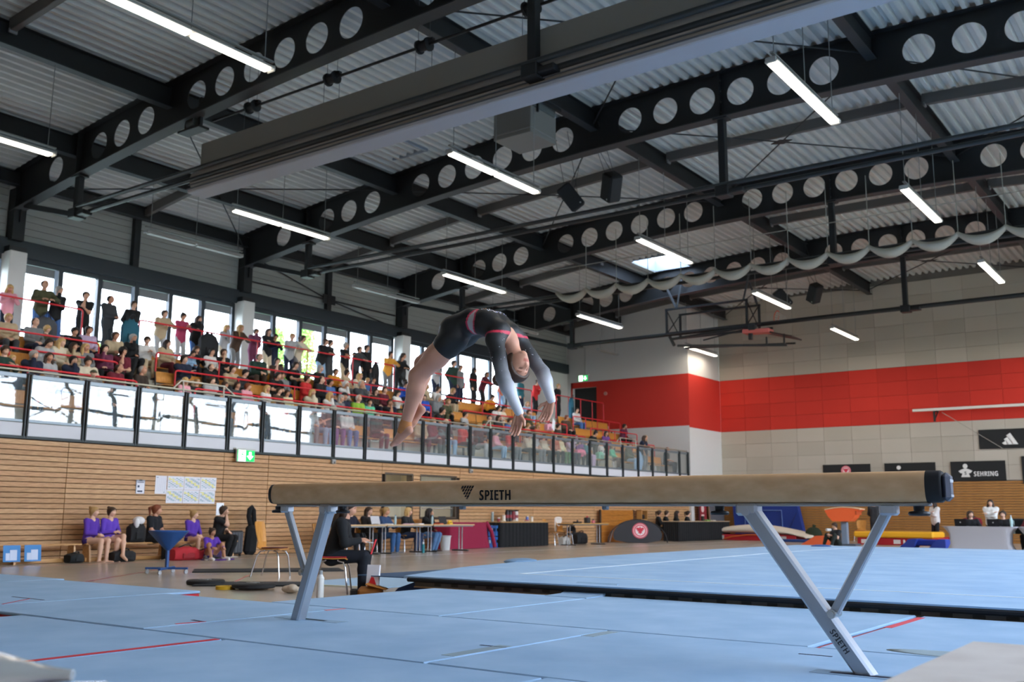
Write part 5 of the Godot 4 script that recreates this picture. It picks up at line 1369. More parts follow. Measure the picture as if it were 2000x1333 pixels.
		for j in 3: part("bottle", B.new().lathe([Vector2(0, 0.03), Vector2(0.036, 0.03), Vector2(0.036, 0.22), Vector2(0.014, 0.29), Vector2(0.014, 0.34)], V(-0.11 + 0.11 * j, 0, 0.05), 10), M(["4a8a4c", "b8c8d0", "3a7cc0"][(j + k) % 3], 0.2), t)
	# buffet table with black skirt
	t = thing("buffet_table", "buffet table with pleated black skirt", "table", V(-19.65, 0, -27.2), PI / 2)
	part("tabletop", B.new().box(V(0, 0.79, 0), V(2.7, 0.03, 0.75), Basis(), 0.006), M("c79a62", 0.6), t)
	skirt(t, 2.68, 0.72, 0.78, "151517")
	for k in 4:
		var f = thing("vacuum_jug", ["black vacuum jug with red band, first on the buffet", "black vacuum jug with red band, second on the buffet", "dark red vacuum jug, third on the buffet", "white and red vacuum jug, last on the buffet"][k], "jug", V(-19.7, 0.805, -26.75 - 0.17 * k), 0, "vacuum jugs on the buffet")
		part("body", B.new().lathe([Vector2(0, 0), Vector2(0.07, 0), Vector2(0.07, 0.3), Vector2(0.05, 0.34)], Vector3.ZERO, 14), M(["1d1a1c", "1d1a1c", "7c1a26", "d8d0cc"][k], 0.4), f)
		part("lid", B.new().lathe([Vector2(0.055, 0.335), Vector2(0.055, 0.37), Vector2(0.0, 0.39)], Vector3.ZERO, 12).box(V(0.06, 0.36, 0), V(0.09, 0.02, 0.03), Basis(), 0.004), M("161618", 0.4), f)
		part("band", B.new().cyl(V(0, 0.12, 0), V(0, 0.22, 0), 0.0715), M("8c2430", 0.5), f)
	for q in [[V(-19.5, 0.805, -26.3), 0.055, 0.2, "e6e0d4", "white paper towel roll standing on the buffet"], [V(-19.6, 0.805, -27.75), 0.05, 0.17, "5a74b8", "blue and white carton cup stack on the buffet"], [V(-19.55, 0.805, -27.95), 0.05, 0.15, "e2d6c4", "cream cup stack at the buffet's right end"], [V(-19.45, 0.805, -25.95), 0.05, 0.12, "8c2a30", "dark red jar on the buffet beside the towel roll"], [V(-19.55, 0.805, -25.75), 0.045, 0.3, "9aa8a6", "tall glass bottle at the buffet's left end"]]:
		t = thing("buffet_container", q[4], "container", q[0])
		part("body", B.new().lathe([Vector2(0, 0), Vector2(q[1], 0), Vector2(q[1], q[2]), Vector2(q[1] * 0.8, q[2] + 0.01), Vector2(0, q[2] + 0.01)], Vector3.ZERO, 14), M(q[3], 0.5), t)
		part("rim", B.new().cyl(V(0, q[2] - 0.02, 0), V(0, q[2] + 0.014, 0), q[1] * 1.04), M("c8c0b4", 0.5), t)
	for k in 3:
		t = thing("plate", ["white plate with snacks at the buffet's left part", "white plate in front of the vacuum jugs", "white plate with red fruit on the buffet"][k], "plate", V(-19.4, 0.805, [-26.1, -26.75, -27.45][k]))
		part("dish", B.new().lathe([Vector2(0, 0), Vector2(0.07, 0.0), Vector2(0.13, 0.025), Vector2(0.125, 0.03), Vector2(0.07, 0.008), Vector2(0, 0.008)], Vector3.ZERO, 18), M("ece8e4", 0.3), t)
		stuff(part("food", B.new().ball(V(0, 0.03, 0), V(0.08, 0.03, 0.08), 10, 6), M(["d8c8a0", "e4dcc8", "b83a30"][k], 0.7), t))
	# chairs and small table further on
	chair(V(-19.5, 0, -29.0), PI / 2 + 0.3, "wooden chair right of the buffet, turned sideways", ply)
	chair(V(-19.5, 0, -29.85), PI / 2, "chair with a white garment hung over its back", ply)
	t = thing("white_garment", "white garment hanging over the chair back beside the small table", "garment", V(-19.62, 0.5, -29.85), PI / 2)
	part("cloth", B.new().box(V(0, 0.2, -0.12), V(0.44, 0.48, 0.05), Basis(), 0.02).ball(V(0, 0.42, -0.12), V(0.22, 0.05, 0.05), 12, 6), M("dfd5cb", 0.9), t)
	table(V(-19.0, 0, -30.35), PI / 2, "small wooden table with black legs before the gym wall", 2.4, 0.7, M("c79a55", 0.5))
	for q in [[V(-19.0, 0.75, -29.95), V(0.2, 0.06, 0.3), "1c1c1e", "black camera case on the small table"], [V(-19.0, 0.75, -30.6), V(0.16, 0.2, 0.2), "26262a", "black device with red dot on the small table"], [V(-19.0, 0.75, -31.0), V(0.1, 0.1, 0.12), "d0707a", "pink box at the end of the small table"]]:
		t = thing("table_item", q[3], "case", q[0])
		part("body", B.new().box(V(0, q[1].y / 2, 0), q[1], Basis(), 0.015), M(q[2], 0.5), t)
		part("knob", B.new().ball(V(0.0, q[1].y + 0.02, 0), V(0.035, 0.035, 0.035), 10, 6), M("c8283a" if q[1].y > 0.15 else "3a3a3c", 0.5), t)
	bag(V(-19.7, 0, -31.2), V(0.4, 0.42, 0.7), "151517", "large black bag on the floor under the small table", "bag")
	bag(V(-19.85, 0.3, -30.9), V(0.2, 0.35, 0.36), "1a1a1d", "black backpack leaning at the wall behind the small table", "backpack")
	bag(V(-19.3, 0, -29.55), V(0.3, 0.3, 0.4), "c9c4bc", "pale cloth bag on the floor beside the chair with the garment", "bag")
	# wooden board
	t = thing("wooden_board", "tall orange brown wooden board leaning at the wood wall", "board", V(-20.1, 0, -34.6), PI / 2)
	var ob = StandardMaterial3D.new(); ob.roughness = 0.4
	T(ob, grain(81, 0.02, Color("9a5c1e"), Color("c07c30")), Vector3(0.5, 5, 0.5))
	for k in 6: part("board_plank", B.new().box(V(0, 0.11 + 0.205 * k, 0), V(2.5, 0.2, 0.05), Basis(), 0.006), ob, t)
	part("side_post", B.new().box(V(-1.28, 0.62, 0), V(0.06, 1.26, 0.08), Basis(), 0.01).box(V(1.28, 0.62, 0), V(0.06, 1.26, 0.08), Basis(), 0.01), M("3a2a1c", 0.6), t)
	t = thing("wood_box", "small open plywood box with black device beside the wooden board", "box", V(-19.95, 0.0, -36.3), PI / 2)
	part("shell", B.new().span(V(-0.25, 0.85, -0.1), V(0.25, 1.25, -0.08)).span(V(-0.25, 0.85, -0.1), V(-0.22, 1.25, 0.15)).span(V(0.22, 0.85, -0.1), V(0.25, 1.25, 0.15)).span(V(-0.25, 1.22, -0.1), V(0.25, 1.25, 0.15)).span(V(-0.25, 0.85, -0.1), V(0.25, 0.88, 0.15)), M("b8864c", 0.6), t)
	part("device", B.new().box(V(0, 0.98, 0.02), V(0.24, 0.18, 0.14), Basis(), 0.02), M("161618", 0.5), t)
	part("stand", B.new().bar(V(0, 0, 0), V(0, 0.85, 0), 0.08, 0.08).box(V(0, 0.02, 0), V(0.4, 0.04, 0.3), Basis(), 0.01), M("2a2a2c", 0.5), t)
	# pop-up banner with the crest
	t = thing("popup_banner", "dark oval pop-up banner with red and white eagle crest on the floor", "banner", V(-18.95, 0, -34.15), 0.5)
	var el = []
	for k in 33:
		var a = PI * k / 32.0
		el.append(Vector2(-cos(a) * 1.12 * pow(maxf(sin(a), 0.0001), 0.12), maxf(0.0, sin(a)) * 0.86))
	var bk = M("36363a", 0.75)
	part("front_panel", B.new().prism(el, V(0, 0.01, 0.22), Vector3.RIGHT, V(0, 0.97, -0.22).normalized(), 0.02), bk, t)
	part("back_panel", B.new().prism(el, V(0, 0.01, -0.26), Vector3.RIGHT, V(0, 0.97, 0.22).normalized(), 0.02), bk, t)
	var arc = []
	for k in 17: arc.append(V(-1.12 * cos(PI * k / 16.0), 0.02 + 0.85 * sin(PI * k / 16.0), 0.22 - 0.2 * sin(PI * k / 16.0)))
	part("hoop_edge", B.new().tube(arc, 0.02, 8), M("1c1c1e", 0.6), t)
	part("side_fabric", B.new().box(V(-1.0, 0.24, 0), V(0.02, 0.46, 0.34), Basis(Vector3.BACK, -0.28), 0.005), M("8e8e92", 0.7), t)
	var cr = Node3D.new(); cr.name = "crest"; cr.transform = Transform3D(Basis(Vector3.RIGHT, -0.22), V(0.1, 0.46, 0.155)); t.add_child(cr)
	crest(cr, Vector3.ZERO, 0.3)
	# far jury table with black skirt
	t = thing("jury_table", "long jury table with pleated black skirt near the end wall", "table", V(-19.05, 0, -39.6), PI / 2)
	part("tabletop", B.new().box(V(0, 0.8, 0), V(5.0, 0.03, 0.75), Basis(), 0.006), M("b9a284", 0.6), t)
	skirt(t, 4.95, 0.72, 0.79, "131315")
	for q in [[V(-19.1, 0.815, -40.6), V(0.22, 0.05, 0.3), "6a9a3a", "green folder on the far jury table"], [V(-19.1, 0.815, -40.2), V(0.12, 0.2, 0.12), "2a2420", "dark jug on the far jury table"], [V(-19.1, 0.815, -41.2), V(0.2, 0.03, 0.3), "dcd6c8", "white papers at the far end of the jury table"]]:
		var o = thing("table_item", q[3], "item", q[0])
		part("body", B.new().box(V(0, q[1].y / 2, 0), q[1], Basis(), 0.01), M(q[2], 0.6), o)
		part("top", B.new().box(V(0, q[1].y + 0.008, 0), V(q[1].x * 0.8, 0.014, q[1].z * 0.7), Basis(), 0.004), M("8a8478", 0.6), o)
	t = thing("roll_banner", "narrow red roll-up banner with pale print beside the grey board", "banner", V(-20.05, 0, -42.2), PI / 2)
	part("sheet", B.new().box(V(0, 0.9, 0), V(0.8, 1.75, 0.02), Basis(), 0.004), M("8c1a24", 0.7), t)
	part("print", B.new().ball(V(0, 1.35, 0.012), V(0.16, 0.16, 0.003), 20, 6).box(V(0, 0.8, 0.012), V(0.3, 0.6, 0.003)), M("e0c0b8", 0.7), t)
	part("side_strip", B.new().box(V(-0.36, 0.9, 0.012), V(0.1, 1.75, 0.003)), M("1a1618", 0.7), t)
	part("base", B.new().box(V(0, 0.03, 0.02), V(0.86, 0.06, 0.2), Basis(), 0.02), M("8f8f92", 0.4, 0.5), t)
	t = thing("grey_board", "large dark grey board leaning against the corner by the end wall", "board", V(-20.05, 0, -43.75), PI / 2)
	part("panel", B.new().box(V(0, 0.85, 0), V(1.55, 1.7, 0.05), Basis(Vector3.RIGHT, -0.08), 0.01), M("57565a", 0.7), t)
	part("edge", B.new().box(V(-0.79, 0.85, 0), V(0.05, 1.72, 0.07), Basis(Vector3.RIGHT, -0.08), 0.01), M("8a6a52", 0.6), t)
	# soft mats at the end wall
	var navy = M("15307c", 0.75)
	t = thing("thick_mat", "big dark blue thick mat standing against the end wall", "mat", V(-17.85, 0, -44.3))
	part("body", B.new().prism([Vector2(-1.55, 0.02), Vector2(1.75, 0.02), Vector2(1.35, 1.75), Vector2(-1.72, 1.75)], V(0, 0, -0.35), Vector3.RIGHT, V(0, 0.995, -0.06), 0.35), navy, t)
	part("strap_frame", B.new().tube([V(-1.05, 0.3, 0.03), V(-1.05, 1.3, -0.02), V(0.7, 1.3, -0.02), V(0.75, 0.3, 0.03)], 0.02, 6), M("6d86b8", 0.7), t)
	part("corner_seam", B.new().bar(V(0.85, 0.05, 0.02), V(1.4, 1.2, -0.03), 0.02, 0.02), M("0f2258", 0.8), t)
	t = thing("soft_mat", "cream soft landing mat bulging on top of a red and white mat", "mat", V(-17.3, 0, -42.2))
	var up = []
	for k in 25:
		var u = k / 24.0
		var ring = []
		var hh = 0.12 + 0.34 * pow(sin(PI * clampf(u * 1.05, 0.0, 1.0)), 1.3) * (1.0 - 0.35 * u)
		var sag = 0.30 - 0.06 * u - (0.12 * clampf((u - 0.85) / 0.15, 0, 1))
		for j in 16:
			var a = TAU * j / 16.0
			ring.append(V(-2.2 + 4.5 * u, sag + hh * 0.5 + sin(a) * hh * 0.5 * (1.0 if sin(a) > 0 else 0.9), -signf(cos(a)) * pow(absf(cos(a)), 0.4) * 1.0))
		up.append(ring)
	part("cushion", B.new().loft(up), M("ddd0bc", 0.9), t)
	var base = part("base_mat", B.new().span(V(-2.15, 0.0, -0.95), V(1.9, 0.25, 0.95), 0.02), M("b8202a", 0.7), t)
	part("white_field", B.new().span(V(-1.9, 0.04, 0.951), V(-1.3, 0.2, 0.956)).span(V(0.6, 0.04, 0.951), V(1.0, 0.2, 0.956)).span(V(1.1, 0.04, 0.951), V(1.5, 0.2, 0.956)), M("ddd5cf", 0.7), base)
	part("orange_flap", B.new().tube([V(-1.3, 0.05, 1.0), V(-0.9, 0.16, 1.05), V(-0.2, 0.24, 1.05), V(0.4, 0.25, 1.0)], 0.03, 6), M("d0602a", 0.7), t)
	t = thing("blue_strip_mat", "long flat dark blue mat in front of the soft landing mat", "mat", V(-15.0, 0, -40.6))
	part("body", B.new().box(V(0, 0.05, 0), V(2.4, 0.1, 0.9), Basis(), 0.02), M("1c3f7e", 0.75), t)
	part("seam", B.new().box(V(0.2, 0.101, 0), V(0.02, 0.004, 0.88)), M("122a58", 0.8), t)
	t = thing("dark_plant_bag", "dark green bundled net bag behind the blue flat mat", "bag", V(-15.1, 0, -42.6))
	part("body", B.new().ball(V(0, 0.28, 0), V(0.36, 0.32, 0.3), 14, 9), M("23301e", 0.9), t)
	part("tie", B.new().cyl(V(0, 0.56, 0), V(0.05, 0.68, 0), 0.05, 0.08), M("2c3c26", 0.9), t)
	t = thing("orange_wedge", "orange foam wedge lying before the vaulting table", "wedge", V(-12.9, 0, -37.2), 0.0)
	part("body", B.new().prism([Vector2(-0.65, 0), Vector2(0.65, 0), Vector2(0.55, 0.32), Vector2(-0.1, 0.32)], V(0, 0, -0.4), Vector3.RIGHT, Vector3.UP, 0.8), M("ee6a3a", 0.75), t)
	part("seam", B.new().bar(V(-0.1, 0.322, -0.4), V(-0.1, 0.322, 0.4), 0.02, 0.006), M("c8502a", 0.8), t)
	# vaulting table
	t = thing("vaulting_table", "orange vaulting table with cream top on a grey post", "vaulting table", V(-11.95, 0, -37.0), 0.12)
	var vp = []
	for k in 11:
		var u = k / 10.0
		vp.append(Vector2(-0.6 + 1.25 * u, 1.22 + 0.13 * sin(u * PI * 0.75 + 0.3)))
	var side = vp.duplicate(); side.append(Vector2(0.52, 1.2)); side.append(Vector2(0.42, 1.0)); side.append(Vector2(0.28, 0.86)); side.append(Vector2(-0.34, 0.86)); side.append(Vector2(-0.5, 1.05))
	part("body", B.new().prism(side, V(0, 0, -0.5), Vector3.RIGHT, Vector3.UP, 0.95), M("f0642c", 0.6), t)
	var tp = []
	for p in vp: tp.append(p + Vector2(0, 0.004))
	for k in range(10, -1, -1): tp.append((vp[k] as Vector2) + Vector2(0, 0.035))
	part("top_pad", B.new().prism(tp, V(0, 0, -0.5), Vector3.RIGHT, Vector3.UP, 0.98), M("e8c49a", 0.85), t)
	part("post", B.new().box(V(0, 0.45, 0), V(0.22, 0.82, 0.3), Basis(), 0.02), M("7c8a9a", 0.45), t)
	part("foot", B.new().box(V(0, 0.03, 0), V(0.9, 0.06, 1.0), Basis(), 0.015), M("4a5562", 0.5), t)
	part("edge_band", B.new().bar(V(0.5, 1.17, -0.49), V(0.5, 1.17, 0.47), 0.05, 0.14), M("c24e20", 0.6), t)
	# yellow mat on red and white base
	t = thing("yellow_mat", "thick yellow mat on a red and white base mat by the vaulting table", "mat", V(-10.6, 0, -39.6), -0.04)
	part("cushion", B.new().box(V(-0.1, 0.38, 0.2), V(2.9, 0.22, 1.5), Basis(), 0.05), M("f0b01e", 0.7), t)
	base = part("base_mat", B.new().box(V(0, 0.135, 0.1), V(2.9, 0.27, 1.5), Basis(), 0.02), M("b01c26", 0.7), t)
	part("white_field", B.new().span(V(-1.3, 0.05, 0.852), V(-0.7, 0.2, 0.858)).span(V(-0.1, 0.05, 0.852), V(0.15, 0.2, 0.858)).span(V(0.25, 0.05, 0.852), V(0.32, 0.2, 0.858)).span(V(0.42, 0.05, 0.852), V(0.6, 0.2, 0.858)).span(V(0.9, 0.05, 0.852), V(1.3, 0.2, 0.858)), M("e2dad4", 0.7), base)
	t = thing("red_base_mat", "long red and white mat behind the blue trampette", "mat", V(-9.6, 0, -41.2))
	part("body", B.new().box(V(0, 0.14, 0), V(3.6, 0.28, 1.2), Basis(), 0.02), M("a81c26", 0.7), t)
	part("white_field", B.new().span(V(-1.0, 0.06, 0.602), V(-0.7, 0.22, 0.608)).span(V(-0.5, 0.06, 0.602), V(-0.44, 0.22, 0.608)).span(V(0.6, 0.06, 0.602), V(0.9, 0.22, 0.608)), M("e0d8d2", 0.7), t)
	chair(V(-13.1, 0, -42.6), 0.1, "wooden chair with red seat alone before the end wall", ply, "a8322a")
	t = thing("springboard", "blue trampette springboard block left of the white desk", "springboard", V(-8.95, 0, -36.1), 0.0)
	part("side_block", B.new().prism([Vector2(-0.75, 0), Vector2(-0.3, 0), Vector2(-0.15, 0.3), Vector2(-0.4, 0.3)], V(0, 0, -0.3), Vector3.RIGHT, Vector3.UP, 0.8), M("26409c", 0.6), t)
	part("side_block", B.new().prism([Vector2(0.2, 0), Vector2(0.75, 0), Vector2(0.75, 0.3), Vector2(0.5, 0.3)], V(0, 0, -0.3), Vector3.RIGHT, Vector3.UP, 0.8), M("2c46a8", 0.6), t)
	part("bed", B.new().box(V(0, 0.18, -0.1), V(1.1, 0.2, 0.7), Basis(), 0.03), M("12329a", 0.6), t)
	# white desks of the floor jury
	var wc = M("b9b6ba", 0.8)
	for k in 2:
		t = thing("covered_desk", ["desk in stretched white cover with two laptops", "second white covered desk cut by the right picture edge"][k], "desk", V(-6.5 + 2.04 * k, 0, -32.6))
		var w = 0.98
		var rr = []
		for q in [[0.0, 0.97, 0.4], [0.25, 0.84, 0.34], [0.55, 0.86, 0.36], [0.74, 1.0, 0.42], [0.75, 0.99, 0.41]]:
			var ring = []
			for j in 28:
				var a = TAU * j / 28.0
				ring.append(V(signf(cos(a)) * pow(absf(cos(a)), 0.3) * w * (q[1] if absf(cos(a)) > 0.5 else 1.0), q[0], -signf(sin(a)) * pow(absf(sin(a)), 0.3) * q[2]))
			rr.append(ring)
		part("stretch_cover", B.new().loft(rr), wc, t)
		part("tabletop", B.new().box(V(0, 0.755, 0), V(1.96, 0.012, 0.82), Basis(), 0.004), M("a9a6aa", 0.7), t)
	laptop(V(-7.0, 0.762, -32.55), PI, "17171a", "open black laptop on the white desk's left half")
	laptop(V(-6.1, 0.762, -32.55), PI, "1a1a1e", "open black laptop on the white desk's right half")
	t = thing("clear_bottle", "tall clear bottle standing on the white desk by its right end", "bottle", V(-5.62, 0.762, -32.45))
	part("body", B.new().lathe([Vector2(0, 0), Vector2(0.04, 0), Vector2(0.042, 0.2), Vector2(0.016, 0.28), Vector2(0.016, 0.31)], Vector3.ZERO, 12), M("b4cfcd", 0.12), t)
	part("cap", B.new().cyl(V(0, 0.305, 0), V(0, 0.33, 0), 0.018), M("e0e4e4", 0.4), t)
	for k in 3: chair(V([-6.9, -6.05, -5.2][k], 0, -33.35), 0.0, "maroon backed chair behind the white desk, %s" % ["left", "middle", "at the picture edge"][k], M("6a1420", 0.7), "", "maroon chairs behind the white desks")
	bag(V(-6.95, 0.72, -33.68), V(0.6, 0.3, 0.1), "8c1828", "red jacket hung over the left chair behind the white desk", "jacket")

func bag(p: Vector3, s: Vector3, col: String, label: String, cat: String) -> void:
	var t = thing("soft_bag" if cat != "jacket" else "hung_jacket", label, cat, p)
	var rows = []
	for k in 9:
		var u = k / 8.0
		var ring = []
		for j in 14:
			var a = TAU * j / 14.0
			var e = 0.55
			var f = pow(sin(PI * lerpf(0.12, 0.88, u)), 0.45)
			var y = sin(a)
			ring.append(V(-signf(cos(a)) * pow(absf(cos(a)), e) * s.x / 2 * f * (1.0 + 0.08 * sin(k * 2.3 + j)), s.y * (0.5 + 0.5 * signf(y) * pow(absf(y), e) * (f if y > 0 else 1.0) * (1.0 + 0.06 * sin(k * 3.1 + j * 1.3))) , s.z * (0.5 - u)))
		rows.append(ring)
	for r in rows:
		for j in r.size(): r[j].y = maxf(r[j].y, 0.004)
	part("body", B.new().loft(rows), M(col, 0.8), t)
	part("strap", B.new().tube([V(0.02, s.y * 0.9, s.z * 0.3), V(0.1, s.y * 1.12, s.z * 0.1), V(0.1, s.y * 1.12, -s.z * 0.1), V(0.02, s.y * 0.9, -s.z * 0.3)], 0.014, 6), M("202022", 0.7), t)
	part("pocket", B.new().box(V(s.x * 0.46, s.y * 0.35, 0), V(0.04, s.y * 0.4, s.z * 0.5), Basis(), 0.015), M(Color(col).darkened(0.2).to_html(false), 0.8), t)

func laptop(p: Vector3, turn: float, col: String, label: String) -> void:
	var t = thing("laptop", label, "laptop", p, turn)   # the user sits on +z of it
	part("base", B.new().box(V(0, 0.009, 0), V(0.33, 0.016, 0.23), Basis(), 0.005), M(col, 0.4, 0.3), t)
	part("screen_lid", B.new().box(V(0, 0.115, -0.15), V(0.33, 0.22, 0.01), Basis(Vector3.RIGHT, -0.3), 0.004), M(col, 0.4, 0.3), t)
	part("keyboard", B.new().box(V(0, 0.018, -0.02), V(0.29, 0.004, 0.11)), M("202022", 0.6), t)
	part("lid_mark", B.new().box(V(0, 0.118, -0.158), V(0.03, 0.03, 0.004), Basis(Vector3.RIGHT, -0.3)), M("dcdcdc", 0.4), t)

# ---- people: a skeleton of bones, a smooth distance field round it, a surface-net mesh of that field
func net(bones: Array, cell: float, k: float, cuts := []) -> B:   # bones: [from, to, radius from, radius to]
	var lo := Vector3.INF; var hi := -Vector3.INF
	for e in bones:
		var r := Vector3.ONE * (maxf(e[2], e[3]) + cell * 2.0)
		lo = lo.min(e[0] - r).min(e[1] - r); hi = hi.max(e[0] + r).max(e[1] + r)
	var nx := int((hi.x - lo.x) / cell) + 2; var ny := int((hi.y - lo.y) / cell) + 2; var nz := int((hi.z - lo.z) / cell) + 2
	var f := PackedFloat32Array()
	f.resize(nx * ny * nz); f.fill(1.0)
	for e in bones:
		var a: Vector3 = e[0] - lo; var ab: Vector3 = e[1] - e[0]
		var ra: float = e[2]; var dr: float = e[3] - e[2]
		var m := maxf(e[2], e[3]) + cell * 1.8
		var q0 := a.min(a + ab) - Vector3.ONE * m; var q1 := a.max(a + ab) + Vector3.ONE * m
		var inv := 1.0 / maxf(ab.length_squared(), 1e-9)
		var x0 := maxi(int(q0.x / cell), 0); var x1 := mini(int(q1.x / cell) + 1, nx - 1)
		for z in range(maxi(int(q0.z / cell), 0), mini(int(q1.z / cell) + 1, nz - 1) + 1):
			for y in range(maxi(int(q0.y / cell), 0), mini(int(q1.y / cell) + 1, ny - 1) + 1):
				var id := (z * ny + y) * nx + x0
				for x in range(x0, x1 + 1):
					var p := Vector3(x * cell, y * cell, z * cell) - a
					var t := clampf(p.dot(ab) * inv, 0.0, 1.0)
					var d := (p - ab * t).length() - ra - dr * t
					var o := f[id]
					var h := k - absf(o - d)
					f[id] = minf(o, d) - (h * h * 0.25 / k if h > 0.0 else 0.0)
					id += 1
	for c in cuts:   # [normal, distance]: keep what lies behind the plane
		var off: float = (c[0] as Vector3).dot(lo) - c[1]
		for z in nz:
			for y in ny:
				var id := (z * ny + y) * nx
				for x in nx:
					f[id] = maxf(f[id], off + cell * (c[0].x * x + c[0].y * y + c[0].z * z))
					id += 1
	var b := B.new()
	var ids := PackedInt32Array()
	ids.resize(nx * ny * nz); ids.fill(-1)
	var sy := nx; var sz := nx * ny
	var offs := [0, 1, sy, sy + 1, sz, sz + 1, sz + sy, sz + sy + 1]
	var edges := [[0, 1], [2, 3], [4, 5], [6, 7], [0, 2], [1, 3], [4, 6], [5, 7], [0, 4], [1, 5], [2, 6], [3, 7]]
	for z in nz - 1:
		for y in ny - 1:
			var id := z * sz + y * sy
			for x in nx - 1:
				var s0 := f[id] < 0.0
				if (f[id + 1] < 0.0) != s0 or (f[id + sy] < 0.0) != s0 or (f[id + sz] < 0.0) != s0 or (f[id + sy + 1] < 0.0) != s0 or (f[id + sz + 1] < 0.0) != s0 or (f[id + sz + sy] < 0.0) != s0 or (f[id + sz + sy + 1] < 0.0) != s0:
					var c := [f[id], f[id + 1], f[id + sy], f[id + sy + 1], f[id + sz], f[id + sz + 1], f[id + sz + sy], f[id + sz + sy + 1]]
					var p := Vector3.ZERO; var m := 0
					for e in edges:
						var u: float = c[e[0]]; var w: float = c[e[1]]
						if (u < 0.0) != (w < 0.0):
							var t := u / (u - w)
							p += Vector3(e[0] & 1, (e[0] >> 1) & 1, e[0] >> 2).lerp(Vector3(e[1] & 1, (e[1] >> 1) & 1, e[1] >> 2), t); m += 1
					p /= m
					var g := Vector3(c[1] + c[3] + c[5] + c[7] - c[0] - c[2] - c[4] - c[6], c[2] + c[3] + c[6] + c[7] - c[0] - c[1] - c[4] - c[5], c[4] + c[5] + c[6] + c[7] - c[0] - c[1] - c[2] - c[3])
					ids[id] = b.pt(lo + (Vector3(x, y, z) + p) * cell, g.normalized())
				id += 1
	for z in range(1, nz - 1):
		for y in range(1, ny - 1):
			var id := z * sz + y * sy + 1
			for x in range(1, nx - 1):
				var s0 := f[id] < 0.0
				if (f[id + 1] < 0.0) != s0: _nq(b, ids[id], ids[id - sy], ids[id - sy - sz], ids[id - sz], s0)
				if (f[id + sy] < 0.0) != s0: _nq(b, ids[id], ids[id - sz], ids[id - sz - 1], ids[id - 1], s0)
				if (f[id + sz] < 0.0) != s0: _nq(b, ids[id], ids[id - 1], ids[id - 1 - sy], ids[id - sy], s0)
				id += 1
	return b

func _nq(b: B, p: int, q: int, r: int, s: int, flip: bool) -> void:
	if p < 0 or q < 0 or r < 0 or s < 0: return
	if flip: b.i.append_array([p, r, q, p, s, r])
	else: b.i.append_array([p, q, r, p, r, s])

func hand_bones(w: Vector3, d: Vector3, nrm: Vector3, side: float, s := 1.0, curl := 0.5) -> Array:
	# palm from the wrist w along d, palm facing nrm; five fingers of unequal length, thumb from the palm's side
	d = d.normalized()
	var x = d.cross(nrm).normalized() * side
	nrm = x.cross(d).normalized() * side
	var o = []
	var base = w + d * 0.085 * s
	for k in 3: o.append([w + x * (k - 1) * 0.016 * s + d * 0.012 * s, base + x * (k - 1) * 0.027 * s, 0.015 * s, 0.0135 * s])
	for k in 4:
		var fx: float = (-1.5 + k) * 0.0195
		var L: float = [0.075, 0.085, 0.08, 0.062][k] * s
		var p = base + x * fx * s
		var d1 = (d + x * fx * 2.5 + nrm * curl * 0.35).normalized()
		var q = p + d1 * L * 0.45
		var d2 = (d + x * fx * 2.5 + nrm * curl * 1.1).normalized()
		var r = q + d2 * L * 0.3
		var d3 = (d + x * fx * 2.0 + nrm * curl * 1.9).normalized()
		o.append([p - d * 0.01 * s, q, 0.0105 * s, 0.0092 * s]); o.append([q, r, 0.0092 * s, 0.0085 * s]); o.append([r, r + d3 * L * 0.25, 0.0085 * s, 0.0075 * s])
	var tb = w + d * 0.03 * s - x * 0.024 * s
	var t1 = tb + (d * 0.6 - x * 0.75 + nrm * 0.25).normalized() * 0.042 * s
	o.append([tb, t1, 0.0135 * s, 0.0115 * s]); o.append([t1, t1 + (d * 0.85 - x * 0.35 + nrm * 0.3 * curl).normalized() * 0.03 * s, 0.011 * s, 0.009 * s])
	return o

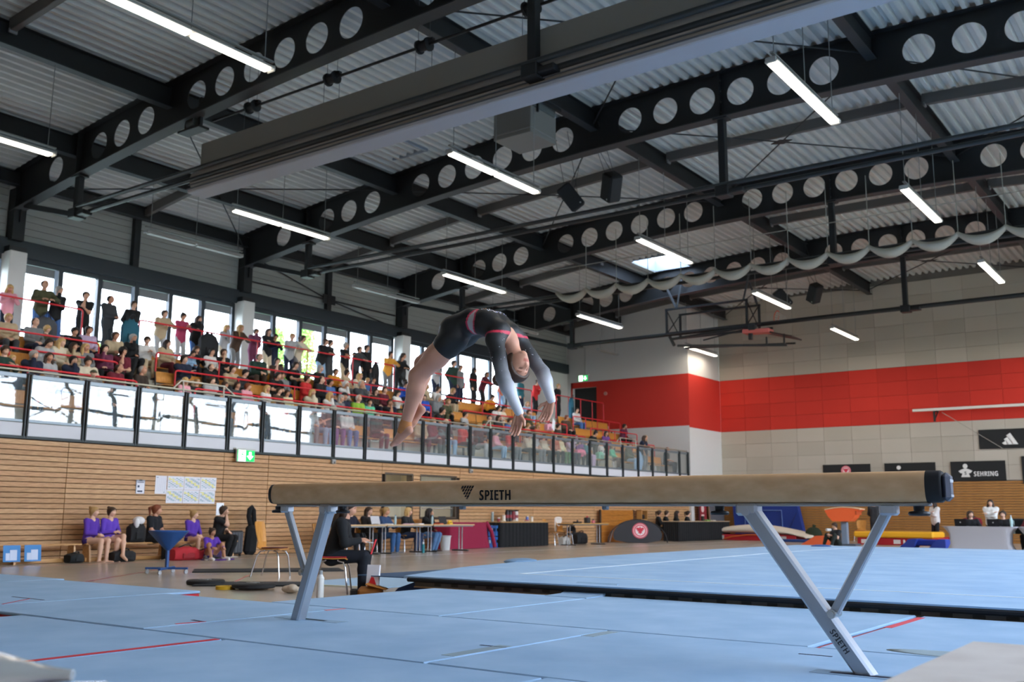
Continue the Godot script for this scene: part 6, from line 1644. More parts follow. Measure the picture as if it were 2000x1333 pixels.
func head_mesh(b: B, xf: Transform3D, brow: Color, fine := false) -> void:
	var seg = 40 if fine else 24; var rings = 30 if fine else 18
	var f = b.v.size()
	var pos = func(ph: float, th: float) -> Vector3:
		var d = Vector3(sin(ph) * sin(th), cos(ph), sin(ph) * cos(th))   # th = 0 looks along +z
		var r = Vector3(0.074, 0.112, 0.094)
		var p = d * r
		var low = clampf(-d.y, 0.0, 1.0)
		p.x *= 1.0 - 0.34 * pow(low, 1.4)
		if d.z < 0.0: p.z *= 1.0 - 0.25 * pow(low, 1.3)
		p.z += 0.012 * low * maxf(d.z, 0.0)
		p.y -= 0.008 * low * maxf(d.z, 0.0)
		if d.z > 0.0:
			var ax = absf(p.x)
			var g = func(x: float, y: float, sx: float, sy: float) -> float: return exp(-pow((ax - x) / sx, 2.0) - pow((p.y - y) / sy, 2.0))
			p.z += 0.02 * g.call(0.0, -0.022, 0.011, 0.016) + 0.009 * g.call(0.0, 0.0, 0.007, 0.02)   # nose
			p.z -= 0.010 * g.call(0.03, 0.012, 0.016, 0.012)    # eye sockets
			p.z += 0.005 * g.call(0.028, 0.034, 0.03, 0.01)     # brow ridge
			p.z += 0.005 * g.call(0.0, -0.054, 0.02, 0.008)     # lips
			p.z += 0.007 * g.call(0.0, -0.092, 0.02, 0.014)     # chin
			p.z += 0.004 * g.call(0.04, -0.025, 0.018, 0.02)    # cheeks
		return p
	for y in rings + 1:
		for x in seg + 1:
			var ph = PI * y / rings; var th = TAU * x / seg
			var p: Vector3 = pos.call(ph, th)
			var n1: Vector3 = (pos.call(minf(ph + 0.05, PI), th) as Vector3) - pos.call(maxf(ph - 0.05, 0.0), th)
			var n2: Vector3 = (pos.call(ph, th + 0.05) as Vector3) - pos.call(ph, th - 0.05)
			var nn = n1.cross(n2)
			if nn.length() < 1e-7: nn = Vector3(0, signf(p.y), 0)
			nn = nn.normalized()
			if nn.dot(p) < 0: nn = -nn
			var c = Color.WHITE
			if p.z > 0.04:
				var ax = absf(p.x)
				if absf(p.y - 0.033) < 0.006 and ax > 0.012 and ax < 0.047: c = brow
				elif absf(p.y - 0.012) < 0.006 and ax > 0.016 and ax < 0.042: c = Color(0.22, 0.16, 0.13)
				elif absf(p.y + 0.054) < 0.0075 and ax < 0.024: c = Color(0.78, 0.42, 0.4)
			b.pt(xf * p, (xf.basis * nn).normalized(), Vector2.ZERO, c)
	for y in rings:
		for x in seg:
			var a = f + y * (seg + 1) + x
			b.i.append_array([a, a + 1, a + seg + 1, a + 1, a + seg + 2, a + seg + 1])
	for s in [-1.0, 1.0]: b.ball(xf * Vector3(0.074 * s, -0.005, -0.008), Vector3(0.011, 0.031, 0.019), 8, 6, xf.basis * Basis(Vector3.UP, 0.35 * s))

var hair_cache = {}
func hair_mesh(style: String) -> Mesh:
	if hair_cache.has(style): return hair_cache[style]
	var face = [Vector3(0, -0.572, 0.82), 0.032]
	var cap = [[V(0, 0.022, 0.006), V(0, 0.02, -0.016), 0.096, 0.1], [V(0, -0.04, -0.03), V(0, 0.0, -0.02), 0.068, 0.08]]
	var b: B
	match style:
		"short": b = net(cap, 0.014, 0.02, [face])
		"thin": b = net([[V(0, 0.015, 0.0), V(0, 0.01, -0.018), 0.09, 0.094]], 0.014, 0.02, [[Vector3(0, -0.3, 0.954), 0.0]])
		"curly":
			var e = cap.duplicate()
			for k in 22:
				var a = k * 2.4; var y = 1.0 - k / 15.0
				var r = sqrt(maxf(0.05, 1.0 - y * y))
				var c = V(cos(a) * r, y, sin(a) * r) * 0.085 + V(0, 0.025, -0.01)
				e.append([c, c + V(0, 0.005, 0), 0.036, 0.034])
			b = net(e, 0.013, 0.015, [[Vector3(0, -0.572, 0.82), 0.048]])
		"bun":
			b = net(cap, 0.014, 0.02, [face])
			b.add(net([[V(0, 0.085, -0.085), V(0, 0.09, -0.1), 0.036, 0.036]], 0.013, 0.02))
		"tail":
			b = net(cap, 0.014, 0.02, [face])
			b.add(net([[V(0, 0.06, -0.1), V(0, 0.02, -0.15), 0.022, 0.034], [V(0, 0.02, -0.15), V(0, -0.16, -0.13), 0.036, 0.014]], 0.013, 0.02))
		"long":
			b = net(cap, 0.014, 0.02, [face])
			b.add(net([[V(0.06, 0.03, -0.02), V(0.085, -0.1, -0.01), 0.035, 0.036], [V(0.085, -0.1, -0.01), V(0.09, -0.27, 0.03), 0.036, 0.022], [V(-0.06, 0.03, -0.02), V(-0.085, -0.1, -0.01), 0.035, 0.036], [V(-0.085, -0.1, -0.01), V(-0.09, -0.27, 0.03), 0.036, 0.022], [V(0.03, 0.0, -0.07), V(0.04, -0.27, -0.08), 0.06, 0.04], [V(-0.03, 0.0, -0.07), V(-0.04, -0.27, -0.08), 0.06, 0.04]], 0.015, 0.02))
		"bob":
			b = net(cap, 0.014, 0.02, [face])
			b.add(net([[V(0.07, 0.03, -0.02), V(0.084, -0.09, 0.0), 0.032, 0.03], [V(-0.07, 0.03, -0.02), V(-0.084, -0.09, 0.0), 0.032, 0.03], [V(0.03, -0.02, -0.06), V(0.035, -0.1, -0.065), 0.06, 0.045], [V(-0.03, -0.02, -0.06), V(-0.035, -0.1, -0.065), 0.06, 0.045]], 0.015, 0.02))
		"cap":
			b = net([[V(0, 0.03, 0.0), V(0, 0.028, -0.012), 0.098, 0.1]], 0.014, 0.02, [[Vector3(0, -1, 0.1), -0.035]])
			b.add(net([[V(-0.04, 0.045, 0.09), V(-0.03, 0.04, 0.15), 0.012, 0.01], [V(0.04, 0.045, 0.09), V(0.03, 0.04, 0.15), 0.012, 0.01], [V(0, 0.05, 0.09), V(0, 0.045, 0.155), 0.014, 0.011]], 0.012, 0.02))
		_: b = net([[V(0, 0.0, -0.01), V(0, -0.03, -0.03), 0.083, 0.075]], 0.014, 0.02, [[Vector3(0, 0.2, 0.98), -0.02]])
	hair_cache[style] = b.mesh()
	return hair_cache[style]

func elbow_at(s: Vector3, h: Vector3, l1: float, l2: float, hint: Vector3) -> Vector3:
	var d = h - s
	var L = clampf(d.length(), 0.12, l1 + l2 - 0.002)
	var u = d.normalized()
	var a = (l1 * l1 - l2 * l2 + L * L) / (2.0 * L)
	var hh = sqrt(maxf(0.0, l1 * l1 - a * a))
	var n = (hint - u * hint.dot(u)).normalized()
	return s + u * a + n * hh

# pose words: sit / stand + lap clasp cross chin phone rail back pocket lean up
func skeleton(pose: String, turn: float) -> Dictionary:
	var sit = pose.begins_with("sit")
	var kind = pose.split(" ")[1]
	var lean: float = {"clasp": 0.55, "rail": 0.38, "chin": 0.22, "phone": 0.12, "lean": 0.75, "read": 0.3}.get(kind, 0.04 if not sit else 0.1)
	var k = {}
	var hy = 0.52 if sit else 0.93
	if pose.begins_with("sitfloor"): hy = 0.12
	var fwd = V(0, cos(lean), sin(lean))
	var pel = V(0, hy, 0.0 if sit else -0.12 * lean)
	k.pel = pel
	k.mid = pel + fwd * 0.2
	k.chest = pel + fwd * 0.36
	k.neck = pel + fwd * 0.505
	var hl = lean * 0.35
	k.head = k.neck + V(0, cos(hl), sin(hl)) * 0.135 + V(0, 0, 0.03)
	k.hb = Basis(Vector3.UP, turn) * Basis(Vector3.RIGHT, 0.42 if kind in ["phone", "lean", "read"] else 0.08)
	for s in [-1.0, 1.0]:
		var n = "L" if s > 0 else "R"
		k["sh" + n] = pel + fwd * 0.44 + V(0.165 * s, 0, -0.01)
		k["hip" + n] = pel + V(0.085 * s, -0.01, 0)
		if pose.begins_with("sitfloor"):
			k["kn" + n] = V(0.2 * s, 0.42, 0.3); k["an" + n] = V(0.2 * s, 0.07, 0.46)
		elif kind == "crossleg":
			k["kn" + n] = V(0.08 * s, 0.53 + (0.08 if s > 0 else 0.0), 0.43)
			k["an" + n] = V(-0.1, 0.22, 0.66) if s > 0 else V(-0.05, 0.08, 0.36)
		elif sit:
			k["kn" + n] = V(0.115 * s, 0.52, 0.42); k["an" + n] = V(0.115 * s, 0.08, 0.4 if kind != "chin" else 0.3)
		else:
			k["kn" + n] = V(0.1 * s, 0.5, 0.04 - 0.04 * lean); k["an" + n] = V(0.115 * s, 0.08, -0.02 - 0.1 * lean)
	var c: Vector3 = k.chest
	var hands = {
		"lap": [V(0.07, hy + 0.11, 0.3), V(-0.07, hy + 0.11, 0.3)], "clasp": [V(0.035, hy + 0.12, 0.5), V(-0.035, hy + 0.1, 0.52)],
		"cross": [c + V(-0.1, -0.08, 0.19), c + V(0.1, -0.05, 0.21)], "chin": [V(0.03, hy + 0.14, 0.3) if sit else c + V(-0.05, -0.1, 0.2), k.head + V(-0.045, -0.1, 0.1)],
		"phone": [c + V(0.06, -0.06, 0.3), c + V(-0.05, -0.08, 0.3)], "rail": [V(0.16, 1.13, 0.42), V(-0.1, 1.13, 0.44)], "back": [V(0.06, hy + 0.02, -0.17), V(-0.06, hy + 0.04, -0.18)],
		"pocket": [V(0.2, hy - 0.02, 0.08), V(-0.2, hy - 0.02, 0.08)], "lean": [V(0.04, hy + 0.1, 0.52), V(-0.05, hy + 0.1, 0.5)], "up": [c + V(0.18, 0.42, 0.2), c + V(-0.02, 0.0, 0.3)],
		"hips": [V(0.22, hy + 0.1, 0.0), V(-0.22, hy + 0.1, 0.0)], "table": [V(0.16, hy + 0.24, 0.36), V(-0.12, hy + 0.25, 0.38)], "down": [V(0.24, hy - 0.1, 0.04), V(-0.24, hy - 0.1, 0.06)],
		"crossleg": [V(0.1, hy + 0.2, 0.24), V(-0.08, hy + 0.19, 0.28)], "read": [V(0.1, hy + 0.2, 0.36), V(-0.1, hy + 0.2, 0.36)], "knees": [V(0.17, hy + 0.22, 0.44), V(-0.17, hy + 0.22, 0.44)],
		"front": [V(0.05, hy + 0.14, 0.26), V(-0.05, hy + 0.14, 0.26)]}
	var hh: Array = hands.get(kind, hands["lap"])
	for j in 2:
		var n = "L" if j == 0 else "R"
		var s = 1.0 if j == 0 else -1.0
		var sh: Vector3 = k["sh" + n]
		var h: Vector3 = hh[j]
		var hint = V(0.7 * s, -0.6, -0.5)
		if kind == "rail": hint = V(0.8 * s, -0.2, -0.5)
		if kind == "cross": hint = V(0.5 * s, -0.9, 0.1)
		if kind == "chin" and j == 1: hint = V(0.1 * s, -1, 0.4)
		var d = h - sh
		if d.length() > 0.5: h = sh + d.normalized() * 0.5
		k["el" + n] = elbow_at(sh, h, 0.275, 0.24, hint)
		k["wr" + n] = h
	return k

var body_cache = {}
func body_set(pose: String, turn: float, sleeves: String, legs: String, feet: String, cell: float) -> Dictionary:
	var key = "%s|%.1f|%s|%s|%s|%.3f" % [pose, turn, sleeves, legs, feet, cell]
	if body_cache.has(key): return body_cache[key]
	var k = skeleton(pose, turn)
	var torso = []; var arms = []; var lg = []; var ft = []
	for s in [-1.0, 1.0]:
		var n = "L" if s > 0 else "R"
		torso.append([k.pel + V(0.055 * s, 0, 0), k.mid + V(0.05 * s, 0, 0), 0.108, 0.098])
		torso.append([k.mid + V(0.05 * s, 0, 0), k.chest + V(0.07 * s, 0, 0), 0.098, 0.106])
		torso.append([k.chest + V(0.07 * s, 0.04, 0), k["sh" + n], 0.085, 0.058])
		arms.append([k["sh" + n], k["el" + n], 0.053, 0.042])
		arms.append([k["el" + n], k["wr" + n], 0.042, 0.028])
		lg.append([k["hip" + n], k["kn" + n], 0.086, 0.058]); lg.append([k["kn" + n], k["kn" + n].lerp(k["an" + n], 0.35), 0.056, 0.055]); lg.append([k["kn" + n].lerp(k["an" + n], 0.35), k["an" + n], 0.055, 0.036])
		var a: Vector3 = k["an" + n]
		var toe = V(0.03 * s, -0.035, 0.17) if kind_of_leg(pose, s) == 0 else V(0.0, -0.13, 0.13)
		ft.append([a + V(0, -0.03, -0.03), a + toe, 0.043, 0.03])
	var neck = [[k.chest + V(0, 0.06, 0), k.neck, 0.07, 0.054], [k.neck - V(0, 0.01, 0), k.head + V(0, -0.06, -0.02), 0.052, 0.05]]
	var hx = Transform3D(k.hb, k.head)
	var body = net(torso + arms + lg + ft + neck, cell, 0.03)
	for s in [-1.0, 1.0]:
		var n = "L" if s > 0 else "R"
		var d: Vector3 = (k["wr" + n] - k["el" + n]).normalized()
		body.add(net(hand_bones(k["wr" + n] - d * 0.01, d, V(-0.5 * s, -0.7, 0.1) if absf(d.y) < 0.8 else V(-s, 0, 0.2), -s), 0.009 if cell < 0.022 else 0.012, 0.008))
	head_mesh(body, hx, Color(0.4, 0.27, 0.2))
	var o = {"head": hx, "skel": k}
	o.body = body.mesh()
	var grow = func(e: Array, g: float, f: float) -> Array: return [e[0], (e[0] as Vector3).lerp(e[1], f), e[2] + g, lerpf(e[2], e[3], f) + g]
	var top = []
	for e in torso: top.append(grow.call(e, 0.014, 1.0))
	for j in 4:
		if sleeves == "long" or sleeves == "thick": top.append(grow.call(arms[j], 0.014, 1.0 if j % 2 == 0 else 0.93))
		elif sleeves == "short" and j % 2 == 0: top.append(grow.call(arms[j], 0.016, 0.62))
		elif sleeves == "skin": top.append(grow.call(arms[j], 0.005, 1.0 if j % 2 == 0 else 0.95))
	if sleeves == "skin":
		for j in 6: top[j][2] -= 0.009; top[j][3] -= 0.009
	if sleeves != "skin": top.append([k.chest + V(0, 0.05, 0), k.neck - V(0, 0.035, 0), 0.078, 0.064])
	if sleeves == "thick":
		for e in top: e[2] += 0.014; e[3] += 0.014
	var hem = []
	if not pose.begins_with("sit") and sleeves != "skin":
		for s in [-1.0, 1.0]: top.append([k.pel + V(0.05 * s, -0.09, 0), k.pel + V(0.05 * s, 0, 0), 0.124, 0.12])
	o.top = net(top, cell, 0.03).mesh()
	if legs != "bare":
		var tr = [[k.pel + V(0.05, -0.01, 0), k.pel + V(-0.05, -0.01, 0), 0.114, 0.114]]
		for j in 6:
			if legs == "long": tr.append(grow.call(lg[j], 0.012 if j % 3 == 0 else 0.016, 1.0))
			elif j % 3 == 0: tr.append(grow.call(lg[j], 0.014, 0.7))
		o.legs = net(tr, cell, 0.03).mesh()
	elif sleeves == "skin":
		o.legs = net([[k.pel + V(0.05, 0.0, 0), k.pel + V(-0.05, 0.0, 0), 0.112, 0.112]] + [grow.call(lg[0], 0.006, 0.12), grow.call(lg[3], 0.006, 0.12)], cell, 0.03).mesh()
	if feet != "bare":
		var sh = []
		for e in ft: sh.append(grow.call(e, 0.012, 1.05))
		o.shoes = net(sh, cell * 0.9, 0.03).mesh()
	body_cache[key] = o
	return o

func kind_of_leg(pose: String, s: float) -> int:
	return 1 if pose.ends_with("crossleg") and s > 0 else 0

const HAIR := {"black": "1c1714", "brown": "3c2819", "dark": "2a1d14", "fair": "a98452", "blond": "c9a468", "grey": "a6a19a", "white": "d8d4cc", "red": "7c3f22"}
const SKIN := ["d3a184", "c99274", "deb095", "b98463"]
var skin_mats = []

# w: pose, turn of the head, top sleeves, top colour, legs, legs colour, feet, hair style, hair colour
func person(label: String, p: Vector3, turn: float, w: Array, size := 1.0, grp := "", cell := 0.026, skin := -1) -> Node3D:
	if skin_mats.is_empty():
		for c in SKIN:
			var m = StandardMaterial3D.new()
			m.albedo_color = Color(c); m.roughness = 0.6; m.vertex_color_use_as_albedo = true
			skin_mats.append(m)
	var t = thing("person", label, "person", p, turn, grp)
	t.scale = Vector3.ONE * size
	var o = body_set(w[0], w[1], w[2], w[4], w[6], cell)
	inst("body", o.body, skin_mats[skin if skin >= 0 else rng.randi() % 3], t)
	inst("top" if w[2] != "skin" else "leotard", o.top, M(w[3], 0.9), t)
	if o.has("legs"): inst("trousers" if w[4] == "long" else "shorts" if w[4] == "short" else "leotard_brief", o.legs, M(w[5], 0.9), t)
	if o.has("shoes"): inst("shoes", o.shoes, M(["d8d4ce", "2a2a2c", "8a8682"][rng.randi() % 3] if w[6] == "shoes" else w[6], 0.7), t)
	if w[7] != "none": inst("hair" if w[7] != "cap" else "cap", hair_mesh(w[7]), M(HAIR.get(w[8], w[8]), 0.65), t, Transform3D(o.head.basis, o.head.origin))
	return t

func build_people() -> void:
	var rows = {"F": [-20.72, 2.85], "1": [-21.28, 2.85], "2": [-22.3, 3.43], "3": [-23.2, 3.98], "4": [-24.1, 4.55], "W": [-24.95, 5.25]}
	for line in CROWD:
		var e: PackedStringArray = line.split(";")
		var r: Array = rows[e[0]]
		var turn = PI / 2 + float(e[2])
		var w = [e[4], float(e[3]), e[5], e[6], "long", e[7], "shoes", e[8], e[9]]
		var seat = 0.0
		var size = float(e[10])
		var q = V(r[0] - 0.03, r[1], float(e[1]))
		if e[4].begins_with("sit"): q.y += 0.435 - 0.435 * size; q.x -= 0.02
		person(e[11], q, turn, w, size, "spectators in the gallery")
	gallery_things()
	floor_people()

func gallery_things() -> void:
	# clothes hung over the gallery rails and things held up
	for q in [[V(-24.45, 5.35, -15.6), V(0.2, 0.95, 0.5), "1d5a6c", "teal jacket hung over the back rail beside a standing person in black"], [V(-24.45, 5.3, -18.2), V(0.22, 1.0, 0.62), "15171a", "large black jacket hung over the back rail under the leaning beige shawl"], [V(-24.45, 5.4, -25.3), V(0.16, 0.9, 0.3), "141618", "narrow black jacket hung over the back rail by the green trees"], [V(-24.9, 5.3, -13.4), V(0.35, 0.75, 0.6), "4a4d52", "grey backpack on the walkway behind the rail at far left"], [V(-24.4, 5.3, -38.0), V(0.2, 1.0, 0.3), "2c6a80", "teal jacket hung over the back rail near the corner"]]:
		bag(q[0], q[1], q[2], q[3], "jacket" if "jacket" in q[3] else "bag")
	var t = thing("paper_sheet", "white paper sheet held up by a spectator in the front rows", "paper", V(-21.0, 4.42, -31.45), PI / 2 + 0.3)
	part("sheet", B.new().box(V(0, 0, 0), V(0.34, 0.42, 0.006), Basis(Vector3.BACK, -0.35), 0.002), M("e4e6ea", 0.7), t)
	part("fold", B.new().box(V(0, 0, 0.004), V(0.3, 0.004, 0.002), Basis(Vector3.BACK, -0.35)), M("c8cad0", 0.7), t)
	bag(V(-21.05, 3.3, -33.4), V(0.25, 0.3, 0.6), "e0708c", "pink bag on the front bench behind the glass", "bag")
	bag(V(-21.05, 3.28, -34.9), V(0.25, 0.3, 0.4), "7ab89a", "mint green bag on the front bench near the gallery end", "bag")
	bag(V(-22.0, 4.3, -32.6), V(0.25, 0.3, 0.4), "d99aa8", "pale pink bag on the bench at the gallery's right part", "bag")
	chair(V(-21.0, 2.85, -38.9), PI / 2 - 0.2, "grey plastic chair at the right end of the gallery front", M("55575a", 0.6), "", "gallery chairs")
	chair(V(-21.0, 2.85, -35.3), PI / 2 - 0.1, "grey plastic chair in the gallery front before the last stairs", M("55575a", 0.6), "", "gallery chairs")

func floor_people() -> void:
	var pu = "5b35a0"
	# on the long bench, facing into the hall
	person("gymnast in purple leotard sitting left on the bench with clasped hands", V(-19.72, -0.045, -11.98), PI / 2 + 0.35, ["sit front", 0.25, "skin", pu, "bare", "38206e", "bare", "bun", "fair"], 0.93, "gymnasts in purple leotards", 0.018, 2)
	person("gymnast in purple leotard on the bench with legs crossed, second from left", V(-19.75, -0.045, -12.42), PI / 2 + 0.15, ["sit crossleg", 0.2, "skin", "6440b4", "bare", "38206e", "bare", "bun", "brown"], 0.93, "gymnasts in purple leotards", 0.018, 2)
	person("person in navy polo shirt sitting on the bench behind black backpack", V(-19.75, -0.07, -13.5), PI / 2 + 0.4, ["sit lap", 0.5, "short", "17191f", "long", "131316", "shoes", "tail", "red"], 1.0, "", 0.018, 1)
	person("gymnast in purple leotard on the bench behind the blue chalk stand", V(-19.72, -0.03, -14.5), PI / 2 + 0.1, ["sit lap", 0.6, "skin", pu, "bare", "38206e", "bare", "bun", "fair"], 0.88, "gymnasts in purple leotards", 0.018, 2)
	person("person in black T-shirt on the bench, chin resting on one hand", V(-19.75, -0.07, -15.25), PI / 2 + 0.4, ["sit chin", 0.4, "short", "111113", "long", "0f0f11", "shoes", "short", "brown"], 1.0, "", 0.018, 2)
	person("small gymnast in purple leotard sitting on the floor with knees apart", V(-18.75, 0.0, -14.32), PI / 2 - 0.15, ["sitfloor knees", 0.3, "skin", "6038a8", "bare", "38206e", "e8e4e2", "bun", "brown"], 0.8, "gymnasts in purple leotards", 0.016, 3)
	# judge in black on the chair by the beam
	person("judge in black jacket writing, seated on the chair behind the beam's left leg", V(-9.74, -0.06, -9.37), 2.25, ["sit read", 0.0, "long", "101114", "long", "12161f", "1c1a18", "long", "brown"], 1.02, "", 0.014, 1)
	var t = thing("writing_pad", "writing pad with red cover on the black dressed judge's knees", "pad", V(-9.44, 0.67, -9.62), 2.25)
	part("sheet", B.new().box(V(0, 0, 0), V(0.21, 0.008, 0.29), Basis(Vector3.RIGHT, 0.2), 0.002), M("d9d6ce", 0.8), t)
	part("red_cover", B.new().box(V(0.06, -0.08, 0.14), V(0.18, 0.2, 0.01), Basis(Vector3.RIGHT, 0.3), 0.003), M("d91f2c", 0.6), t)
	part("pen", B.new().cyl(V(-0.03, 0.01, 0.03), V(-0.06, 0.1, 0.0), 0.005), M("2a2a2c", 0.4), t)
	# judges at the long tables
	var J = [["judge in navy jacket looking down at the papers, first at the long tables", -18.85, "sit table", "17192a", "tail", "fair", 0.0], ["judge in dark top behind the silver laptop", -19.5, "sit table", "201c1e", "long", "brown", 0.1], ["judge in blue sweater beside the water bottle, third at the tables", -20.15, "sit table", "2c4468", "tail", "fair", 0.3], ["judge in dark jacket with lanyard and light hair, fourth at the tables", -21.05, "sit table", "1b1c20", "bob", "blond", 0.5], ["judge in black vest with white sleeves, hand at the chin", -21.85, "sit chin", "16181a", "long", "black", 0.6]]
	for j in J:
		person(j[0], V(-19.02, -0.06, j[1]), PI / 2 + float(j[6]) * 0.5, [j[2], j[6], "long", j[3], "long", ["16181e", "1a1a1c", "3a5f8c", "2c3c5c", "5a7ca4"][J.find(j)], "shoes", j[4], j[5]], 1.0, "judges at the long tables", 0.02)
	# far jury
	for k in 4:
		person("jury member in black blazer at the far black table, %s from the left" % ORD[k], V(-19.75, -0.02, [-37.3, -37.95, -38.9, -39.95][k]), PI / 2 + 0.4, ["sit table", 0.3, "long", "121316", "long", "121316", "shoes", ["tail", "short", "long", "tail"][k], ["brown", "brown", "dark", "dark"][k]], 1.0, "jury members at the far black table", 0.026)
	# right desk
	person("person in dark blazer with light blouse seated at the white desk's left", V(-6.9, -0.04, -33.32), 0.25, ["sit table", 0.4, "long", "15161c", "long", "15161c", "shoes", "bob", "brown"], 1.0, "", 0.02, 2)
	person("person in white jacket standing with crossed arms behind the white desk", V(-6.55, 0, -34.6), 0.1, ["stand cross", 0.0, "thick", "dcd9d4", "long", "15161a", "shoes", "long", "dark"], 0.94, "", 0.02, 2)
	person("person in black jacket seated behind the right laptop on the white desk", V(-5.98, -0.04, -33.32), 0.1, ["sit table", -0.1, "long", "131417", "long", "131417", "shoes", "bun", "dark"], 1.0, "", 0.02, 2)
	person("person in maroon top cut by the right picture edge behind the desks", V(-5.2, -0.04, -33.32), -0.3, ["sit table", 0.0, "long", "5a1420", "long", "222226", "shoes", "short", "brown"], 1.0, "", 0.02)
	t = thing("grey_vest", "grey and teal vest hanging over the chair at the desk's right", "vest", V(-5.6, 0.55, -33.62))
	part("cloth", B.new().box(V(0, 0.22, 0), V(0.46, 0.46, 0.09), Basis(), 0.04), M("1c2426", 0.9), t)
	part("side_panel", B.new().box(V(-0.17, 0.2, 0.02), V(0.1, 0.42, 0.09), Basis(), 0.03).box(V(0.17, 0.2, 0.02), V(0.1, 0.42, 0.09), Basis(), 0.03), M("9fb5b2", 0.9), t)
	person("person in white jacket and black leggings standing behind the beam's right end", V(-9.75, 0, -41.0), -0.6, ["stand cross", -0.6, "thick", "d9d6d2", "long", "14161a", "shoes", "long", "dark"], 0.98, "", 0.022)
	person("person in dark clothes standing behind the orange vaulting table", V(-11.5, 0, -39.2), 0.2, ["stand back", 0.3, "long", "2a2c30", "long", "1c1e22", "shoes", "short", "dark"], 1.0, "", 0.026)
	person("photographer in dark clothes crouching on the floor by the orange wedge", V(-11.55, 0, -34.9), -0.5, ["sitfloor phone", -0.2, "short", "23262a", "long", "1c2420", "shoes", "short", "brown"], 0.95, "", 0.022)
	t = thing("camera", "black camera with white lens held by the crouching photographer", "camera", V(-11.62, 0.58, -34.55), -0.5)
	part("camera_body", B.new().box(V(0, 0, 0), V(0.14, 0.11, 0.07), Basis(), 0.015), M("161618", 0.5), t)
	part("camera_lens", B.new().cyl(V(0, 0, 0.03), V(0, 0, 0.22), 0.045, 0.05), M("d2d0ca", 0.5), t)

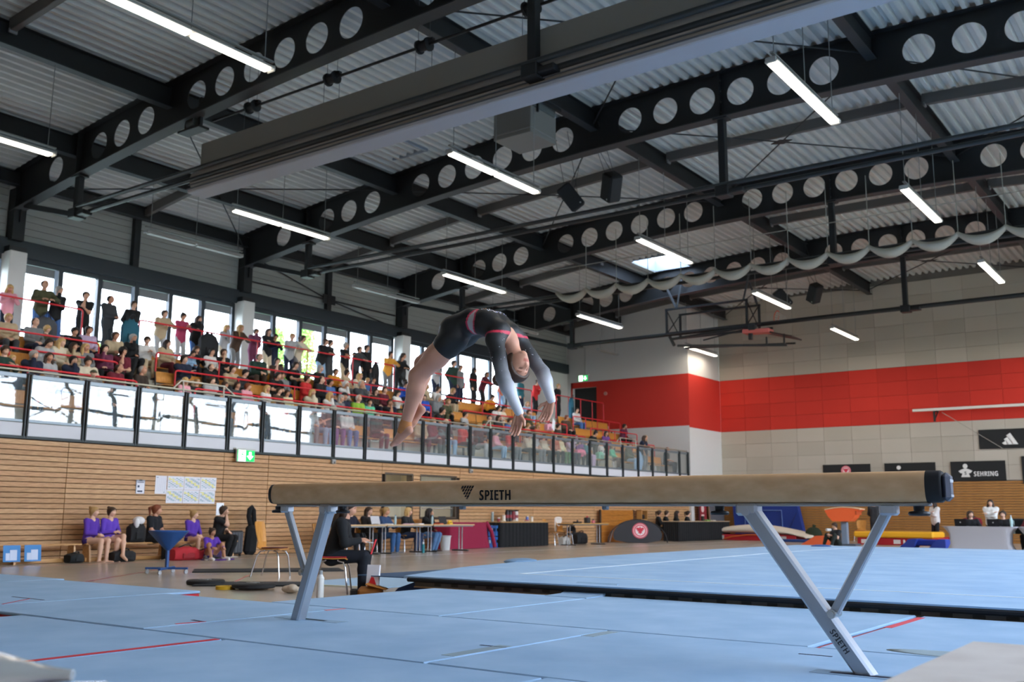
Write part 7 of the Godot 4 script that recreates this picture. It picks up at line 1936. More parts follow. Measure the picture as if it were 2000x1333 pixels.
const CROWD := [
	"W;-12.44;-0.16;0.0;stand phone;long;e2a0ad;1a2238;long;blond;0.88;person in pink striped sweater, hands held forward, back walkway above first glass panel",
	"W;-13.31;-0.22;0.4;stand rail;long;4d4e36;4a6fa6;thin;brown;1.06;person in olive hooded sweater, leaning on the rail, back walkway above second glass panel",
	"W;-13.71;-0.02;0.4;stand chin;long;17181a;4a6fa6;short;grey;1.00;person in black sweater, hand at the chin, back walkway above second glass panel",
	"W;-14.50;-0.26;0.0;stand chin;short;17181a;17181a;short;dark;1.00;person in black T-shirt, hand at the chin, back walkway above third glass panel",
	"W;-15.23;0.25;0.4;stand front;thick;3a3d40;3a3d40;thin;dark;1.02;person in dark grey zip jacket, hands folded, back walkway above third glass panel",
	"W;-15.98;-0.14;0.0;stand back;long;17181a;a9aaaa;short;brown;1.00;person in black sweater, hands behind, back walkway above third glass panel",
	"W;-16.92;-0.18;0.4;stand rail;thick;b9a585;a9aaaa;short;brown;0.95;person in beige shawl, leaning on the rail, back walkway above fourth glass panel",
	"W;-17.60;-0.02;0.0;stand phone;long;a83a5c;a9aaaa;bun;dark;0.96;person in raspberry sweater, hands held forward, back walkway above fourth glass panel",
	"W;-18.11;-0.01;0.4;stand chin;thick;17181a;4a6fa6;long;brown;0.96;person in black open jacket, hand at the chin, back walkway above fifth glass panel",
	"W;-19.13;0.22;0.0;stand chin;long;a9aaaa;d3c6ac;long;blond;0.90;person in light grey sweater, hand at the chin, back walkway above fifth glass panel",
	"W;-19.61;0.08;0.4;stand rail;thick;4a372a;7a7c7d;long;fair;0.95;person in brown jacket, leaning on the rail, back walkway above sixth glass panel",
	"W;-20.30;-0.07;0.0;stand chin;thick;6a2f4a;6a2f4a;short;brown;0.93;person in plum jacket, hand at the chin, back walkway above sixth glass panel",
	"W;-20.84;0.10;0.0;stand cross;long;17181a;d3c6ac;long;brown;0.98;person in black jacket, arms crossed, back walkway above seventh glass panel",
	"W;-21.12;-0.20;0.0;stand phone;long;1a2238;1a2238;short;dark;0.90;person in navy jacket, hands held forward, back walkway above seventh glass panel",
	"W;-21.78;-0.27;0.0;stand rail;long;a9aaaa;1a2238;bun;fair;0.98;person in light grey hooded sweater, leaning on the rail, back walkway above seventh glass panel",
	"W;-22.16;0.19;0.4;stand rail;long;d3c6ac;7a7c7d;tail;brown;0.98;person in cream hooded sweater, leaning on the rail, back walkway above eighth glass panel",
	"W;-23.20;-0.02;0.4;stand rail;thick;17181a;8fb0cc;short;brown;1.00;person in black jacket, leaning on the rail, back walkway above eighth glass panel",
	"W;-23.55;0.25;0.4;stand back;long;3a3d40;3a3d40;short;dark;1.00;person in dark grey jacket, hands behind, back walkway above eighth glass panel",
	"W;-24.28;0.13;0.4;stand cross;short;17181a;b9a585;short;grey;1.00;person in black shirt, arms crossed, back walkway above ninth glass panel",
	"W;-24.84;-0.06;0.4;stand rail;thick;3a3d40;17181a;short;brown;0.98;person in dark grey jacket, leaning on the rail, back walkway above ninth glass panel",
	"W;-25.32;-0.03;0.4;stand down;long;17181a;17181a;short;dark;1.04;person in black sweater, arms hanging, back walkway above tenth glass panel",
	"W;-26.47;-0.24;0.4;stand rail;long;e0a03c;7a7c7d;short;dark;1.00;person in orange yellow hooded sweater, leaning on the rail, back walkway above tenth glass panel",
	"W;-27.06;-0.17;0.4;stand rail;thick;17181a;17181a;bob;black;0.96;person in black winter jacket, leaning on the rail, back walkway above eleventh glass panel",
	"W;-27.25;0.17;0.4;stand back;long;3a3d40;17181a;short;dark;1.02;person in dark grey sweater, hands behind, back walkway above eleventh glass panel",
	"W;-29.17;0.00;-0.4;stand cross;long;a9aaaa;1a2238;short;fair;1.00;person in light grey sweater, arms crossed, back walkway above twelfth glass panel",
	"W;-30.23;-0.09;0.4;stand back;long;1f3a30;1a2238;short;dark;1.08;person in dark green printed sweater, hands behind, back walkway above thirteenth glass panel",
	"W;-30.65;0.05;-0.4;stand down;long;7a7c7d;1a2238;short;brown;1.00;person in grey jacket, arms hanging, back walkway above thirteenth glass panel",
	"W;-31.54;0.25;0.4;stand down;thick;17181a;17181a;long;black;1.00;person in black long coat, arms hanging, back walkway above fourteenth glass panel",
	"W;-32.16;0.29;-0.4;stand rail;thick;5a1a28;17181a;bob;brown;0.96;person in burgundy jacket, leaning on the rail, back walkway above fourteenth glass panel",
	"W;-33.43;-0.20;-0.4;stand rail;long;c0755a;8fb0cc;long;red;0.95;person in terracotta sweater, leaning on the rail, back walkway above fifteenth glass panel",
	"W;-34.85;0.24;0.0;stand down;thick;2b6a74;1a2238;short;dark;0.98;person in teal jacket, arms hanging, back walkway above sixteenth glass panel",
	"W;-35.94;0.13;-0.4;stand chin;long;c42a2a;17181a;short;brown;1.00;person in red sweater, hand at the chin, back walkway above seventeenth glass panel",
	"W;-37.75;0.20;0.4;stand hips;short;17181a;17181a;thin;fair;1.02;person in black T-shirt with red print, hands on hips, back walkway above eighteenth glass panel",
	"4;-12.05;-0.13;0.0;sit lap;thick;b9a585;3a3d40;tail;blond;1.00;person in beige jacket, hands in lap, top row above first glass panel",
	"4;-12.72;-0.01;0.4;sit lap;long;7a7c7d;1a2238;thin;brown;1.00;person in grey jacket, hands in lap, top row above second glass panel",
	"4;-13.03;0.29;0.0;sit lap;long;4d4e36;1a2238;curly;blond;0.82;child in olive sweater, hands in lap, top row above second glass panel",
	"4;-13.63;-0.09;0.0;sit lean;thick;17181a;17181a;short;black;1.00;person in black jacket, bent forward, top row above second glass panel",
	"4;-14.17;-0.05;0.0;sit lap;long;b9a3bd;1a2238;short;dark;1.02;person in lilac shirt, hands in lap, top row above third glass panel",
	"4;-14.89;-0.29;0.4;sit clasp;long;b9a585;3a3d40;short;brown;1.02;person in beige hooded sweater, leaning on the knees, top row above third glass panel",
	"4;-15.40;0.16;0.0;sit chin;long;17181a;17181a;short;grey;1.00;person in black sweater, hand at the chin, top row above third glass panel",
	"4;-15.92;-0.27;0.0;sit phone;long;dad7d2;b9a585;short;brown;1.00;person in white sweater with black vest, hands held forward, top row above fourth glass panel",
	"4;-16.53;0.16;0.4;sit lap;thick;b9a585;5a1a28;long;dark;1.00;person in beige coat, hands in lap, top row above fourth glass panel",
	"4;-17.17;0.13;0.0;sit lean;long;8fb0cc;1a2238;short;dark;0.85;person in light blue sweater, bent forward, top row above fifth glass panel",
	"4;-17.51;0.03;0.0;sit phone;long;17181a;17181a;long;brown;0.95;person in black top, hands held forward, top row above fifth glass panel",
	"4;-18.06;0.00;0.0;sit lap;long;dad7d2;17181a;short;black;0.95;person in white vest with neon green stripes, top row above fifth glass panel",
	"4;-18.44;-0.11;0.0;sit chin;short;17181a;17181a;short;brown;1.00;person in black T-shirt, hand at the chin, top row above fifth glass panel",
	"4;-19.69;-0.24;0.4;sit clasp;thick;1f3a30;4a372a;thin;brown;1.10;person in dark green jacket, leaning on the knees, top row above sixth glass panel",
	"4;-20.51;-0.28;0.0;sit chin;short;4a372a;7a7c7d;short;dark;1.00;person in brown T-shirt, hand at the chin, top row above seventh glass panel",
	"4;-20.67;0.28;0.4;sit lap;long;8fd63a;1a2238;short;brown;0.80;child in neon green top, hands in lap, top row above seventh glass panel",
	"4;-21.05;0.07;0.0;sit clasp;short;17181a;17181a;tail;dark;1.00;person in black T-shirt, leaning on the knees, top row above seventh glass panel",
	"4;-22.32;0.11;0.4;sit lap;long;17181a;17181a;bob;grey;1.00;person in black sweater, hands in lap, top row above eighth glass panel",
	"4;-22.84;-0.11;0.0;sit clasp;long;d0891f;17181a;short;brown;1.00;person in mustard yellow vest over white shirt, top row above eighth glass panel",
	"4;-23.53;0.24;0.4;sit lap;long;b9a585;7a7c7d;short;dark;1.00;person in beige top, hands in lap, top row above ninth glass panel",
	"4;-24.16;-0.07;0.4;sit lap;long;d3c6ac;a9aaaa;long;blond;0.95;person in cream sweater, hands in lap, top row above ninth glass panel",
	"4;-24.54;0.09;-0.4;sit lap;short;4a6fa6;1a2238;short;blond;0.80;child in blue T-shirt, hands in lap, top row above tenth glass panel",
	"4;-24.84;0.04;-0.4;sit lap;long;1a2238;1a2238;short;dark;0.85;person in navy sweater, hands in lap, top row above tenth glass panel",
	"4;-26.19;-0.14;0.0;sit lean;thick;1f4fb0;1a2238;tail;dark;1.00;person in royal blue sports jacket, bent forward, top row above eleventh glass panel",
	"4;-26.41;0.13;0.4;sit lap;long;1f3a30;1a2238;short;dark;1.00;person in dark green sweater, hands in lap, top row above eleventh glass panel",
	"4;-27.62;0.29;0.4;sit lap;long;b9a585;7a7c7d;bob;fair;0.95;person in beige sweater, hands in lap, top row above twelfth glass panel",
	"4;-28.02;0.03;0.4;sit clasp;long;dad7d2;17181a;short;brown;0.95;person in white T-shirt with black sleeves, top row above twelfth glass panel",
	"4;-28.80;0.29;0.0;sit clasp;long;17181a;b9a585;short;fair;1.00;person in black sweater, leaning on the knees, top row above twelfth glass panel",
	"4;-31.21;-0.07;0.0;sit lean;thick;d0891f;17181a;short;dark;1.05;person in mustard yellow hooded sweater, bent forward, top row above fourteenth glass panel",
	"4;-34.11;-0.22;-0.4;sit lap;short;8fb0cc;8fb0cc;bob;fair;0.90;person in light blue T-shirt, hands in lap, top row above sixteenth glass panel",
	"4;-37.97;-0.10;-0.4;sit lap;long;dad7d2;4a6fa6;short;black;1.00;person in white shirt, hands in lap, top row above nineteenth glass panel",
	"3;-12.35;0.25;0.0;sit lean;thick;a9aaaa;3a3d40;short;dark;1.03;person in light grey open jacket, bent forward, third row above second glass panel",
	"3;-12.93;0.12;0.4;sit lap;thick;d3c6ac;b9a585;long;blond;1.00;person in cream sweater, hands in lap, third row above second glass panel",
	"3;-13.24;-0.01;0.4;sit chin;long;b9a585;7a7c7d;long;brown;0.92;person in beige top, hand at the chin, third row above second glass panel",
	"3;-13.61;-0.26;0.4;sit lap;long;7a7c7d;3a3d40;long;blond;0.95;person in grey top, hands in lap, third row above third glass panel",
	"3;-14.11;-0.29;0.4;sit chin;long;6a2f4a;17181a;tail;black;1.00;person in plum sweater, hand at the chin, third row above third glass panel",
	"3;-14.61;-0.15;0.4;sit chin;short;6a1c2c;17181a;curly;black;1.00;person in maroon vest over black shirt, third row above third glass panel",
	"3;-16.49;-0.12;0.4;sit cross;thick;1a2238;b9a585;short;dark;1.05;person in navy jacket, arms crossed, third row above fourth glass panel",
	"3;-17.40;-0.11;0.4;sit lap;thick;17181a;17181a;thin;brown;0.90;person in black jacket, hands in lap, third row above fifth glass panel",
	"3;-18.01;-0.19;0.4;sit clasp;long;b9a585;3a3d40;short;dark;1.00;person in beige sweater, leaning on the knees, third row above sixth glass panel",
	"3;-18.26;0.21;0.0;sit lean;long;3a3d40;17181a;short;black;0.98;person in dark grey jacket, bent forward, third row above sixth glass panel",
	"3;-19.65;-0.12;0.4;sit clasp;short;17181a;17181a;tail;dark;1.00;person in black T-shirt, leaning on the knees, third row above seventh glass panel",
	"3;-19.99;-0.24;0.0;sit lap;thick;7a7c7d;1a2238;bun;brown;0.98;person in grey hooded sweater, hands in lap, third row above seventh glass panel",
	"3;-20.95;0.28;0.4;sit lap;thick;c42a2a;3a3d40;bun;brown;1.00;person in red jacket, hands in lap, third row above eighth glass panel",
	"3;-21.55;0.14;0.4;sit lap;thick;17181a;1a2238;thin;dark;1.05;person in black jacket, hands in lap, third row above eighth glass panel",
	"3;-21.94;0.00;0.4;sit lap;short;4a6fa6;1a2238;short;dark;1.00;person in blue polo shirt, hands in lap, third row above eighth glass panel",
	"3;-22.53;0.18;0.0;sit chin;long;dad7d2;3a3d40;short;white;1.02;person in white shirt, hand at the chin, third row above ninth glass panel",
	"3;-23.34;-0.10;0.4;sit cross;thick;3a3d40;3a3d40;thin;grey;1.12;person in dark grey jacket, arms crossed, third row above ninth glass panel",
	"3;-24.02;0.09;0.0;sit lap;long;33271f;1a2238;long;brown;0.90;person in dark brown top, hands in lap, third row above tenth glass panel",
	"3;-24.44;0.06;-0.4;sit lap;long;5a1a28;1a2238;short;brown;1.02;person in burgundy sweater, hands in lap, third row above tenth glass panel",
	"3;-25.08;0.20;0.0;sit phone;long;dad7d2;3a3d40;long;dark;0.98;person in white top, hands held forward, third row above eleventh glass panel",
	"3;-26.49;-0.25;-0.4;sit lap;thick;1f4fb0;1a2238;tail;black;0.95;person in royal blue jacket, hands in lap, third row above twelfth glass panel",
	"3;-27.27;-0.17;0.4;sit lap;thick;7a7c7d;4d4e36;bob;grey;1.02;person in grey jacket, hands in lap, third row above twelfth glass panel",
	"3;-27.59;-0.14;0.0;sit clasp;long;4d4e36;17181a;short;fair;0.95;person in olive jacket, leaning on the knees, third row above twelfth glass panel",
	"3;-30.54;0.02;0.4;sit clasp;thick;dad7d2;b9a585;short;brown;1.00;person in white sweater, leaning on the knees, third row above fifteenth glass panel",
	"3;-31.14;0.18;0.0;sit phone;long;d3c6ac;1a2238;long;black;0.98;person in cream cardigan, hands held forward, third row above fifteenth glass panel",
	"3;-32.88;0.22;-0.4;sit lap;long;4d4e36;7a7c7d;short;brown;0.98;person in olive sweater, hands in lap, third row above sixteenth glass panel",
	"3;-35.73;-0.25;0.4;sit lap;thick;4a372a;17181a;short;red;1.00;person in brown jacket, hands in lap, third row above eighteenth glass panel",
	"3;-40.54;0.05;0.4;sit chin;long;6a2f4a;17181a;short;dark;1.00;person in plum sweater, hand at the chin, third row above twenty-second glass panel",
	"2;-11.13;0.01;0.0;sit phone;long;1f3a30;1a2238;short;brown;1.03;person in dark green sweater, hands held forward, second row above first glass panel",
	"2;-11.32;-0.02;0.4;sit lap;long;b9a585;1a2238;short;blond;0.80;child in beige top, hands in lap, second row above first glass panel",
	"2;-11.78;-0.05;0.4;sit chin;thick;1a2238;1a2238;short;grey;1.00;person in navy jacket over white shirt, second row above second glass panel",
	"2;-12.17;0.04;0.0;sit lap;long;a9aaaa;4a6fa6;long;brown;1.00;person in light grey cardigan, hands in lap, second row above second glass panel",
	"2;-12.70;0.25;0.0;sit chin;thick;1a2238;4a372a;short;black;1.00;person in navy track jacket with white stripes, second row above second glass panel",
	"2;-13.16;-0.18;0.0;sit phone;thick;d3c6ac;3a3d40;bun;dark;1.03;person in cream turtleneck sweater, hands held forward, second row above third glass panel",
	"2;-13.76;0.27;0.4;sit clasp;thick;6a1c2c;17181a;thin;brown;1.00;person in maroon jacket, leaning on the knees, second row above third glass panel",
	"2;-14.62;0.29;0.4;sit lap;short;33271f;17181a;thin;grey;1.00;person in dark brown T-shirt, hands in lap, second row above fourth glass panel",
	"2;-15.93;0.04;0.4;sit lap;long;e2a0ad;b9a585;curly;blond;0.80;child in pink top, hands in lap, second row above fourth glass panel",
	"2;-16.31;-0.17;0.4;sit lap;long;17181a;1a2238;short;fair;0.82;child in black sweater, hands in lap, second row above fifth glass panel",
	"2;-16.76;-0.03;0.4;sit lap;thick;a9aaaa;7a7c7d;tail;brown;0.95;person in light grey hooded sweater, hands in lap, second row above fifth glass panel",
	"2;-17.19;0.15;0.4;sit lap;long;1a2238;1a2238;short;brown;0.85;person in navy shirt, hands in lap, second row above fifth glass panel",
	"2;-17.62;0.03;0.0;sit lap;long;3a3d40;17181a;short;brown;0.90;person in dark grey jacket, hands in lap, second row above sixth glass panel",
	"2;-17.96;0.22;0.4;sit lap;thick;e2a0ad;a9aaaa;short;red;0.90;person in pink quilted vest, hands in lap, second row above sixth glass panel",
	"2;-18.65;0.28;0.0;sit lap;long;dad7d2;7a7c7d;long;blond;0.92;person in white jacket, hands in lap, second row above seventh glass panel",
	"2;-19.10;0.19;0.0;sit lap;long;4a372a;1a2238;short;brown;0.90;person in brown sweater, hands in lap, second row above seventh glass panel",
	"2;-19.44;-0.28;0.4;sit lap;long;ddd7ac;1a2238;short;brown;0.85;person in pale yellow top, hands in lap, second row above seventh glass panel",
	"2;-20.32;0.01;0.0;sit chin;thick;d3c6ac;b9a585;bob;blond;1.00;person in cream sweater, hand at the chin, second row above eighth glass panel",
	"2;-21.01;0.24;0.4;sit chin;long;dad7d2;b9a585;long;blond;0.98;person in white jacket, hand at the chin, second row above eighth glass panel",
	"2;-21.33;0.05;0.0;sit clasp;long;7a7c7d;7a7c7d;bob;grey;0.98;person in grey top, leaning on the knees, second row above ninth glass panel",
	"2;-21.71;-0.01;0.0;sit lap;thick;1a2238;1a2238;cap;17181a;1.03;person in navy jacket, hands in lap, second row above ninth glass panel",
	"2;-22.34;-0.20;0.4;sit lap;long;8cb53a;7a7c7d;thin;white;1.03;person in lime green sweater, hands in lap, second row above ninth glass panel",
	"2;-22.85;-0.16;-0.4;sit lap;long;5fbf97;1a2238;short;dark;0.92;person in mint green sweater, hands in lap, second row above tenth glass panel",
	"2;-23.68;0.02;-0.4;sit chin;short;17181a;17181a;short;brown;1.02;person in black T-shirt, hand at the chin, second row above tenth glass panel",
	"2;-24.24;-0.23;0.0;sit lean;thick;4d4e36;4d4e36;short;dark;1.03;person in olive jacket, bent forward, second row above eleventh glass panel",
	"2;-26.03;0.28;0.4;sit clasp;short;17181a;7a7c7d;short;black;1.05;person in black T-shirt, leaning on the knees, second row above twelfth glass panel",
	"2;-27.67;0.19;0.4;sit lap;long;a9aaaa;7a7c7d;short;dark;0.95;person in light grey printed sweater, hands in lap, second row above thirteenth glass panel",
	"2;-28.86;-0.17;-0.4;sit clasp;thick;4d4e36;3a3d40;short;brown;1.00;person in olive jacket, leaning on the knees, second row above fourteenth glass panel",
	"2;-29.55;0.23;0.0;sit chin;long;3a3d40;17181a;bob;brown;1.00;person in dark grey top, hand at the chin, second row above fifteenth glass panel",
	"2;-30.39;-0.16;0.0;sit lap;long;4a6fa6;1a2238;short;brown;0.90;person in blue sweater, hands in lap, second row above fifteenth glass panel",
	"2;-31.60;0.19;0.4;sit lap;long;b9a585;1a2238;short;fair;0.82;child in beige top, hands in lap, second row above sixteenth glass panel",
	"2;-32.27;0.08;0.0;sit lap;long;c0755a;1a2238;bob;fair;0.85;person in terracotta sweater, hands in lap, second row above seventeenth glass panel",
	"2;-33.69;0.15;0.4;sit lap;long;33271f;17181a;short;dark;1.00;person in dark brown jacket, hands in lap, second row above eighteenth glass panel",
	"2;-36.05;0.07;0.0;sit lean;long;17181a;17181a;short;black;0.98;person in black sweater, bent forward, second row above nineteenth glass panel",
	"2;-37.53;-0.27;0.0;sit lap;long;6a3f7c;17181a;long;black;0.95;person in purple top, hands in lap, second row above twentieth glass panel",
	"1;-12.92;0.21;0.0;sit clasp;long;17181a;1a2238;short;brown;0.95;person in black sweater, leaning on the knees, front row above third glass panel",
	"1;-13.19;-0.27;0.0;sit lap;long;33271f;17181a;bob;dark;0.80;child in dark brown top, hands in lap, front row above third glass panel",
	"1;-13.50;-0.26;0.0;sit lap;thick;1a2238;1a2238;short;fair;0.82;child in navy track jacket with white shoulders, front row above third glass panel",
	"1;-14.46;0.21;0.0;sit lap;long;4a372a;17181a;thin;fair;0.75;child in brown sweater, hands in lap, front row above fourth glass panel",
	"1;-16.26;0.01;0.4;sit front;short;7a7c7d;3a3d40;long;brown;1.00;person in grey T-shirt, hands folded, front row above fifth glass panel",
	"1;-18.28;-0.11;0.4;sit clasp;long;c98a68;1a2238;tail;brown;0.80;child in peach top, leaning on the knees, front row above seventh glass panel",
	"1;-19.36;-0.26;0.4;sit clasp;long;a9aaaa;7a7c7d;short;brown;0.95;person in light grey sweater, leaning on the knees, front row above eighth glass panel",
	"1;-19.77;0.09;0.4;sit cross;short;3a3d40;8fb0cc;short;dark;1.00;person in dark grey printed T-shirt, arms crossed, front row above eighth glass panel",
	"1;-20.29;-0.12;0.4;sit front;thick;3a3d40;6a3f7c;short;grey;1.03;person in dark grey jacket, hands folded, front row above eighth glass panel",
	"1;-20.87;-0.19;0.4;sit front;long;dad7d2;4a6fa6;bob;brown;1.00;person in white blouse, hands folded, front row above ninth glass panel",
	"1;-22.13;-0.04;-0.4;sit front;thick;33271f;6a1c2c;bob;dark;0.98;person in dark brown coat, hands folded, front row above tenth glass panel",
	"1;-24.17;-0.30;0.4;sit lap;long;b9a585;5a1a28;short;brown;0.98;person in beige sweater, hands in lap, front row above eleventh glass panel",
	"1;-24.73;0.18;0.0;sit lap;thick;6a1c2c;3a3d40;short;fair;1.00;person in maroon printed hooded sweater, hands in lap, front row above twelfth glass panel",
	"1;-25.43;-0.27;-0.4;sit front;thick;3a3d40;8fb0cc;thin;grey;1.05;person in dark grey jacket, hands folded, front row above twelfth glass panel",
	"1;-26.32;0.09;0.0;sit phone;long;c42a2a;3a3d40;short;black;1.00;person in red sweater, hands held forward, front row above thirteenth glass panel",
	"1;-27.20;0.08;-0.4;sit front;thick;33271f;a9aaaa;bob;blond;1.03;person in dark brown jacket, hands folded, front row above fourteenth glass panel",
	"1;-28.21;0.23;0.4;sit lap;long;e2a0ad;8fb0cc;short;brown;0.85;person in pink top, hands in lap, front row above fifteenth glass panel",
	"1;-29.04;0.08;0.4;sit lap;long;c42a2a;7a7c7d;tail;black;0.95;person in red sweater, hands in lap, front row above fifteenth glass panel",
	"1;-29.96;-0.05;0.4;sit clasp;long;d3c6ac;3a3d40;tail;black;0.98;person in cream sweater, leaning on the knees, front row above sixteenth glass panel",
	"1;-30.62;-0.02;0.0;sit lap;short;a9aaaa;7a7c7d;bob;brown;0.95;person in light grey T-shirt, hands in lap, front row above seventeenth glass panel",
	"1;-31.20;0.02;-0.4;sit lap;long;d3c6ac;17181a;short;brown;0.90;person in cream top, hands in lap, front row above seventeenth glass panel",
	"1;-31.94;-0.26;0.0;sit lap;long;c0755a;17181a;short;brown;0.98;person in terracotta sweater, hands in lap, front row above eighteenth glass panel",
	"1;-32.33;-0.04;0.4;sit lap;long;ddd7ac;3f6b3a;short;brown;0.95;person in pale yellow top, hands in lap, front row above eighteenth glass panel",
	"1;-33.06;-0.08;0.4;sit up;long;b9a3bd;1a2238;tail;dark;0.95;person in lilac top, holding up a paper, front row above eighteenth glass panel",
	"1;-33.74;-0.23;0.0;sit lap;long;6a3f7c;17181a;long;dark;0.92;person in purple sweater, hands in lap, front row above nineteenth glass panel",
	"1;-34.20;0.26;-0.4;sit lap;long;2b6a74;b9a3bd;short;fair;0.90;person in teal top, hands in lap, front row above nineteenth glass panel",
	"1;-35.40;0.21;0.4;sit lap;long;dad7d2;b9a585;short;brown;0.95;person in white top, hands in lap, front row above twentieth glass panel",
	"1;-36.30;0.10;0.4;sit lap;long;5fbf97;4a372a;short;fair;0.80;child in mint green top, hands in lap, front row above twenty-first glass panel",
	"1;-37.70;0.04;-0.4;sit lap;thick;4d4e36;8fb0cc;short;dark;1.00;person in olive jacket, hands in lap, front row above twenty-second glass panel",
	"1;-41.20;0.13;0.0;sit front;short;17181a;1a2238;thin;brown;1.02;person in black T-shirt, hands folded, front row above twenty-fifth glass panel",
	"F;-11.18;-0.16;0.4;stand rail;long;cf4a34;1a2238;bob;fair;0.66;child in orange red top, leaning on the rail, front rail above second glass panel",
	"F;-12.36;-0.27;0.0;stand rail;thick;a9aaaa;1a2238;cap;4d4e36;0.80;child in light grey sweater, leaning on the rail, front rail above third glass panel",
	"F;-13.57;0.04;0.4;stand rail;long;dad7d2;1a2238;curly;brown;0.68;child in white sweater, leaning on the rail, front rail above fourth glass panel",
	"F;-16.57;0.23;0.0;stand rail;thick;33271f;1a2238;bob;brown;0.60;child in dark brown hooded jacket, leaning on the rail, front rail above sixth glass panel",
	"F;-17.08;0.19;0.4;stand rail;long;5a1a28;17181a;bob;dark;0.66;child in burgundy sweater, leaning on the rail, front rail above sixth glass panel",
	"F;-17.49;0.20;0.0;stand rail;thick;17181a;1a2238;short;blond;0.68;child in black jacket, leaning on the rail, front rail above seventh glass panel",
	"F;-17.84;-0.28;0.0;stand rail;short;cf4a34;1a2238;short;red;0.66;child in orange red T-shirt, leaning on the rail, front rail above seventh glass panel",
	"F;-18.39;0.10;0.4;stand rail;long;3a3d40;17181a;bob;brown;0.64;child in dark grey top, leaning on the rail, front rail above seventh glass panel",
	"F;-37.78;0.27;0.4;stand rail;short;1a2238;8fb0cc;long;brown;0.95;person in navy polo shirt, leaning on the rail, front rail above twenty-third glass panel",
	"F;-38.14;0.18;-0.4;stand down;short;1a2238;7a7c7d;long;fair;0.95;person in navy T-shirt, arms hanging, front rail above twenty-third glass panel",
]

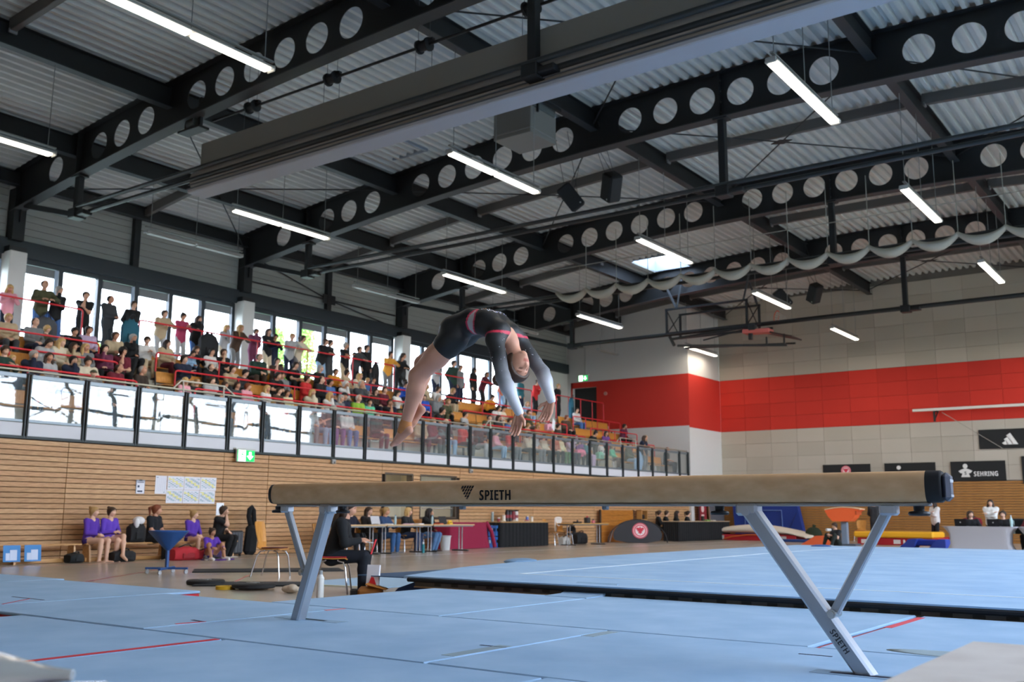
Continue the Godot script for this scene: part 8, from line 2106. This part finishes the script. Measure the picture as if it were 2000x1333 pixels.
func build_gymnast() -> void:
	var o = V(-4.3, 1.25, -5.46)
	var t = thing("person", "gymnast in black and white leotard arched backwards in the air above the balance beam", "person", o)
	var P = {"hipN": V(-4.43, 2.252, -5.375), "hipF": V(-4.48, 2.32, -5.555), "knN": V(-4.748, 2.0, -5.35), "knF": V(-4.905, 2.13, -5.58), "anN": V(-4.876, 1.65, -5.37), "anF": V(-4.915, 1.812, -5.52),
		"heelN": V(-4.838, 1.612, -5.37), "ballN": V(-4.945, 1.545, -5.37), "toeN": V(-4.985, 1.505, -5.37), "heelF": V(-4.852, 1.772, -5.52), "ballF": V(-4.915, 1.69, -5.5), "toeF": V(-4.93, 1.64, -5.48),
		"pel": V(-4.465, 2.315, -5.46), "mid": V(-4.31, 2.362, -5.46), "chest": V(-4.17, 2.335, -5.46), "up": V(-4.055, 2.258, -5.46), "neck": V(-4.0, 2.19, -5.46),
		"shN": V(-4.04, 2.19, -5.335), "shF": V(-4.03, 2.225, -5.59), "elN": V(-3.915, 1.915, -5.26), "elF": V(-3.855, 1.985, -5.64), "wrN": V(-3.79, 1.675, -5.27), "wrF": V(-3.757, 1.785, -5.6)}
	for k in P: P[k] -= o
	var zz = V(0, 0, 0.06)
	var torso = [[P.pel + zz, P.mid + zz * 0.8, 0.098, 0.082], [P.pel - zz, P.mid - zz * 0.8, 0.098, 0.082], [P.mid + zz * 0.8, P.chest + zz, 0.082, 0.084], [P.mid - zz * 0.8, P.chest - zz, 0.082, 0.084], [P.chest + zz, P.up + zz * 1.1, 0.084, 0.074], [P.chest - zz, P.up - zz * 1.1, 0.084, 0.074], [P.up + zz, P.shN, 0.07, 0.058], [P.up - zz, P.shF, 0.07, 0.058]]
	var arms = [[P.shN, P.elN, 0.056, 0.041], [P.elN, P.elN.lerp(P.wrN, 0.3), 0.041, 0.042], [P.elN.lerp(P.wrN, 0.3), P.wrN, 0.042, 0.026], [P.shF, P.elF, 0.056, 0.041], [P.elF, P.elF.lerp(P.wrF, 0.3), 0.041, 0.042], [P.elF.lerp(P.wrF, 0.3), P.wrF, 0.042, 0.026]]
	var legs = []
	for s in ["N", "F"]:
		var k: Vector3 = P["kn" + s]; var a: Vector3 = P["an" + s]
		legs.append([P["hip" + s], P["hip" + s].lerp(k, 0.5), 0.096, 0.084]); legs.append([P["hip" + s].lerp(k, 0.5), k, 0.084, 0.062])
		legs.append([k, k.lerp(a, 0.3) + V(0.012, 0, 0), 0.06, 0.062]); legs.append([k.lerp(a, 0.3) + V(0.012, 0, 0), a, 0.062, 0.036])
	var feet = []
	for s in ["N", "F"]:
		feet.append([P["an" + s], P["heel" + s], 0.034, 0.027]); feet.append([P["an" + s], P["ball" + s], 0.036, 0.03]); feet.append([P["heel" + s], P["ball" + s], 0.026, 0.028])
		var d: Vector3 = P["toe" + s] - P["ball" + s]
		for k in 5: feet.append([P["ball" + s] + V(0, 0, -0.022 + 0.011 * k), P["ball" + s] + d * (1.0 - 0.08 * absf(k - 3.0)) + V(0, 0, -0.026 + 0.0135 * k), 0.014, 0.009 if k < 4 else 0.012])
	var f = V(0.93, -0.22, 0.28).normalized()
	var u = V(-0.45, -0.89, 0.0)
	u = (u - f * u.dot(f)).normalized()
	var hx = Transform3D(Basis(u.cross(f), u, f).scaled(Vector3.ONE * 0.98), V(-3.93, 2.012, -5.44) - o)
	var neck = [[P.up + V(0.01, -0.02, 0), P.neck, 0.062, 0.05], [P.neck, hx * V(0, -0.05, -0.03), 0.05, 0.05], [hx * V(0, -0.06, -0.01), hx * V(0, -0.085, 0.035), 0.04, 0.03]]
	var b = net(torso + arms + legs + neck, 0.0125, 0.03)
	b.add(net([[P.anN.lerp(P.knN, 0.15), P.anN, 0.042, 0.036]] + feet.slice(0, 8), 0.006, 0.012))
	b.add(net([[P.anF.lerp(P.knF, 0.15), P.anF, 0.042, 0.036]] + feet.slice(8, 16), 0.006, 0.012))
	b.add(net(hand_bones(P.wrN, V(-0.16, -0.98, 0.05), V(0.1, 0, 1), 1.0, 0.98, 0.45), 0.0042, 0.006))
	b.add(net(hand_bones(P.wrF, V(-0.34, -0.93, 0.05), V(0.1, 0, 1), -1.0, 0.98, 0.4), 0.0042, 0.006))
	head_mesh(b, hx, Color(0.5, 0.34, 0.26), true)
	var skin = StandardMaterial3D.new()
	skin.albedo_color = Color("dba084"); skin.roughness = 0.5; skin.vertex_color_use_as_albedo = true
	skin.subsurf_scatter_enabled = true; skin.subsurf_scatter_strength = 0.08
	part("body", b, skin, t)
	# leotard with fading sleeves, a pale lens with pink rim at the flank and a pink bust line
	var lt = []
	for e in torso: lt.append([e[0], e[1], e[2] + 0.005, e[3] + 0.005])
	for k in 6: lt.append([arms[k][0], arms[k][1], arms[k][2] + 0.004, arms[k][3] + 0.004])
	for k in [0, 4]: lt.append([legs[k][0], (legs[k][0] as Vector3).lerp(legs[k][1], 0.42), legs[k][2] + 0.006, legs[k][2] + 0.004])
	var l = net(lt, 0.0078, 0.03)
	var lens_c = V(-4.243, 2.338, 0) - V(o.x, o.y, 0)
	var ax = Vector2(0.19, 0.98).normalized()
	var line = [Vector2(-4.165, 2.19), Vector2(-4.149, 2.218), Vector2(-4.07, 2.24), Vector2(-3.985, 2.243), Vector2(-3.93, 2.235)]
	var gems = []
	var g = RandomNumberGenerator.new(); g.seed = 12
	for k in l.v.size():
		var p = l.v[k]
		var q = Vector2(p.x + o.x, p.y + o.y)
		var c = Color(0.012, 0.012, 0.014)
		var r = Vector2(p.x - lens_c.x, p.y - lens_c.y)
		var v = r.dot(ax); var w = absf(r.x * ax.y - r.y * ax.x)
		var half = 0.027 * (1.0 - pow(v / 0.09, 2.0))
		if half > 0.0 and w < half: c = Color(0.5, 0.47, 0.46)
		elif absf(v) < 0.105 and w < maxf(half, 0.0) + 0.016: c = Color(0.6, 0.035, 0.09)
		var near = 1.0
		for j in line.size() - 1:
			var pp = Geometry2D.get_closest_point_to_segment(q, line[j], line[j + 1])
			near = minf(near, q.distance_to(pp))
		var below = false
		var ly = lerpf(2.2, 2.243, clampf((q.x + 4.16) / 0.12, 0.0, 1.0))
		if q.x > -4.17 and q.y < ly: below = true
		if q.x > -4.19 and near < 0.0085: c = Color(0.62, 0.03, 0.07)
		elif below:
			# distance down the sleeve
			var best = 9.0; var tt = 0.0
			for s in ["N", "F"]:
				var sh: Vector3 = P["sh" + s]; var el: Vector3 = P["el" + s]; var wr: Vector3 = P["wr" + s]
				var c1 = Geometry3D.get_closest_point_to_segment(p, sh, el); var c2 = Geometry3D.get_closest_point_to_segment(p, el, wr)
				if p.distance_to(c1) < best: best = p.distance_to(c1); tt = 0.53 * sh.distance_to(c1) / sh.distance_to(el)
				if p.distance_to(c2) < best: best = p.distance_to(c2); tt = 0.53 + 0.47 * el.distance_to(c2) / el.distance_to(wr)
			var gr = 0.022
			if tt > 0.22: gr = lerpf(0.022, 0.2, smoothstep(0.22, 0.52, tt))
			if tt > 0.5: gr = lerpf(0.19, 0.72, smoothstep(0.5, 0.82, tt))
			c = Color(gr, gr * 1.0, gr * 1.04)
			if tt < 0.55 and g.randf() < 0.006: gems.append([p, l.n[k], 0])
		elif q.x > -4.2 and near > 0.012 and half <= 0.0:
			if g.randf() < 0.15 * clampf((q.x + 4.25) / 0.12, 0.3, 1.0): gems.append([p, l.n[k], g.randi() % 6])
		l.c[k] = c
	var lm = StandardMaterial3D.new()
	lm.albedo_color = Color.WHITE; lm.vertex_color_use_as_albedo = true; lm.roughness = 0.55
	part("leotard", l, lm, t)
	var gb = B.new()
	for e in gems:
		var k0 = gb.v.size()
		gb.ball(e[0] + e[1] * 0.0008, Vector3.ONE * 0.0032, 6, 4)
		var c: Color = [Color(0.85, 0.85, 0.9), Color(0.85, 0.85, 0.9), Color(0.95, 0.75, 0.6), Color(0.9, 0.45, 0.2), Color(0.5, 0.4, 0.8), Color(0.8, 0.85, 0.95)][e[2]]
		for j in range(k0, gb.v.size()): gb.c[j] = c
	var gm = StandardMaterial3D.new()
	gm.albedo_color = Color.WHITE; gm.vertex_color_use_as_albedo = true; gm.roughness = 0.12; gm.metallic = 0.25
	stuff(part("rhinestone", gb, gm, t))
	# small print on the shorts
	# hair, bun and red scrunchie
	var hm = M("4a3120", 0.5)
	inst("hair", hair_mesh("short"), hm, t, hx)
	var bc = V(-4.085, 1.945, -5.47) - o
	var dirb = (bc - hx * V(0, 0.06, -0.07)).normalized()
	part("hair_bun", net([[hx * V(0, 0.07, -0.08), bc, 0.035, 0.03], [bc, bc + dirb * 0.03, 0.05, 0.045]], 0.008, 0.02), M("5a3d26", 0.6), t)
	var ring = []
	var sx = dirb.cross(V(0, 0, 1)).normalized(); var sy = dirb.cross(sx)
	for k in 25: ring.append(bc - dirb * 0.03 + (sx * cos(TAU * k / 24.0) + sy * sin(TAU * k / 24.0)) * (0.045 + 0.004 * sin(k * 2.6)))
	part("scrunchie", B.new().tube(ring, 0.016, 8, -1, false), M("b3202c", 0.8), t)
	# tape round the near ankle
	part("ankle_tape", net([[P.anN.lerp(P.knN, 0.07), P.anN, 0.0415, 0.039], [P.anN, P.anN.lerp(P.ballN, 0.4), 0.039, 0.0375], [P.anN, P.anN.lerp(P.heelN, 0.4), 0.038, 0.034]], 0.006, 0.015), M("d08a52", 0.85), t)
